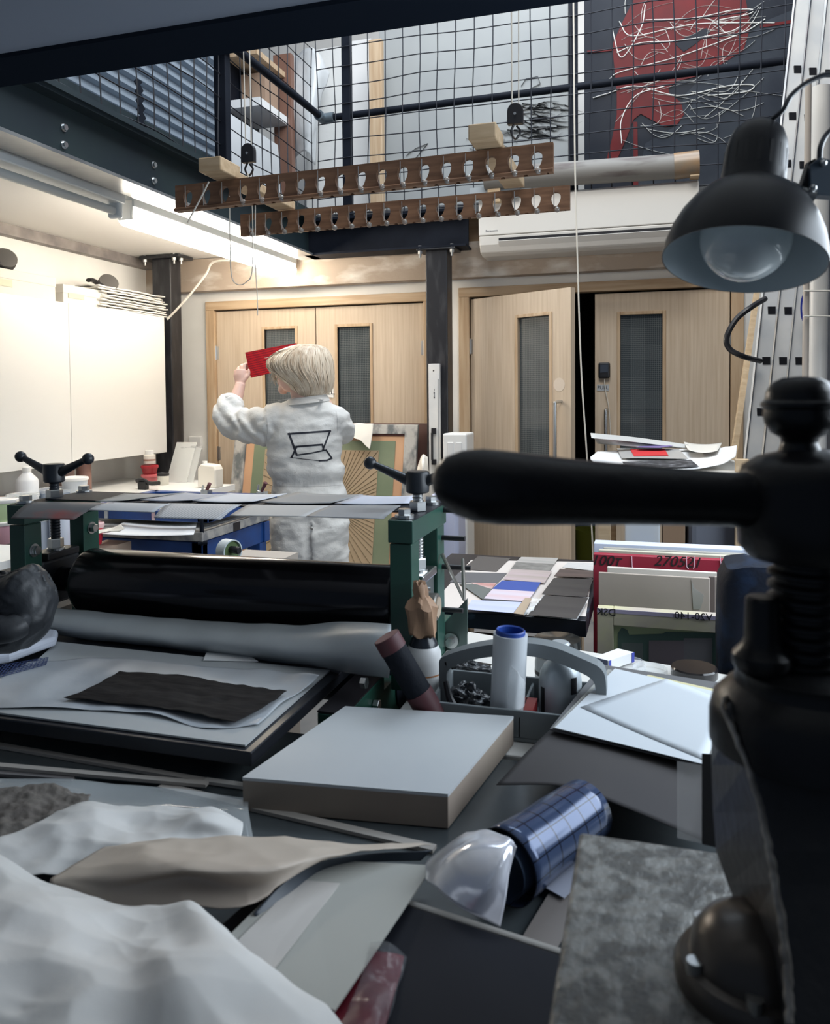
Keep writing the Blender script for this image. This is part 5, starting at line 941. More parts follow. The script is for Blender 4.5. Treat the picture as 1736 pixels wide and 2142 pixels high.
dcard([(480, 1079), (638, 1081), (690, 1058), (520, 1056)], GR('beige', (0.50, 0.48, 0.46)), 'beige white card fourth in the front row', 0.006)
dcard([(640, 1081), (802, 1086), (838, 1058), (690, 1057)], GR('grey', (0.30, 0.30, 0.31)), 'mid grey card at the right end of the front row', 0.006)
zb3 = lay_z+0.001
for q, m, lab in (([(200, 1052), (292, 1046), (385, 1034), (260, 1036)], GR('olive', (0.24, 0.24, 0.23)), 'olive grey card at the back left'),
                  ([(292, 1049), (398, 1050), (480, 1036), (388, 1034)], GR('lilac', (0.36, 0.37, 0.42)), 'lilac grey card second at the back'),
                  ([(402, 1051), (528, 1053), (600, 1036), (478, 1035)], GR('whitea', (0.62, 0.62, 0.65)), 'white card third at the back'),
                  ([(540, 1054), (690, 1056), (760, 1038), (620, 1033)], GR('mid', (0.25, 0.25, 0.25)), 'mid grey raised card behind the beige one'),
                  ([(700, 1057), (860, 1056), (868, 1040), (752, 1039)], GR('bluewhite', (0.55, 0.57, 0.66)), 'blue white card at the back right by the handle')):
    lay(q, zb3, m, 'card', lab, 'card', 'cards laid across the press', th=0.0012, bow=0.003)
# ---------------------------------------------- on the press bed
zb4 = 0.857
lay([(-40, 1489), (513, 1562), (690, 1405), (120, 1345)], zb4, mat('bed_board', (0.42, 0.44, 0.45), 0.5), 'backing_board', 'pale board covering the press bed', 'board', th=0.003)
z5 = zb4 + 0.0035
def L(*q): return [onZ(x, y, z5 + (z if z else 0)) for x, y, z in q]
TIS2 = mat('tissue_blue', (0.48, 0.50, 0.52), 0.45, col2=(0.40, 0.43, 0.47), ns=4, bump=0.3, bs=9)
sheet('tissue_sheet', [L((60, 1385, .006), (230, 1374, .004), (400, 1390, .004), (560, 1402, .004), (668, 1414, .016)), L((-10, 1420, .004), (180, 1425, .002), (380, 1430, .002), (560, 1440, .002), (650, 1432, .006)), L((-60, 1462, .004), (130, 1474, .002), (330, 1480, .003), (470, 1500, .001), (590, 1470, .003)), L((-60, 1480, .003), (120, 1482, .002), (310, 1492, .004), (430, 1522, .002), (540, 1516, .002))], TIS2, 'thin wrinkled tissue sheet spread on the press bed', 'tissue', sub=26, amp=0.005, ns=16, t=0.0004, zmin=z5)
BP = mat('black_print', (0.012, 0.010, 0.010), 0.8, spec=0.15, col2=(0.024, 0.021, 0.020), ns=9, stretch=(0.3, 3, 1), bump=0.4, bs=30, bst=(0.3, 2, 1))
sheet('fabric_print', [L((250, 1404, .010), (380, 1412, .010), (480, 1430, .010), (600, 1446, .009)), L((200, 1432, .011), (310, 1440, .011), (430, 1462, .010), (560, 1474, .010)), L((133, 1460, .008), (250, 1472, .008), (360, 1485, .010), (490, 1511, .008))], BP, 'black crinkled fabric print on the tissue sheet', 'print', sub=34, amp=0.003, ns=40, t=0.0006, zmin=z5+0.0055)
# net and packet at the left edge, black glove
mb = MB(); 
for i in range(15):
    a_ = onZ(-30+i*9, 1424-i*2.4, z5+0.005); b_ = onZ(0+i*7.2, 1392-i*1.2, z5+0.006); mb.tube([a_, b_], 0.0007, 4)
for i in range(7):
    t = i/6; mb.tube([onZ(-30, 1424, z5+0.005).lerp(onZ(0, 1392, z5+0.006), t), onZ(96, 1390, z5+0.005).lerp(onZ(101, 1375, z5+0.006), t)], 0.0007, 4)
tag(mb.build('mesh_net', mat('net_navy', (0.02, 0.04, 0.14), 0.6)), 'navy plastic mesh net at the left edge of the press bed', 'net')
pk = [onZ(x, y, z5+h) for x, y, h in ((-60, 1402, .004), (20, 1388, .004), (118, 1352, .004), (122, 1336, .004), (60, 1330, .004), (-60, 1345, .004))]
mb = MB(); mb.prism(pk, (0, 0, 0.022)); tag(mb.build('paper_packet', mat('packet_white', (0.64, 0.68, 0.78), 0.5), bevel=0.008, seg=3), 'white paper packet under the black leather dabber', 'packet')
dab = thing('leather_dabber', 'scuffed black leather dabber at the left edge before the roller', 'dabber', onZ(20, 1365, z5+0.026))
LEA = mat('black_leather', (0.016, 0.018, 0.022), 0.5, col2=(0.032, 0.036, 0.042), ns=9, lo=0.45, hi=0.7, bump=0.25, bs=35)
c = P(28, 1280, 1.42); pxm = 1.42/1656
out = [(0, 1205), (30, 1200), (68, 1176), (84, 1196), (103, 1228), (113, 1258), (112, 1290), (98, 1325), (75, 1352), (40, 1360), (0, 1366), (-50, 1362), (-95, 1330), (-110, 1280), (-90, 1230), (-50, 1205)]
rings = []
for s, k in ((-0.060, 0.35), (-0.056, 0.62), (-0.042, 0.86), (-0.02, 0.97), (0.0, 1.0), (0.02, 0.97), (0.042, 0.85), (0.055, 0.6), (0.06, 0.3)):
    rings.append([c + RT*((x-8)*pxm*k - 20*pxm) - UPC*((y-1280)*pxm*k) + FW*s for x, y in out])
mb = MB(); mb.loft(rings); o = mb.build('pad', LEA, dab, smooth=True, ang=80); md = o.modifiers.new('s', 'SUBSURF'); md.levels = 3; md.render_levels = 3; bake(o)
for v in o.data.vertices: v.co += v.normal*(0.010*noise.noise(v.co*18) + 0.006*(0.4-abs(noise.noise(v.co*33+V((5,0,0))))))
mb = MB(); mb.tube(curve([P(-40, 1310, 1.36), P(5, 1318, 1.345), P(38, 1308, 1.36), P(45, 1290, 1.38)], 14), [0.030]*5+[0.028]*5+[0.018]*5, 14, flat=0.8); mb.build('grip_fold', LEA, dab, smooth=True)
mb = MB(); rr = random.Random(5)
# curled tissue before the roller
def cp(x, y, d): return P(x, y, d)
sheet('curled_tissue', [[P(70, 1268, 1.86), P(260, 1285, 1.80), P(450, 1300, 1.75), P(640, 1308, 1.66), P(720, 1300, 1.60), P(818, 1305, 1.53)], [P(85, 1285, 1.80), P(260, 1305, 1.73), P(450, 1320, 1.66), P(640, 1330, 1.58), P(730, 1330, 1.52), P(818, 1335, 1.46)], [P(85, 1310, 1.78), P(260, 1330, 1.70), P(450, 1350, 1.63), P(640, 1370, 1.54), P(730, 1375, 1.49), P(816, 1385, 1.43)], [P(85, 1325, 1.80), P(260, 1345, 1.735), P(450, 1368, 1.67), P(640, 1395, 1.58), P(730, 1405, 1.53), P(813, 1416, 1.46)]], mat('glassine', (0.46, 0.49, 0.50), 0.4, col2=(0.38, 0.41, 0.43), ns=4, bump=0.2, bs=7), 'curled pale tissue roll lying before the black roller', 'tissue', sub=20, amp=0.006, ns=10, t=0.0006)
lay([(425, 1382), (540, 1384), (520, 1370), (432, 1365)], z5+0.001, PAPER, 'paper_scrap', 'small white paper scrap under the curled tissue', 'paper')
# ---------------------------------------------- tool caddy and bottles
cy0, cy1 = 1.33, 1.50; cx0 = onY(922, 1450, 1.42).x; cx1 = onY(1262, 1400, 1.42).x
cad = thing('tool_caddy', 'grey plastic tool caddy with arched handle', 'caddy', ((cx0+cx1)/2, 1.42, BZ))
CG = mat('caddy_grey', (0.17, 0.19, 0.20), 0.5)
mb = MB(); t = 0.006
mb.box((cx0, cy0, BZ+0.001), (cx1, cy1, BZ+0.008))
for a, b in (((cx0, cy0, BZ+0.008), (cx1, cy0+t, BZ+0.055)), ((cx0, cy1-t, BZ+0.008), (cx1, cy1, BZ+0.055)), ((cx0, cy0, BZ+0.008), (cx0+t, cy1, BZ+0.055)), ((cx1-t, cy0, BZ+0.008), (cx1, cy1, BZ+0.055)), ((cx0+0.16, cy0, BZ+0.008), (cx0+0.165, cy1, BZ+0.045))): mb.box(a, b)
mb.build('tray', CG, cad, bevel=0.0015)
mb = MB(); A_ = [(918, 1384), (925, 1375), (960, 1362), (1010, 1351), (1060, 1346), (1110, 1346), (1160, 1355), (1210, 1375), (1258, 1400), (1268, 1440), (1266, 1500)]
outer = curve([onY(x, y, 1.40) for x, y in A_], 40); inner = curve([onY(x, y, 1.40) for x, y in [(934, 1410), (940, 1400), (968, 1386), (1012, 1376), (1060, 1372), (1108, 1373), (1152, 1382), (1198, 1400), (1236, 1420), (1246, 1445), (1246, 1500)]], 40)
mb2 = MB()
for i in range(40): mb2.hexa([outer[i], outer[i+1], inner[i+1], inner[i]], [p + V((0, 0.035, 0)) for p in (outer[i], outer[i+1], inner[i+1], inner[i])])
lo = onY(918, 1384, 1.40); li = onY(934, 1410, 1.40); mb2.box((lo.x, 1.40, BZ+0.008), (li.x, 1.435, lo.z)); mb2.box((onY(1246, 1490, 1.40).x, 1.40, BZ+0.008), (onY(1266, 1490, 1.40).x, 1.435, onY(1266, 1480, 1.40).z))
mb2.build('arched_handle', CG, cad)
def stand(name, base, prof, m, label, cat, **k):
    mb = MB(); mb.lathe(prof, base, **k); return mb.build(name, m, None, smooth=True)
p = onY(1058, 1560, 1.36); zt5 = 0.973
ro = thing('film_roll', 'tall white film roll with blue core standing in the caddy', 'roll', (p.x, 1.38, BZ+0.009))
tx = onY(1066, 1333, 1.38).x; axv = V((tx-p.x+0.004, 0, zt5-BZ)).normalized(); b0 = V((p.x-0.002, 1.38, BZ+0.010)); H = 0.162
mb = MB(); mb.lathe([(0.0305, 0), (0.0305, H), (0.026, H)], b0, axv, n=40, cap1=False); mb.build('roll', mat('film_white', (0.56, 0.59, 0.62), 0.25), ro, smooth=True)
mb = MB(); mb.lathe([(0.0262, H-0.02), (0.0262, H+0.006), (0.0245, H+0.008), (0.022, H+0.006), (0.022, H-0.06), (0.0, H-0.06)], b0, axv, n=36, cap0=False, cap1=False); mb.build('core', mat('core_blue', (0.01, 0.05, 0.28), 0.45), ro, smooth=True)
sheet('loose_film', [[onY(1070, 1395, 1.345), onY(1085, 1410, 1.340), onY(1099, 1425, 1.355)], [onY(1062, 1440, 1.345), onY(1080, 1450, 1.338), onY(1098, 1450, 1.355)], [onY(1060, 1500, 1.345), onY(1075, 1500, 1.342), onY(1092, 1510, 1.355)]], CLEAR, None, None, amp=0.008, ns=60, t=0.0003, parent=ro, sub=20)
# leaning dark tube
a_ = P(808, 1332, 1.40); b_ = P(893, 1478, 1.40); du = (b_-a_).normalized()
tbk = thing('postal_tube', 'dark cloth covered tube with maroon ends leaning on the bottle', 'tube', b_)
mb = MB(); mb.cyl(a_+du*0.022, b_-du*0.028, 0.0235, n=32); mb.build('sleeve', mat('tube_black', (0.007, 0.009, 0.014), 0.7, spec=0.15, bump=0.2, bs=80), tbk, smooth=True)
mb = MB(); mb.cyl(b_-du*0.03, b_+du*0.03, 0.0245, n=32); mb.build('end_wrap', mat('tube_maroon', (0.065, 0.014, 0.019), 0.6), tbk, smooth=True); mb = MB(); mb.cyl(a_, a_+du*0.026, 0.0245, n=32); mb.build('end_wrap', mat('tube_maroon', (0.065, 0.014, 0.019), 0.6), tbk, smooth=True)
mb = MB(); mb.cyl(a_-du*0.0006, a_-du*0.0001, 0.0225, n=32); mb.build('end_disc', mat('tube_end', (0.28, 0.15, 0.14), 0.6), tbk)
# bottle with paper cap
p = onY(884, 1480, 1.47); p = V((p.x, 1.48, BZ+0.001)); pb = thing('bottle', 'white bottle with dark neck under a brown paper cap', 'bottle', p)
zc = 0.89
mb = MB(); mb.lathe([(0.034, 0), (0.036, 0.005), (0.036, 0.075), (0.034, 0.092), (0.028, 0.105)], p, n=36); mb.build('body', mat('bottle_cream', (0.62, 0.62, 0.62), 0.35), pb, smooth=True)
mb = MB(); mb.lathe([(0.0285, 0.104), (0.026, 0.112), (0.018, 0.128), (0.014, 0.150)], p, n=32); mb.build('neck', mat('neck_black', (0.02, 0.024, 0.032), 0.2), pb, smooth=True)
mb = MB(); mb.lathe([(0.0365, 0.050), (0.0365, 0.053)], p, n=32, cap0=False, cap1=False); mb.build('label_line', mat('line_orange', (0.40, 0.18, 0.08), 0.5), pb)
rings = []
for z, r, cx_ in ((0.126, 0.0265, 0), (0.130, 0.0275, 0), (0.155, 0.0265, -.001), (0.180, 0.029, -.003), (0.189, 0.024, -.004), (0.200, 0.0125, -0.004), (0.214, 0.0135, -0.006), (0.226, 0.011, -0.008), (0.228, 0.004, -0.008)):
    rings.append([p + V((cx_ + r*(1+0.16*math.sin(4*t+z*30)+0.1*math.sin(7*t))*math.cos(t), r*(1+0.16*math.sin(4*t+z*30))*math.sin(t), z + 0.004*math.sin(5*t+z*50))) for t in [2*math.pi*k/28 for k in range(28)]])
mb = MB(); mb.loft(rings); mb.build('paper_cap', mat('kraft_cap', (0.34, 0.205, 0.125), 0.6, bump=0.2, bs=20), pb, smooth=True, ang=25)
# metal bottle, white jar
p = onY(1170, 1520, 1.44); p = V((p.x, 1.455, BZ+0.001)); mbt = thing('bottle', 'matt grey aluminium bottle with threaded neck', 'bottle', p)
mb = MB(); mb.lathe([(0.037, 0), (0.039, 0.005), (0.039, 0.070), (0.037, 0.082), (0.030, 0.097), (0.018, 0.107), (0.0165, 0.112)], p, n=40); mb.build('body', mat('alu_matt', (0.50, 0.55, 0.58), 0.45, 0.35), mbt, smooth=True)
mb = MB(); mb.lathe([(0.0165, 0.110)] + [(0.0165 + (0.002 if k % 2 else 0), 0.112+k*0.0035) for k in range(8)] + [(0.0150, 0.140)], p, n=32); mb.build('threaded_neck', mat('neck_grey', (0.42, 0.45, 0.47), 0.4, 0.3), mbt, smooth=True)
for a0, a1, z0, z1 in ((-2.55, -2.25, 0.0, 0.062), (-0.95, -0.62, 0.055, 0.085)):
    mb = MB(); n = 6; q = [a0+(a1-a0)*i/n for i in range(n+1)]
    for i in range(n): mb.add([p+V((0.0394*math.cos(t), 0.0394*math.sin(t), z)) for t, z in ((q[i], z0), (q[i+1], z0), (q[i+1], z1), (q[i], z1))], [(0, 1, 2, 3)])
    mb.build('black_label', BLACK, mbt)
p = onY(1166, 1480, 1.553); p = V((p.x, 1.553, BZ)); jr = thing('jar', 'white jar with black screw lid behind the aluminium bottle', 'jar', p)
mb = MB(); mb.lathe([(0.042, 0), (0.044, 0.006), (0.044, 0.072), (0.041, 0.080), (0.035, 0.083)], p, n=40); mb.build('body', mat('jar_white', (0.66, 0.70, 0.72), 0.35), jr, smooth=True)
mb = MB(); mb.lathe([(0.035, 0.081), (0.036, 0.083), (0.036, 0.097), (0.034, 0.099), (0.0, 0.099)], p, n=40, cap1=False); mb.build('lid', BLACK, jr, smooth=True)
mb = MB(); mb.lathe([(0.0443, 0.048), (0.0443, 0.056)], p, n=40, cap0=False, cap1=False); mb.lathe([(0.0443, 0.015), (0.0443, 0.035)], p, n=40, cap0=False, cap1=False); mb.build('dark_band', INK, jr)
mb = MB(); mb.lathe([(0.046, 0), (0.046, 0.004), (0.045, 0.017), (0.0, 0.019)], p+V((0, 0, 0.0995)), n=40, cap1=False); o = mb.build('glass_lid', mat('smoked_glass', (0.02, 0.022, 0.022), 0.10, alpha=0.85), smooth=True); tag(o, 'smoked glass lid resting on the white jar', 'lid')
# gloves and rags
GL = mat('glove_black', (0.010, 0.012, 0.016), 0.25, bump=0.5, bs=30)
def crumple(name, c, r, m, label, cat, sc=(1, 1, 0.5), seed=0.0, amp=0.45, ns=2.2):
    mb = MB(); mb.ball((0, 0, 0), 1.0, 40)
    for v in mb.bm.verts:
        d = v.co.normalized(); k = 1 + amp*(abs(noise.noise(d*ns + V((seed, 0, 0))))*1.8-0.4) + 0.18*noise.noise(d*ns*3+V((0, seed, 0)))
        v.co = V((d.x*k*sc[0], d.y*k*sc[1], max(d.z*k*sc[2], -sc[2]*0.55)))*r + V(c) + V((0, 0, sc[2]*r*0.55))
    o = mb.build(name, m, None, smooth=True, ang=70); return tag(o, label, cat)
p = onY(978, 1420, 1.62); crumple('rubber_glove', (p.x, 1.62, BZ+0.001), 0.036, GL, 'crumpled black rubber glove behind the caddy handle', 'glove', (1.5, 0.8, 0.5), 2)
p = onY(975, 1485, 1.425); crumple('plastic_bag', (p.x, 1.425, BZ+0.0085), 0.033, GL, 'crumpled black plastic bag inside the caddy', 'bag', (1.4, 1.0, 0.8), 7)
mb = MB(); mb.tube(curve([onY(932, 1425, 1.375), onY(940, 1460, 1.37), onY(955, 1490, 1.365)], 12), [0.005+0.004*i/12 for i in range(13)], 8); tag(mb.build('hand_tool', BLACK, smooth=True), 'thin black tool handle leaning inside the caddy', 'tool')
p = onY(1103, 1500, 1.55); rt = thing('pliers', 'red handled pliers lying behind the white roll', 'pliers', (p.x, 1.52, BZ+0.001))
for dx in (0, 0.012): mb = MB(); mb.tube(curve([onY(1090, 1500-dx*600, 1.535), onY(1108, 1488-dx*500, 1.535), onY(1125, 1492, 1.535)], 10), 0.007, 8); mb.build('red_grip', mat('grip_red', (0.45, 0.03, 0.04), 0.4), rt, smooth=True)
p = onY(1107, 1530, 1.40); MB().box((p.x-0.015, 1.36, BZ+0.009), (p.x+0.012, 1.42, BZ+0.045)).build('red_box', mat('box_red', (0.22, 0.015, 0.018), 0.4)); tag(bpy.data.objects['red_box'], 'dark red small box inside the caddy', 'box')
lay([(1105, 1464), (1160, 1466), (1165, 1440), (1128, 1436)], BZ+0.001, PAPER, 'paper_scrap', 'white paper scrap beside the aluminium bottle', 'paper')
# right part of the white bench
q = [onZ(x, y, BZ+0.026) for x, y in ((1243, 1374), (1273, 1382), (1326, 1364), (1292, 1356))]
bx = thing('carton', 'small white carton with navy end on the white bench', 'carton', q[0]-V((0, 0, 0.022)))
mb = MB(); mb.prism([p - V((0, 0, 0.022)) for p in q], (0, 0, 0.022)); mb.build('box_body', PAPER, bx, bevel=0.0008)
mb = MB(); n_ = (q[0]-q[3]).normalized()*0.0006; mb.prism([q[0]+n_, q[0].lerp(q[1], .95)+n_, q[0].lerp(q[1], .95)+n_-V((0, 0, 0.011)), q[0]+n_-V((0, 0, 0.011))], n_); mb.build('navy_end', mat('navy_label', (0.03, 0.04, 0.09), 0.5), bx)
mb = MB(); n2_ = (q[1]-q[0]).normalized()*0.0006; mb.prism([q[1]+n2_, q[1].lerp(q[2], .08)+n2_, q[1].lerp(q[2], .08)+n2_-V((0, 0, 0.022)), q[1]+n2_-V((0, 0, 0.022))], n2_); mb.prism([q[1].lerp(q[2], .9)+n2_, q[2]+n2_, q[2]+n2_-V((0, 0, 0.022)), q[1].lerp(q[2], .9)+n2_-V((0, 0, 0.022))], n2_); mb.build('blue_band', mat('blue_label', (0.05, 0.07, 0.40), 0.5), bx)
for (x, y, r, h, lab) in ((1305, 1398, 0.046, 0.014, 'clear shallow dish under the small carton'), (1360, 1406, 0.036, 0.010, 'clear shallow dish right of the carton')):
    p = onZ(x, y, BZ); mb = MB(); mb.lathe([(r, 0), (r, h), (r*0.96, h), (r*0.96, 0.002)], p, n=36, cap1=False); tag(mb.build('dish', CLEAR, smooth=True), lab, 'dish')
p = onZ(1452, 1424, BZ); p = V((p.x, p.y, BZ)); jl = thing('jar', 'squat jar with glossy black lid on the white bench', 'jar', p)
mb = MB(); mb.lathe([(0.042, 0), (0.044, 0.003), (0.044, 0.012)], p, n=44); mb.build('body', MILKY, jl, smooth=True)
mb = MB(); mb.lathe([(0.0455, 0.010), (0.0465, 0.012), (0.0465, 0.027), (0.044, 0.030), (0.0, 0.030)], p, n=44, cap1=False); mb.build('lid', mat('lid_black', (0.014, 0.012, 0.013), 0.12), jl, smooth=True)
# ---------------------------------------------- clutter on the slate bench
def q3(pts, z): return [onZ(x, y, z) for x, y in pts]
zt6 = 0.850; T4 = q3([(507, 1626), (937, 1661), (1074, 1498), (722, 1477)], zt6)
mb = MB(); mb.prism([p - V((0, 0, 0.0485)) for p in T4], (0, 0, 0.044)); blk = mb.build('wood_block', mat('block_edge', (0.30, 0.25, 0.20), 0.7, col2=(0.25, 0.20, 0.165), ns=5, stretch=(1, 1, 0.2)), bevel=0.001); tag(blk, 'large white faced wooden board block on the slate bench', 'block')
mb = MB(); mb.prism([p - V((0, 0, 0.0045)) for p in T4], (0, 0, 0.0045)); mb.build('white_face', mat('block_white', (0.50, 0.52, 0.53), 0.45, col2=(0.44, 0.46, 0.48), ns=2.5), blk)
def strip(x0, y0, x1, y1, wd, z, m, lab, h=0.005):
    a_, b_ = onZ(x0, y0, z), onZ(x1, y1, z); d = (b_-a_).normalized(); n = V((-d.y, d.x, 0))*wd; mb = MB(); mb.prism([a_, b_, b_+n, a_+n], (0, 0, h)); tag(mb.build('strip', m), lab, 'strip', 'loose strips on the slate bench')
STR = mat('strip_grey', (0.36, 0.33, 0.30), 0.6); 
strip(-40, 1560, 432, 1642, 0.012, BZ+0.001, STR, 'upper long grey strip crossing under the bed corner')
strip(-40, 1606, 430, 1648, 0.012, BZ+0.007, STR, 'middle long grey strip lying over the upper one')
strip(425, 1640, 512, 1652, 0.012, BZ+0.002, mat('strip_pale', (0.48, 0.46, 0.43), 0.6), 'short pale strip touching the block corner')
strip(330, 1652, 905, 1786, 0.014, BZ+0.001, STR, 'long strip passing in front of the white faced block')
strip(-40, 1622, 150, 1636, 0.010, BZ+0.001, mat('strip_dark', (0.15, 0.14, 0.14), 0.6), 'dark strip at the left edge')
sheet('film_sheet', [q3([(-60, 1625), (150, 1632), (320, 1640), (520, 1668)], BZ+0.012), q3([(-60, 1660), (150, 1668), (330, 1676), (520, 1700)], BZ+0.018), q3([(-80, 1720), (150, 1725), (350, 1740), (530, 1760)], BZ+0.010)], mat('clear_film', (0.85, 0.90, 0.92), 0.06, alpha=0.22, bump=0.15, bs=6), 'clear glossy film sheet glinting on the slate bench', 'film', amp=0.010, ns=9, t=0.0004, sub=30, zmin=BZ+0.008)
CLO = mat('grey_cloth', (0.115, 0.100, 0.090), 0.85, col2=(0.15, 0.135, 0.12), ns=14, bump=0.5, bs=40)
sheet('grey_cloth', [q3([(-80, 1668), (40, 1650), (110, 1648), (190, 1668)], BZ+0.026), q3([(-80, 1720), (40, 1715), (110, 1710), (175, 1700)], BZ+0.034), q3([(-80, 1800), (20, 1782), (90, 1750), (150, 1715)], BZ+0.030)], CLO, 'crinkled dark grey cloth at the left edge of the bench', 'cloth', amp=0.008, ns=32, t=0.001, sub=40, ridge=True, zmin=BZ+0.02)
sheet('tissue_sheet', [[onZ(x, y, z) for x, y, z in r] for r in (((150, 1690, .835), (200, 1676, .845), (330, 1690, .835), (440, 1688, .845), (508, 1728, .828)), ((60, 1740, .842), (180, 1715, .850), (320, 1725, .842), (430, 1720, .855), (508, 1745, .832)), ((-80, 1790, .842), (130, 1765, .848), (280, 1765, .848), (400, 1755, .842), (500, 1768, .830)), ((-80, 1850, .84), (120, 1830, .84), (260, 1810, .84), (380, 1800, .835), (480, 1795, .828)))], TISSUE, 'white tissue sheet behind the tan paper', 'tissue', amp=0.012, ns=8, t=0.0004, sub=40, ridge=True)
TANP = mat('tan_paper', (0.50, 0.43, 0.36), 0.65, col2=(0.46, 0.39, 0.33), ns=4, bump=0.1, bs=12)
sheet('brown_paper', [[onZ(x, y, z) for x, y, z in r] for r in (((235, 1772, .850), (330, 1758, .862), (470, 1760, .862), (620, 1764, .858), (780, 1772, .850), (902, 1778, .842)), ((170, 1800, .858), (300, 1795, .880), (450, 1795, .884), (600, 1792, .878), (720, 1788, .862), (860, 1782, .848)), ((130, 1825, .862), (280, 1835, .878), (430, 1830, .892), (560, 1828, .890), (640, 1812, .876), (720, 1798, .862)), ((105, 1848, .860), (250, 1862, .862), (400, 1848, .872), (500, 1866, .868), (570, 1865, .868), (620, 1830, .868)), ((150, 1880, .850), (260, 1905, .850), (400, 1905, .858), (480, 1905, .862), (520, 1900, .862), (560, 1880, .862)))], TANP, 'stiff tan wrapping paper bulging over the bench clutter', 'paper', amp=0.010, ns=7, t=0.001, sub=34, ridge=True, seed=4)
sheet('brown_paper_fold', [[onZ(x, y, z) for x, y, z in r] for r in (((902, 1779, .840), (760, 1790, .850), (660, 1806, .862), (590, 1850, .862), (530, 1910, .858)), ((880, 1800, .830), (760, 1806, .838), (672, 1822, .844), (612, 1880, .844), (560, 1950, .842)))], mat('fold_dark', (0.035, 0.045, 0.06), 0.5), 'dark blue grey sheet edge under the tan wrapping paper', 'paper', amp=0.002, t=0.001, sub=18)
gc = [onZ(x, y, z) for x, y, z in ((640, 1800, .842), (906, 1814, .842), (700, 2118, .860), (430, 2010, .860))]
cardm = MB(); cardm.prism(gc, (0, 0, 0.0022)); gcd = cardm.build('mount_card', mat('mount_grey', (0.40, 0.40, 0.37), 0.6)); tag(gcd, 'pale grey mount card lying over the dark book', 'card')
g2 = [onZ(x, y, z) for x, y, z in ((625, 1845, .8452), (712, 1852, .8452), (560, 2050, .8615), (470, 2000, .8615))]
pc = MB(); pc.prism([p + V((0, 0, 0.002)) for p in g2], (0, 0, 0.0006)); pc.build('pale_patch', mat('mount_pale', (0.56, 0.53, 0.50), 0.6), gcd)
sheet('tissue_sheet', [[onZ(x, y, z) for x, y, z in r] for r in (((-120, 1780, .885), (0, 1800, .885), (105, 1850, .872), (250, 1902, .868), (330, 1908, .872), (400, 1900, .880), (445, 1928, .878)), ((-120, 1840, .895), (0, 1850, .895), (120, 1890, .885), (250, 1940, .88), (350, 1950, .89), (440, 1950, .90), (530, 2010, .876)), ((-140, 1930, .89), (0, 1940, .90), (130, 1960, .905), (260, 2000, .895), (360, 2010, .91), (470, 2010, .905), (610, 2075, .872)), ((-140, 2060, .90), (0, 2070, .905), (140, 2080, .91), (280, 2100, .905), (400, 2090, .915), (540, 2090, .90), (700, 2138, .868)), ((-140, 2260, .89), (0, 2260, .90), (160, 2260, .90), (320, 2260, .895), (460, 2260, .905), (640, 2260, .895), (800, 2260, .862)))], TISSUE, 'large crumpled white tissue sheet in the near left corner', 'tissue', amp=0.016, ns=6.0, t=0.0005, sub=44, ridge=True)
# red plastic packet, book
bq = [onZ(x, y, 0.838) for x, y in ((848, 1892), (1132, 1984))]
d = (bq[1]-bq[0]).normalized(); n = V((d.y, -d.x, 0)); wv_ = (bq[1]-bq[0]).length
bk = thing('portfolio_book', 'black portfolio book under the grey card and platen', 'book', (bq[0]+bq[1])/2 - V((0, 0, 0.036)))
x0_, x1_ = bq[0] - d*0.16, bq[1] + d*0.04; Hh = 0.036
mb = MB(); mb.prism([x0_-V((0, 0, 0.005)), x1_-V((0, 0, 0.005)), x1_+n*0.30-V((0, 0, 0.005)), x0_+n*0.30-V((0, 0, 0.005))], (0, 0, 0.005)); mb.build('cover', mat('book_black', (0.010, 0.011, 0.016), 0.6, spec=0.15), bk, bevel=0.0015)
mb = MB(); mb.prism([p-V((0, 0, 0.031)) for p in (x0_+n*0.004, x1_+n*0.004, x1_+n*0.296, x0_+n*0.296)], (0, 0, 0.026)); mb.build('pages', mat('book_pages', (0.30, 0.28, 0.26), 0.7), bk)
mb = MB(); mb.prism([p-V((0, 0, 0.036)) for p in (x0_, x1_, x1_+n*0.30, x0_+n*0.30)], (0, 0, 0.005)); mb.build('back_cover', MATS['book_black'], bk, bevel=0.0015)
mb = MB(); mb.prism([x0_-n*0.010-V((0, 0, 0.034)), x1_-n*0.010-V((0, 0, 0.034)), x1_-n*0.0005-V((0, 0, 0.034)), x0_-n*0.0005-V((0, 0, 0.034))], (0, 0, 0.035)); mb.build('spine', mat('book_spine', (0.30, 0.285, 0.265), 0.55), bk, bevel=0.003)
sheet('plastic_packet', [[onZ(x, y, z) for x, y, z in r] for r in (((780, 1985, .848), (815, 1990, .846), (845, 2000, .843)), ((720, 2070, .852), (775, 2080, .856), (830, 2060, .844)), ((660, 2160, .852), (740, 2165, .860), (800, 2160, .845)), ((620, 2230, .852), (720, 2240, .858), (780, 2240, .845)))], mat('packet_red', (0.09, 0.008, 0.016), 0.4, spec=0.2, col2=(0.15, 0.016, 0.026), ns=9, bump=0.4, bs=25), 'dark red item in shiny packet beneath the grey card', 'packet', amp=0.006, ns=30, t=0.001, sub=26)
sheet('packet_film', [[onZ(x, y, z) for x, y, z in r] for r in (((775, 1975, .856), (815, 1980, .856), (852, 2000, .845)), ((745, 2070, .862), (800, 2075, .862), (835, 2065, .846)), ((700, 2165, .862), (770, 2165, .866), (805, 2165, .848)))], mat('film_shiny', (0.25, 0.26, 0.28), 0.08, alpha=0.12, bump=0.5, bs=22), 'crinkled clear film edge of the dark red packet', 'film', amp=0.008, ns=34, t=0.0004, sub=26)
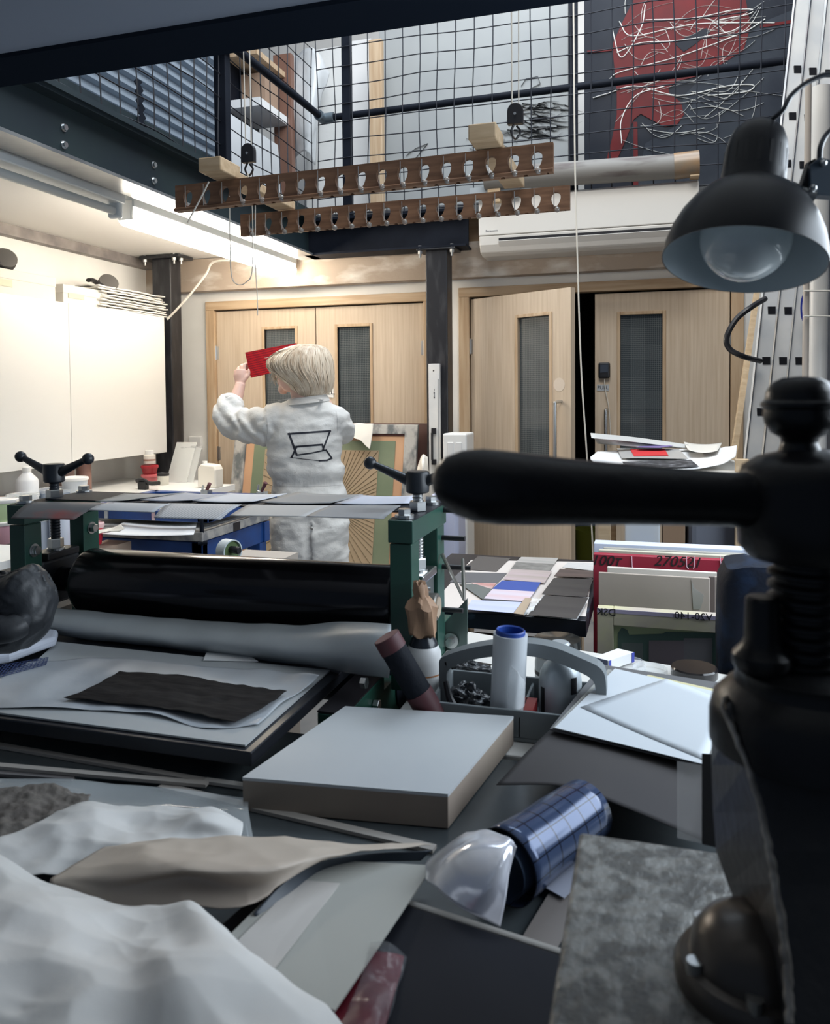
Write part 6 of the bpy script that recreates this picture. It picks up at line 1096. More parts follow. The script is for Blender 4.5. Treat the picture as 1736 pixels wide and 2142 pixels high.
# film rolls between block and platen
R = 0.042; ra_ = onZ(1056, 1815, BZ+R+0.004); rb_ = onZ(1225, 1695, BZ+R+0.004)
ra_.z = max(ra_.z, BZ+R+0.002); rb_.z = max(BZ+R+0.002, rb_.z); u_ = (rb_-ra_).normalized(); v1 = u_.cross(UP).normalized(); v2 = v1.cross(u_)
circ = lambda c, r: [c + v1*r*math.cos(t) + v2*r*math.sin(t) for t in [2*math.pi*k/16 - 0.5 for k in range(17)]]
BG = grid_mat('gridded_film', (0.050, 0.075, 0.150), (0.004, 0.006, 0.014), 13, 0.07, 0.16, 'UV', 0.25, n2=6)
rl = sheet('gridded_film_roll', [circ(ra_, R*1.05), circ(ra_.lerp(rb_, .33), R*0.98), circ(ra_.lerp(rb_, .66), R*0.97), circ(rb_, R*0.93)], BG, 'shiny dark blue gridded film roll beside the iron platen', 'roll', sub=7, t=0.0006)
mb = MB(); mb.lathe([(R*0.80, -0.008), (R*0.80, (rb_-ra_).length*0.9)], ra_, u_, n=30, cap1=False, cap0=False); mb.build('inner_layer', mat('inner_film', (0.04, 0.06, 0.10), 0.2), rl, smooth=True)
HOLO = mat('silver_film', (0.97, 0.97, 0.97), 0.16, 0.4, col2=(0.82, 0.84, 0.97), ns=9, bump=0.25, bs=9)
sheet('silver_film', [[P(975, 1742, .96), P(1020, 1735, .925), P(1062, 1748, .89), P(1080, 1772, .875)], [P(935, 1768, .95), P(985, 1755, .90), P(1045, 1785, .865), P(1066, 1822, .862)], [P(895, 1800, .94), P(942, 1798, .885), P(1015, 1842, .85), P(1058, 1880, .850)], [P(872, 1830, .93), P(912, 1860, .875), P(985, 1915, .845), P(1046, 1945, .846)]], HOLO, 'curled silver reflective film draped before the gridded roll', 'film', amp=0.006, ns=20, t=0.0005, sub=24)
# dark papers and white sheets at the right
DP = mat('dark_paper', (0.070, 0.065, 0.065), 0.8, col2=(0.058, 0.055, 0.058), ns=3, spec=0.2)
sheet('dark_paper', [[onZ(x, y, z) for x, y, z in r] for r in (((1180, 1500, .852), (1300, 1520, .850), (1420, 1540, .848), (1520, 1560, .845)), ((1110, 1565, .858), (1240, 1590, .862), (1380, 1630, .858), (1520, 1670, .85)), ((1038, 1642, .852), (1180, 1645, .872), (1310, 1690, .868), (1500, 1772, .852)))], DP, 'large curling charcoal paper under the white sheets', 'paper', sub=20, t=0.0008)
fz = 0.862
lay([(1150, 1528), (1478, 1606), (1560, 1440), (1258, 1393)], fz, mat('folder_dark', (0.115, 0.115, 0.12), 0.6), 'folder', 'dark grey folder board under the white sheets', 'folder', th=0.003)
lay([(1156, 1524), (1478, 1600), (1540, 1452), (1272, 1402)], fz+0.0035, mat('folder_grey', (0.33, 0.33, 0.31), 0.6), 'mount_card', 'mid grey card between folder and white sheets', 'card', th=0.002)
lay([(1330, 1440), (1500, 1478), (1520, 1448), (1355, 1412)], fz+0.006, mat('yellow_card', (0.60, 0.55, 0.32), 0.6), 'card', 'thin yellow card edge peeking at the right of the sheets', 'card')
lay([(1160, 1523), (1478, 1601), (1515, 1452), (1286, 1399)], fz+0.0075, mat('sheet_white', (0.58, 0.62, 0.66), 0.55), 'paper_sheet', 'lower white sheet with pointed left corner on the grey card', 'paper')
sheet('paper_sheet', [q3([(1392, 1420), (1450, 1440), (1510, 1465)], fz+0.012), q3([(1300, 1450), (1390, 1490), (1500, 1530)], fz+0.010), q3([(1214, 1479), (1340, 1535), (1478, 1592)], fz+0.009)], mat('sheet_white2', (0.54, 0.58, 0.62), 0.5), 'upper white sheet laid askew on the lower one', 'paper', t=0.0006, sub=10)
sl = thing('clear_sleeve', 'clear plastic sleeve strip with dark edge beside the press arch', 'sleeve', onZ(1445, 1760, BZ+0.03))
mb = MB(); mb.hexa([P(1416, 1752, 0.93), P(1470, 1765, 0.90), P(1470, 1766, 0.902), P(1416, 1753, 0.932)], [P(1416, 1592, 0.98), P(1472, 1600, 0.95), P(1472, 1601, 0.952), P(1416, 1593, 0.982)]); mb.build('film_strip', mat('sleeve_clear', (0.80, 0.80, 0.80), 0.12, alpha=0.28, bump=0.4, bs=20), sl)
mb = MB(); mb.hexa([P(1468, 1764, 0.90), P(1500, 1772, 0.89), P(1500, 1774, 0.90), P(1468, 1766, 0.91)], [P(1468, 1576, 0.95), P(1500, 1578, 0.94), P(1500, 1579, 0.95), P(1468, 1577, 0.96)]); mb.build('dark_edge', INK, sl)
for i, (q, z, c, lab) in enumerate((([(1075, 1990), (1160, 1850), (1230, 1880), (1130, 2040)], BZ+0.006, (0.17, 0.15, 0.14), 'brown grey card on the bench between gridded roll and platen'), ([(1112, 1842), (1190, 1800), (1230, 1830), (1180, 1880)], BZ+0.010, (0.34, 0.36, 0.44), 'pale blue grey card just under the gridded roll'))):
    lay(q, z, mat('under_card%d' % i, c, 0.6), 'card', lab, 'card', th=0.001)
# ---------------------------------------------- nipping press
npx = thing('nipping_press', 'black cast iron nipping press with club shaped handle in front', 'press', (0.11, 0.61, BZ))
PLAT = mat('pitted_iron', (0.10, 0.10, 0.096), 0.42, 0.3, col2=(0.24, 0.24, 0.23), ns=55, lo=0.42, hi=0.60, bump=0.35, bs=110, bst=(1, 0.7, 1), detail=8)
c0 = onZ(1212, 1739, 0.97); X0 = c0.x; Y1 = c0.y
MB().box((X0, 0.30, 0.942), (0.34, Y1, 0.97)).build('platen', PLAT, npx, bevel=0.004, seg=3)
MB().box((X0+0.045, 0.28, BZ+0.001), (0.35, Y1+0.02, 0.85)).build('base', IRON, npx, bevel=0.01)
D = 0.58; AXX = 1688
def A(x, y, d=D): return P(x, y, d)
def ringsec(yc, r, n=36):  # horizontal ring around the screw axis at picture height yc
    c = A(AXX, yc); return c, r
def turned(prof, name, m, ax=AXX, d=D, smooth=True, ang=40, n=44):
    base = P(ax, prof[0][1], d); mb = MB(); pm = d/F
    mb.lathe([(r*pm, (prof[0][1]-y)*pm) for r, y in prof], base, (0, 0, 1), n=n); return mb.build(name, m, npx, smooth=smooth, ang=ang)
turned([(40, 965), (42, 945), (34, 925), (38, 915), (56, 905), (68, 885), (72, 868), (70, 856), (76, 850), (76, 842), (68, 836), (66, 820), (54, 800), (34, 790), (2, 787)], 'finial_knob', IRON, ax=1672)
turned([(60, 1175), (118, 1165), (138, 1140), (142, 1080), (142, 1010), (130, 975), (100, 955), (60, 945), (44, 940)], 'hub', IRON, ax=1690)
mb = MB(); px_b = [(904, 1008, 12), (912, 1008, 34), (930, 1008, 52), (960, 1010, 67), (1000, 1015, 76), (1050, 1020, 77), (1110, 1024, 74), (1200, 1029, 69), (1320, 1034, 64), (1440, 1040, 60), (1520, 1044, 58), (1560, 1046, 60), (1690, 1050, 64)]
mb.tube([A(x, y, D*(0.96 if x < 1000 else 0.96+0.04*(x-1000)/690)) for x, y, r in px_b], [r*D*0.97/F for x, y, r in px_b], 32); mb.build('handle_bar', IRON, npx, smooth=True)
mb = MB(); pm = D/F; y = 1165; prof = [(64, 1165)]
k = 0
while y < 1395:
    prof += [(78, y+3), (78, y+10), (66, y+15), (66, y+22)]; y += 26
turned(prof[::1], 'screw', IRON, ang=20) if False else None
b0 = P(AXX, 1400, D); mb.lathe([(r*pm, (1400-yy)*pm) for r, yy in reversed(prof)], b0, (0, 0, 1), n=44); mb.build('screw', IRON, npx, smooth=True, ang=25)
turned([(195, 1560), (195, 1500), (188, 1470), (165, 1445), (146, 1430), (142, 1410), (146, 1398), (132, 1390), (90, 1386)], 'collar', IRON, ax=1690)
mb = MB(); secs = []
for y, xo, xe, dn, df in ((1450, 1500, 1530, .585, .66), (1475, 1490, 1510, .565, .66), (1520, 1487, 1530, .555, .66), (1600, 1486, 1562, .545, .66), (1700, 1489, 1592, .535, .655), (1780, 1495, 1610, .525, .645), (1850, 1520, 1622, .52, .635), (1950, 1560, 1637, .51, .62), (2050, 1588, 1648, .50, .605), (2142, 1606, 1652, .49, .59)):
    secs.append([P(xo, y, df), P(xe, y, dn), P(1900, y, dn), P(1900, y, df)])
last = secs[-1]; secs.append([V((p.x, p.y, 0.86)) for p in last])
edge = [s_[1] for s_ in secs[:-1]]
mb.loft(secs[::-1]); mb.build('arched_frame', mat('arch_iron', (0.030, 0.031, 0.036), 0.42, 0.3, col2=(0.042, 0.041, 0.042), ns=14, bump=0.15, bs=70), npx, bevel=0.004, seg=3)
mb = MB(); ep_ = curve(edge, 120); mb.tube([p + V((nz(p, 160)*0.0012, nz(p, 160, 7)*0.0012, 0)) for p in ep_], [0.0013 + 0.0016*abs(nz(p, 130, 3)) + 0.0012*i/120 for i, p in enumerate(ep_)], 8); mb.build('worn_edge_highlight', mat('worn_highlight_metal', (0.42, 0.39, 0.35), 0.4, 0.5, col2=(0.22, 0.20, 0.18), ns=60), npx, smooth=True)  # bright strip paints the highlight along the arch's worn edge
turned([(52, 1400), (60, 1386), (60, 1368), (44, 1350), (36, 1335), (34, 1252), (28, 1246)], 'oil_cup', IRON, ax=1594, d=0.57, n=6 if False else 16)
bc_ = V((0.072, 0.605, 0.97)); mb = MB(); mb.lathe([(0.056, 0), (0.056, 0.010), (0.052, 0.016), (0.046, 0.018), (0.044, 0.030), (0.036, 0.042), (0.022, 0.050), (0.0, 0.052)], bc_, n=44, cap1=False); mb.build('ball_socket', mat('socket_iron', (0.075, 0.065, 0.058), 0.3, 0.6), npx, smooth=True)
for t in (2.4, 3.6, 4.6): mb = MB(); mb.cyl(bc_+V((0.047*math.cos(t), 0.047*math.sin(t), 0.012)), bc_+V((0.047*math.cos(t), 0.047*math.sin(t), 0.024)), 0.006, n=12); mb.build('socket_screw', STEEL, npx)
# ---------------------------------------------- desk lamp
ld = 0.90; lp = thing('desk_lamp', 'black sprung arm desk lamp hanging in at the right', 'lamp', P(1736, 400, ld))
C0 = P(1553, 548, ld); tilt = math.radians(11.5); bk = math.radians(11)
axv = (UPC*math.cos(tilt) + RT*math.sin(tilt))*math.cos(bk) + FW*math.sin(bk); axv.normalize(); pm = ld/F
LB = mat('lamp_black', (0.010, 0.011, 0.014), 0.38, spec=0.35); LIN = mat('lamp_inside', (0.55, 0.62, 0.66), 0.5)
outp = [(163, 0), (163, 3), (160, 30), (152, 62), (138, 96), (118, 128), (95, 152), (74, 166), (66, 172)]
mb = MB(); mb.mi = 0; mb.lathe([(r*pm, h*pm) for r, h in outp], C0, axv, n=64, cap0=False, cap1=False); mb.mi = 1; mb.lathe([((r-2.5)*pm, h*pm) for r, h in outp], C0, axv, n=64, cap0=False, cap1=True)
mb.mi = 0; mb.lathe([(163*pm, 0), (160.5*pm, 0)], C0, axv, n=64, cap0=False, cap1=False)
mb.build('lamp_shade', [LB, LIN], lp, smooth=True, fix=False)
mb = MB(); mb.lathe([(r*pm, h*pm) for r, h in ((67, 166), (66, 172), (65, 200), (63, 255), (60, 278), (52, 300), (38, 316), (18, 324), (0.1, 325))], C0, axv, n=48); nk = mb.build('socket_housing', LB, lp, smooth=True)
u1 = axv.orthogonal().normalized(); u2 = axv.cross(u1)
for k in range(16):
    t = 2*math.pi*k/16; dr_ = u1*math.cos(t) + u2*math.sin(t); tn = axv.cross(dr_); c = C0 + axv*(226*pm) + dr_*(64.4*pm)
    mb = MB(); h2 = axv*(26*pm); w2 = tn*(4.2*pm); o2 = dr_*(0.6*pm); mb.hexa([c-h2-w2, c-h2+w2, c-h2+w2+o2, c-h2-w2+o2], [c+h2-w2-dr_*1.2*pm, c+h2+w2-dr_*1.2*pm, c+h2+w2+o2-dr_*1.2*pm, c+h2-w2+o2-dr_*1.2*pm]); mb.build('vent_slot', INK, lp)
mb = MB(); cb = C0 + axv*(55*pm); mb.ball(cb, 92*pm, 40); mb.build('bulb', mat('bulb_white', (0.62, 0.68, 0.70), 0.10, coat=0.3), lp, smooth=True)
mb = MB(); mb.cyl(cb+axv*(80*pm), cb+axv*(150*pm), 40*pm, 30*pm); mb.build('bulb_neck', WPLAS, lp, smooth=True)
j = P(1700, 392, ld)
mb = MB(); mb.cyl(P(1655, 385, ld), P(1695, 402, ld), 0.0035, n=12); mb.cyl(P(1672, 405, ld), P(1700, 412, ld), 0.009, n=12); mb.build('joint_pin', STEEL, lp, smooth=True)
mb = MB(); mb.prism([P(x, y, ld-0.008) for x, y in ((1694, 345), (1715, 328), (1760, 340), (1790, 400), (1760, 412), (1712, 408), (1695, 395))], FW*0.016); mb.build('joint_plate', mat('plate_slate', (0.055, 0.075, 0.10), 0.4), lp, bevel=0.001)
mb = MB(); mb.prism([P(x, y, ld-0.004) for x, y in ((1694, 336), (1708, 330), (1700, 372), (1690, 398), (1676, 392))], FW*0.012); mb.build('joint_clip', BLACK, lp, bevel=0.001)
for q in ((1722, 341), (1701, 393)): mb = MB(); mb.ball(P(q[0], q[1], ld-0.010), 0.0042, 14); mb.build('rivet', STEEL, lp, smooth=True)
mb = MB(); mb.tube([P(1770, 375, ld), P(1960, 300, ld+0.02), P(2150, 260, ld+0.03)], 0.006, 10); mb.tube([P(1770, 395, ld), P(1960, 325, ld+0.02), P(2150, 285, ld+0.03)], 0.006, 10); mb.tube([P(2150, 272, ld+0.03), P(2150, 1100, ld+0.03), (P(2150, 1100, ld+0.03).x, P(2150, 1100, ld+0.03).y, BZ)], 0.008, 10); mb.build('arm', BLACK, lp, smooth=True)
mb = MB(); mb.tube(curve([C0+axv*(323*pm)+RT*0.006, P(1636, 232, ld), P(1655, 200, ld), P(1690, 172, ld), P(1740, 155, ld), P(1820, 170, ld+0.01)], 30), 0.0030, 8); mb.tube(curve([P(1714, 332, ld-0.005), P(1716, 308, ld-0.005), P(1727, 284, ld), P(1745, 265, ld)], 14), 0.0030, 8); mb.build('cable', mat('cable_grey', (0.03, 0.035, 0.045), 0.3), lp, smooth=True)
mb = MB(); cbs = C0+axv*(322*pm); mb.cyl(cbs, cbs+axv*0.008+RT*0.003, 0.006, 0.004); mb.build('cable_gland', BLACK, lp)
# ================================================================== PERSON
PD = 3.85
def Q(x, y, f=0.0): return P(x, y, PD) + _f0*f
SK = mat('skin', (0.66, 0.43, 0.35), 0.5, sss=0.15, col2=(0.62, 0.39, 0.32), ns=12)
CLOTH = mat('coverall_white', (0.70, 0.69, 0.66), 0.8, bump=0.15, bs=120)
HAIR = mat('blonde_hair', (0.76, 0.65, 0.51), 0.42, col2=(0.52, 0.39, 0.27), ns=7, stretch=(6, 6, 0.6), lo=0.42, hi=0.68)
ft = Q(645, 1000); ft.z = 0.0
def ell(c, rx, ry, n=28, tw=0.0, pw=1.0):
    return [c + _r0*(rx*math.copysign(abs(math.cos(t))**pw, math.cos(t))) + _f0*(ry*math.copysign(abs(math.sin(t))**pw, math.sin(t))) for t in [2*math.pi*k/n for k in range(n)]]
pxm = PD/F
def remeshed(mb, name, m, vox, sm, parent=None, origin=None, fac=0.5):
    o = mb.build(name, m, parent, origin=origin)
    md = o.modifiers.new('r', 'REMESH'); md.mode = 'VOXEL'; md.voxel_size = vox; md.use_smooth_shade = True
    md = o.modifiers.new('s', 'SMOOTH'); md.iterations = sm; md.factor = fac
    bake(o)
    for p in o.data.polygons: p.use_smooth = True
    if not o.data.materials: o.data.materials.append(m)
    return o
# ---- body: one continuous skin surface (head, neck, trunk, arms, hands, legs)
mb = MB()
hc = Q(613, 774, 0.03); fd = (-_r0*0.80 + _f0*0.60 - UP*0.02).normalized(); sd_ = fd.cross(UP).normalized()
mb.ball((0, 0, 0), 1.0, 32); vs = list(mb.bm.verts)
for v in vs:
    d = v.co.copy(); f, s, z = d.x, d.y, d.z
    rf = 0.092; rs = 0.074; rz = 0.112
    if z < 0: rs *= 1 - 0.25*z*z; rf *= 1 - 0.10*z*z*(1 if f < 0 else 0.3)
    k = hc + fd*(f*rf + (0.012 if f > 0.3 and z < -0.2 else 0)) + sd_*(s*rs) + UP*(z*rz)
    v.co = k
def H(f, s, z): return hc + fd*f + sd_*s + UP*z
mb.tube([H(0.090, 0, 0.018), H(0.103, 0, -0.008), H(0.116, 0, -0.030), H(0.098, 0, -0.036)], [0.009, 0.011, 0.013, 0.010], 10)   # nose
mb.ball(H(0.096, 0, -0.056), 0.012, 10, (0.9, 1.5, 0.6)); mb.ball(H(0.094, 0, -0.067), 0.012, 10, (0.9, 1.4, 0.6))               # lips
mb.ball(H(0.078, 0, -0.092), 0.026, 12)                                                                                        # chin
mb.ball(H(0.080, 0.03, 0.028), 0.016, 10, (1, 1.4, .6)); mb.ball(H(0.080, -0.03, 0.028), 0.016, 10, (1, 1.4, .6))               # brow
for s in (-1, 1): mb.ball(H(-0.005, s*0.074, -0.012), 0.026, 12, (0.7, 0.35, 1.1))                                               # ears
mb.tube([Q(630, 812, 0.0), Q(640, 850, -0.01)], [0.056, 0.062], 18)
mb.loft([ell(Q(640, 848), .07, .055), ell(Q(638, 880), .135, .085), ell(Q(638, 940), .14, .09), ell(Q(640, 1005), .125, .085), ell(Q(645, 1080), .15, .10), ell(Q(646, 1130), .15, .10)])
for s, x in ((-1, 610), (1, 685)):
    a_ = Q(x, 1120); b_ = Q(x+s*2, 1270); c_ = Q(x+s*2, 1395, -0.01); mb.tube([a_, b_, V((c_.x, c_.y, 0.09))], [0.082, 0.058, 0.040], 16)
    t_ = V((c_.x, c_.y, 0.045)); mb.tube([t_ - _f0*0.05, t_ + _f0*0.06, t_ + _f0*0.15], [0.045, 0.045, 0.032], 12, flat=0.9)
# left arm and hand
mb.tube([Q(575, 880), Q(520, 890, .06), Q(465, 878, .13)], [0.060, 0.050, 0.044], 14)
mb.tube([Q(465, 880, .13), Q(470, 850, .18), Q(477, 822, .215), Q(480, 804, .24)], [0.044, 0.040, 0.031, 0.026], 14)
mb.tube([Q(480, 806, .238), Q(479, 796, .250), Q(477, 784, .262), Q(477, 772, .275)], [0.026, 0.029, 0.035, 0.033], 14, flat=0.62)
fingers = [[(486, 772, .278), (485, 760, .290), (486, 757, .303), (492, 758, .312)], [(480, 770, .280), (477, 761, .295), (480, 759, .312), (491, 763, .318)], [(473, 772, .280), (470, 766, .297), (474, 764, .316), (489, 770, .322)], [(468, 777, .278), (466, 772, .293), (470, 771, .312), (484, 777, .318)]]
for i, f in enumerate(fingers): mb.tube(curve([Q(*p) for p in f], 10), [0.0092-0.00018*k-(0.001 if i == 3 else 0) for k in range(11)], 10); mb.ball(Q(*f[-1]), 0.0072, 8)
th = [(486, 797, .246), (491, 789, .254), (496, 781, .264), (495.5, 771, .272)]
mb.tube(curve([Q(*p) for p in th], 10), [0.0125-0.0004*k for k in range(11)], 10); mb.ball(Q(*th[-1]), 0.0085, 8)
# right arm and hand (beyond the trunk and head)
mb.tube([Q(700, 882, .0), Q(712, 905, .12), Q(706, 905, .20)], [0.060, 0.050, 0.044], 14)
mb.tube([Q(706, 905, .20), Q(670, 850, .25), Q(628, 785, .28)], [0.044, 0.036, 0.026], 14)
mb.tube([Q(628, 786, .28), Q(622, 772, .285), Q(617, 760, .29)], [0.026, 0.034, 0.032], 14, flat=0.62)
for i, (dx, dy) in enumerate(((0, -6), (4, -1), (6, 5), (6, 11))):
    mb.tube(curve([Q(616+dx, 760+dy, .292), Q(611+dx, 752+dy, .302), Q(604+dx, 752+dy, .312), Q(597+dx, 754+dy, .313)], 8), [0.0092-0.00018*k for k in range(9)], 10)
mb.tube(curve([Q(620, 772, .278), Q(612, 764, .274), Q(603, 756, .280)], 8), [0.0120-0.0004*k for k in range(9)], 10)
person = remeshed(mb, 'person', SK, 0.0048, 2, origin=ft)
tag(person, 'person in white coverall with blonde bob, back turned, holding up a red print', 'person')
# lips and eyes
mb = MB()
for s in (-1, 1): mb.ball(H(0.083, s*0.030, 0.012), 0.010, 12)
mb.build('eye', WPLAS, person, smooth=True) if False else mb.bm.free()
for s in (-1, 1):
    m_ = MB(); m_.ball(H(0.082, s*0.030, 0.010), 0.0105, 12); e_ = m_.build('eye', WPLAS, person, smooth=True)
    m_ = MB(); m_.ball(H(0.0885, s*0.031, 0.010), 0.0052, 10); m_.build('iris', mat('iris', (0.05, 0.10, 0.14), 0.2), e_, smooth=True)
m_ = MB(); m_.ball(H(0.1005, 0, -0.061), 0.009, 10, (0.7, 1.9, 0.9)); m_.build('lips', mat('lips', (0.52, 0.22, 0.20), 0.4), person, smooth=True)
# ---- coverall
mb = MB()
T_ = [(838, 643, 38, .060), (845, 642, 52, .070), (853, 640, 68, .085), (866, 638, 77, .100), (885, 637, 80, .118), (920, 638, 76, .128), (955, 637, 75, .125), (978, 640, 77, .122), (992, 643, 75, .118), (1002, 644, 72, .112), (1014, 644, 72, .112), (1026, 646, 76, .120), (1060, 647, 79, .135), (1100, 647, 80, .145), (1140, 647, 80, .140), (1168, 647, 79, .125), (1185, 647, 76, .110)]
mb.loft([ell(Q(x, y), hw*pxm, dep, 40, pw=0.86) for y, x, hw, dep in T_])
for s, x in ((-1, 609), (1, 686)):
    c_ = Q(x+s*2, 1400); mb.tube([Q(x, 1140), Q(x, 1200), Q(x+s*1, 1290), V((c_.x, c_.y, 0.10))], [0.098, 0.098, 0.082, 0.070], 20)
mb.tube(curve([Q(585, 886, -0.01), Q(545, 892, .03), Q(505, 893, .08), Q(475, 884, .12), Q(463, 870, .135), Q(465, 852, .16), Q(468, 842, .175)], 24), [0.098 - 0.0016*k for k in range(25)], 22)
mb.tube(curve([Q(690, 880, -.01), Q(700, 888, .05), Q(706, 902, .14), Q(700, 900, .20), Q(680, 868, .235)], 20), [0.086 - 0.0013*k for k in range(21)], 20)
mb.ball(Q(578, 878, -0.005), 0.092, 20, (1, 1, .85)); mb.ball(Q(695, 876, -0.005), 0.075, 20, (1, 1, .85))
cov = remeshed(mb, 'coverall', CLOTH, 0.0085, 5, parent=person)
# wrinkles: displace along normals by folds that follow pull lines
o0 = world_loc(person)
for v in cov.data.vertices:
    w_ = v.co + o0; rel = w_ - Q(640, 900); x = rel.dot(_r0)/pxm + 640; y = 900 - rel.z/pxm; f = rel.dot(_f0)
    k = 0.0
    n1 = noise.noise(V((x*0.020 + y*0.016, y*0.034 - x*0.010, f*6))); n2 = noise.noise(V((x*0.05, y*0.05, f*9+4)))
    k += (0.45-abs(n1))*0.015 + n2*0.003 + (0.3-abs(noise.noise(V((x*0.045+y*0.05, y*0.085-x*0.02, f*8+9)))))*0.006
    if 985 < y < 1025: k += -0.005*math.exp(-((y-1007)/9)**2) + 0.0016*math.sin(x*0.95 + 2*n2)*math.exp(-((y-1007)/9)**2)   # elastic waist
    if 968 < y < 1000: k += 0.006*math.exp(-((y-982)/9)**2)                                                                   # blouse over the waist
    if x < 560 and y < 960: k += 0.006*math.sin((x*0.55 - y*0.38)*0.34 + 3*n1)                                                 # sleeve folds
    if y > 1070 and abs(x-648) < 30 and f < 0: k -= 0.020*math.exp(-((x-650)/7)**2)*min(1, (y-1070)/50)                       # seat seam
    if y > 1030 and f < 0: k += 0.010*noise.noise(V((x*0.03+y*0.03, y*0.018-x*0.012, 2)))
    v.co = v.co + v.normal*k
cov.data.update()
# rolled cuff, collar
cA = Q(467, 843, .172); cAx = (Q(474, 820, .215) - Q(464, 868, .14)).normalized()
u_ = cAx.orthogonal().normalized(); v_ = cAx.cross(u_)
mb = MB(); mb.lathe([(0.040, 0.014), (0.052, 0.022), (0.061, 0.014), (0.064, -0.004), (0.060, -0.022), (0.045, -0.024), (0.040, 0.014)], cA, cAx, n=40, cap0=False, cap1=False)
for v in mb.bm.verts: v.co += (v.co - cA)*0.10*noise.noise(v.co*22)
mb.build('rolled_cuff', CLOTH, cov, smooth=True, ang=80)
mb = MB(); rings = []
for k in range(33):
    t = 2*math.pi*k/32; c = Q(643, 838 - 5*math.cos(t), 0) + _r0*(0.085*math.cos(t)) + _f0*(0.072*math.sin(t)); o_ = (_r0*math.cos(t)+_f0*math.sin(t))
    rings.append([c + o_*0.004 + UP*0.016, c + o_*0.010 + UP*0.018, c + o_*0.026 - UP*0.012, c + o_*0.018 - UP*0.016])
mb.loft(rings, cap=False); mb.build('collar', CLOTH, cov, smooth=True, ang=60)
# printed emblem and seams, laid on the cloth
bm_ = bmesh.new(); bm_.from_mesh(cov.data); bvh = BVHTree.FromBMesh(bm_)
def onback(x, y):
    r = ray(x, y).normalized(); h = bvh.ray_cast(CAM - o0, r)
    return (h[0] + o0 - r*0.0012) if h[0] else Q(x, y, -0.12)
def ribbon(mb, pts, wpx):
    q = []
    for (x0, y0), (x1, y1) in zip(pts[:-1], pts[1:]):
        L_ = math.hypot(x1-x0, y1-y0); n = max(int(L_/2.5), 2); nx, ny = -(y1-y0)/L_*wpx, (x1-x0)/L_*wpx; ex, ey = (x1-x0)/L_*wpx*0.8, (y1-y0)/L_*wpx*0.8
        rows = []
        for i in range(n+1):
            t = i/n; x = x0-ex+(x1-x0+2*ex)*t; y = y0-ey+(y1-y0+2*ey)*t; rows.append((onback(x+nx, y+ny), onback(x-nx, y-ny)))
        vs = [p for r in rows for p in r]; mb.add(vs, [(2*i, 2*i+1, 2*i+3, 2*i+2) for i in range(n)])
EM = mat('emblem_ink', (0.018, 0.020, 0.030), 0.7)
mb = MB()
for pts, wd in (([(603, 907.5), (691, 901.5)], 1.35), ([(604.5, 907), (620.5, 951.5)], 1.5), ([(690.5, 901.5), (675.5, 940.5)], 1.2), ([(619, 934.5), (674, 930)], 1.35), ([(674, 930), (677, 941)], 1.2), ([(620.5, 934.5), (610, 956.5)], 1.3), ([(620.5, 952), (650, 948), (682, 941.5)], 1.0), ([(682, 941.5), (694, 958.5), (684, 963), (668, 964)], 1.2), ([(607, 957), (640, 961), (668, 964)], 0.5)): ribbon(mb, pts, wd*1.45)
mb.build('printed_emblem', EM, cov)
mb = MB()
for pts in ([(556, 868), (559, 885), (559, 905), (556, 925)], [(703, 860), (706, 880), (705, 905)], [(590, 838), (620, 832), (650, 831), (680, 836)], [(566, 1016), (600, 1018), (640, 1018), (680, 1017), (718, 1014)]): ribbon(mb, pts, 0.28)
mb.build('seam_stitching', mat('seam_grey', (0.42, 0.41, 0.40), 0.8), cov)
bm_.free()
# shoes
for s, x in ((-1, 609), (1, 686)):
    c_ = Q(x+s*2, 1400); t_ = V((c_.x, c_.y, 0.05)); mb = MB(); mb.tube([t_ - _f0*0.085, t_ - _f0*0.06, t_ + _f0*0.08, t_ + _f0*0.17, t_ + _f0*0.20], [0.03, 0.053, 0.053, 0.044, 0.02], 18, flat=0.95)
    for v in mb.bm.verts: v.co.z = max(v.co.z, 0.001)
    mb.build('shoe', BLACK, person, smooth=True, ang=60)
# ---- hair: bob shell with strands
HR = [(720, 642, 8, .02), (722, 641, 24, .055), (729, 638, 44, .090), (741, 631, 59, .118), (757, 627, 68, .134), (774, 630, 66, .138), (790, 641, 56, .130), (805, 650, 46, .116), (818, 653, 39, .098), (828, 650, 29, .078), (832, 648, 16, .05)]
def hp(v, t, k=1.0):
    r = spl([V(h[:3]) for h in HR], v); dp = spl([V((h[3], 0, 0)) for h in HR], v).x
    c = Q(r.y, r.x, 0.005); ox = math.cos(t); oy = math.sin(t)
    # front left is cut back so that the cheek shows
    return c + _r0*(r.z*pxm*ox*k) + _f0*(dp*oy*k)
mb = MB(); nT = 120; nV = 40
verts = []
for i in range(nV+1):
    v = i/nV
    for j in range(nT):
        t = 2*math.pi*j/nT; tt = t + 0.35*math.sin(v*2.5); k = 1 + 0.022*noise.noise(V((math.cos(tt)*5, math.sin(tt)*5, v*1.2))) + 0.014*noise.noise(V((math.cos(tt)*13, math.sin(tt)*13, v*1.6)))
        verts.append(hp(v, t, k))
mb.add(verts, [(i*nT+j, i*nT+(j+1) % nT, (i+1)*nT+(j+1) % nT, (i+1)*nT+j) for i in range(nV) for j in range(nT)])
hair = mb.build('hair', HAIR, person, smooth=True, ang=80)
rr = random.Random(11); mb = MB()
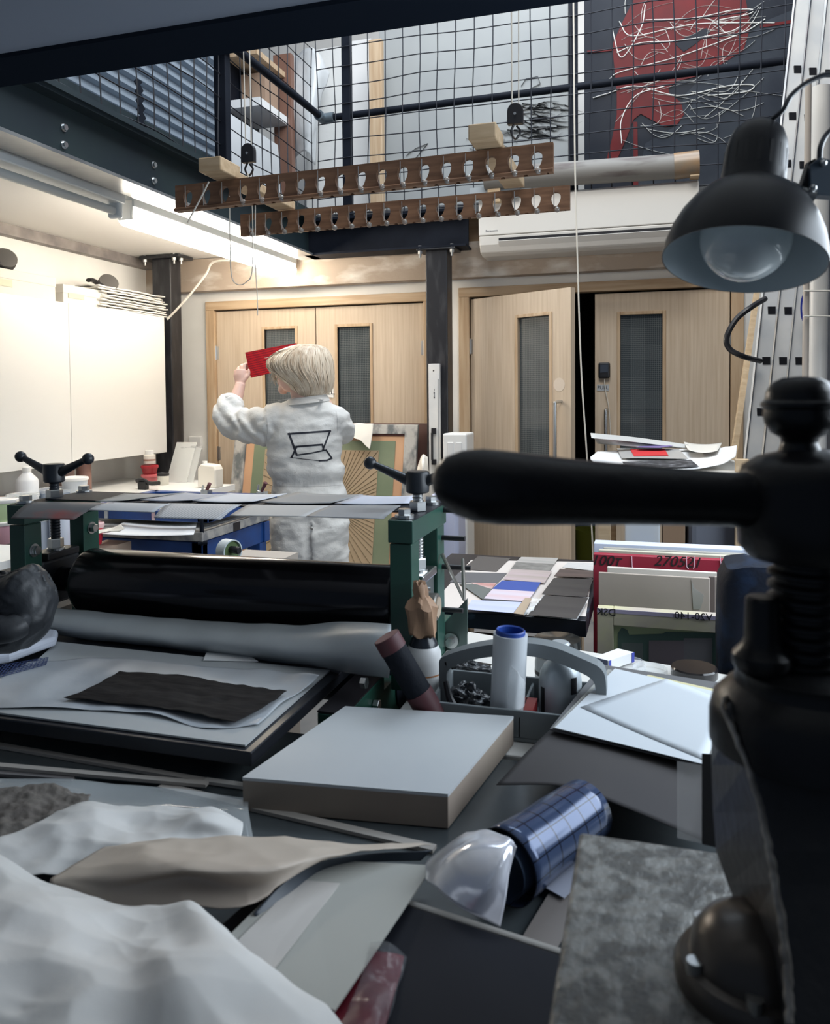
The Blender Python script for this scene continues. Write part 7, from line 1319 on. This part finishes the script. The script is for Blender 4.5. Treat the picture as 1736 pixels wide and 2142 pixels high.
for i in range(170):
    t = rr.uniform(math.pi*0.95, math.pi*2.08); v0 = rr.uniform(0.05, 0.35); v1 = rr.uniform(0.82, 1.0); k = rr.uniform(0.995, 1.025); dt = rr.uniform(-0.25, 0.25)
    pts = [hp(v0 + (v1-v0)*s/10, t + dt*s/10, k + 0.012*math.sin(math.pi*s/10)) for s in range(11)]
    mb.tube(pts, [rr.uniform(0.0028, 0.0048)*(1-0.75*abs(s/10-0.45)**1.5*1.4) for s in range(11)], 5, flat=0.5)
for i in range(34):   # strands blown forward over the face
    a_ = rr.uniform(0, 1); y0 = 742+30*a_+rr.uniform(-5, 5); x0 = 600+rr.uniform(-12, 10)
    pts = curve([Q(x0+14, y0-8, -0.07), Q(x0-8, y0-2, -0.075), Q(578-6*(1-a_)+rr.uniform(-6, 6), y0+12+rr.uniform(-6, 6), -0.04), Q(562+14*a_+rr.uniform(-9, 12), y0+14+22*a_+rr.uniform(-8, 8), -0.01)], 8)
    mb.tube(pts, [0.0055, 0.006, 0.0058, 0.0054, 0.0048, 0.004, 0.003, 0.002, 0.0008], 5, flat=0.5)
st2 = mb.build('strands', HAIR, hair, smooth=True)
# ---- the red print
pq = [Q(486, 731, .288), Q(601, 709, .300), Q(616, 761, .300), Q(499, 788, .288)]
RPR = mat('red_lined_print', (0.60, 0.012, 0.020), 0.5); nt_ = RPR.node_tree
tc_ = nt_.nodes.new('ShaderNodeTexCoord'); mp_ = nt_.nodes.new('ShaderNodeMapping'); mp_.inputs['Rotation'].default_value = (0, math.radians(-11), 0); wv2 = nt_.nodes.new('ShaderNodeTexWave'); wv2.bands_direction = 'Z'; wv2.inputs['Scale'].default_value = 36; wv2.inputs['Distortion'].default_value = 1.5; wv2.inputs['Detail Scale'].default_value = 3
rm_ = nt_.nodes.new('ShaderNodeValToRGB'); rm_.color_ramp.elements[0].position = 0.08; rm_.color_ramp.elements[1].position = 0.30; rm_.color_ramp.elements[0].color = (0.10, 0.006, 0.02, 1); rm_.color_ramp.elements[1].color = (0.62, 0.012, 0.020, 1)
nt_.links.new(tc_.outputs['Object'], mp_.inputs[0]); nt_.links.new(mp_.outputs[0], wv2.inputs[0]); nt_.links.new(wv2.outputs[0], rm_.inputs[0]); nt_.links.new(rm_.outputs[0], nt_.nodes['Principled BSDF'].inputs['Base Color'])
mb = MB(); mb.prism(pq, _f0*0.003); tag(mb.build('print', RPR), 'red print with fine dark lines held up in the raised hand', 'print')
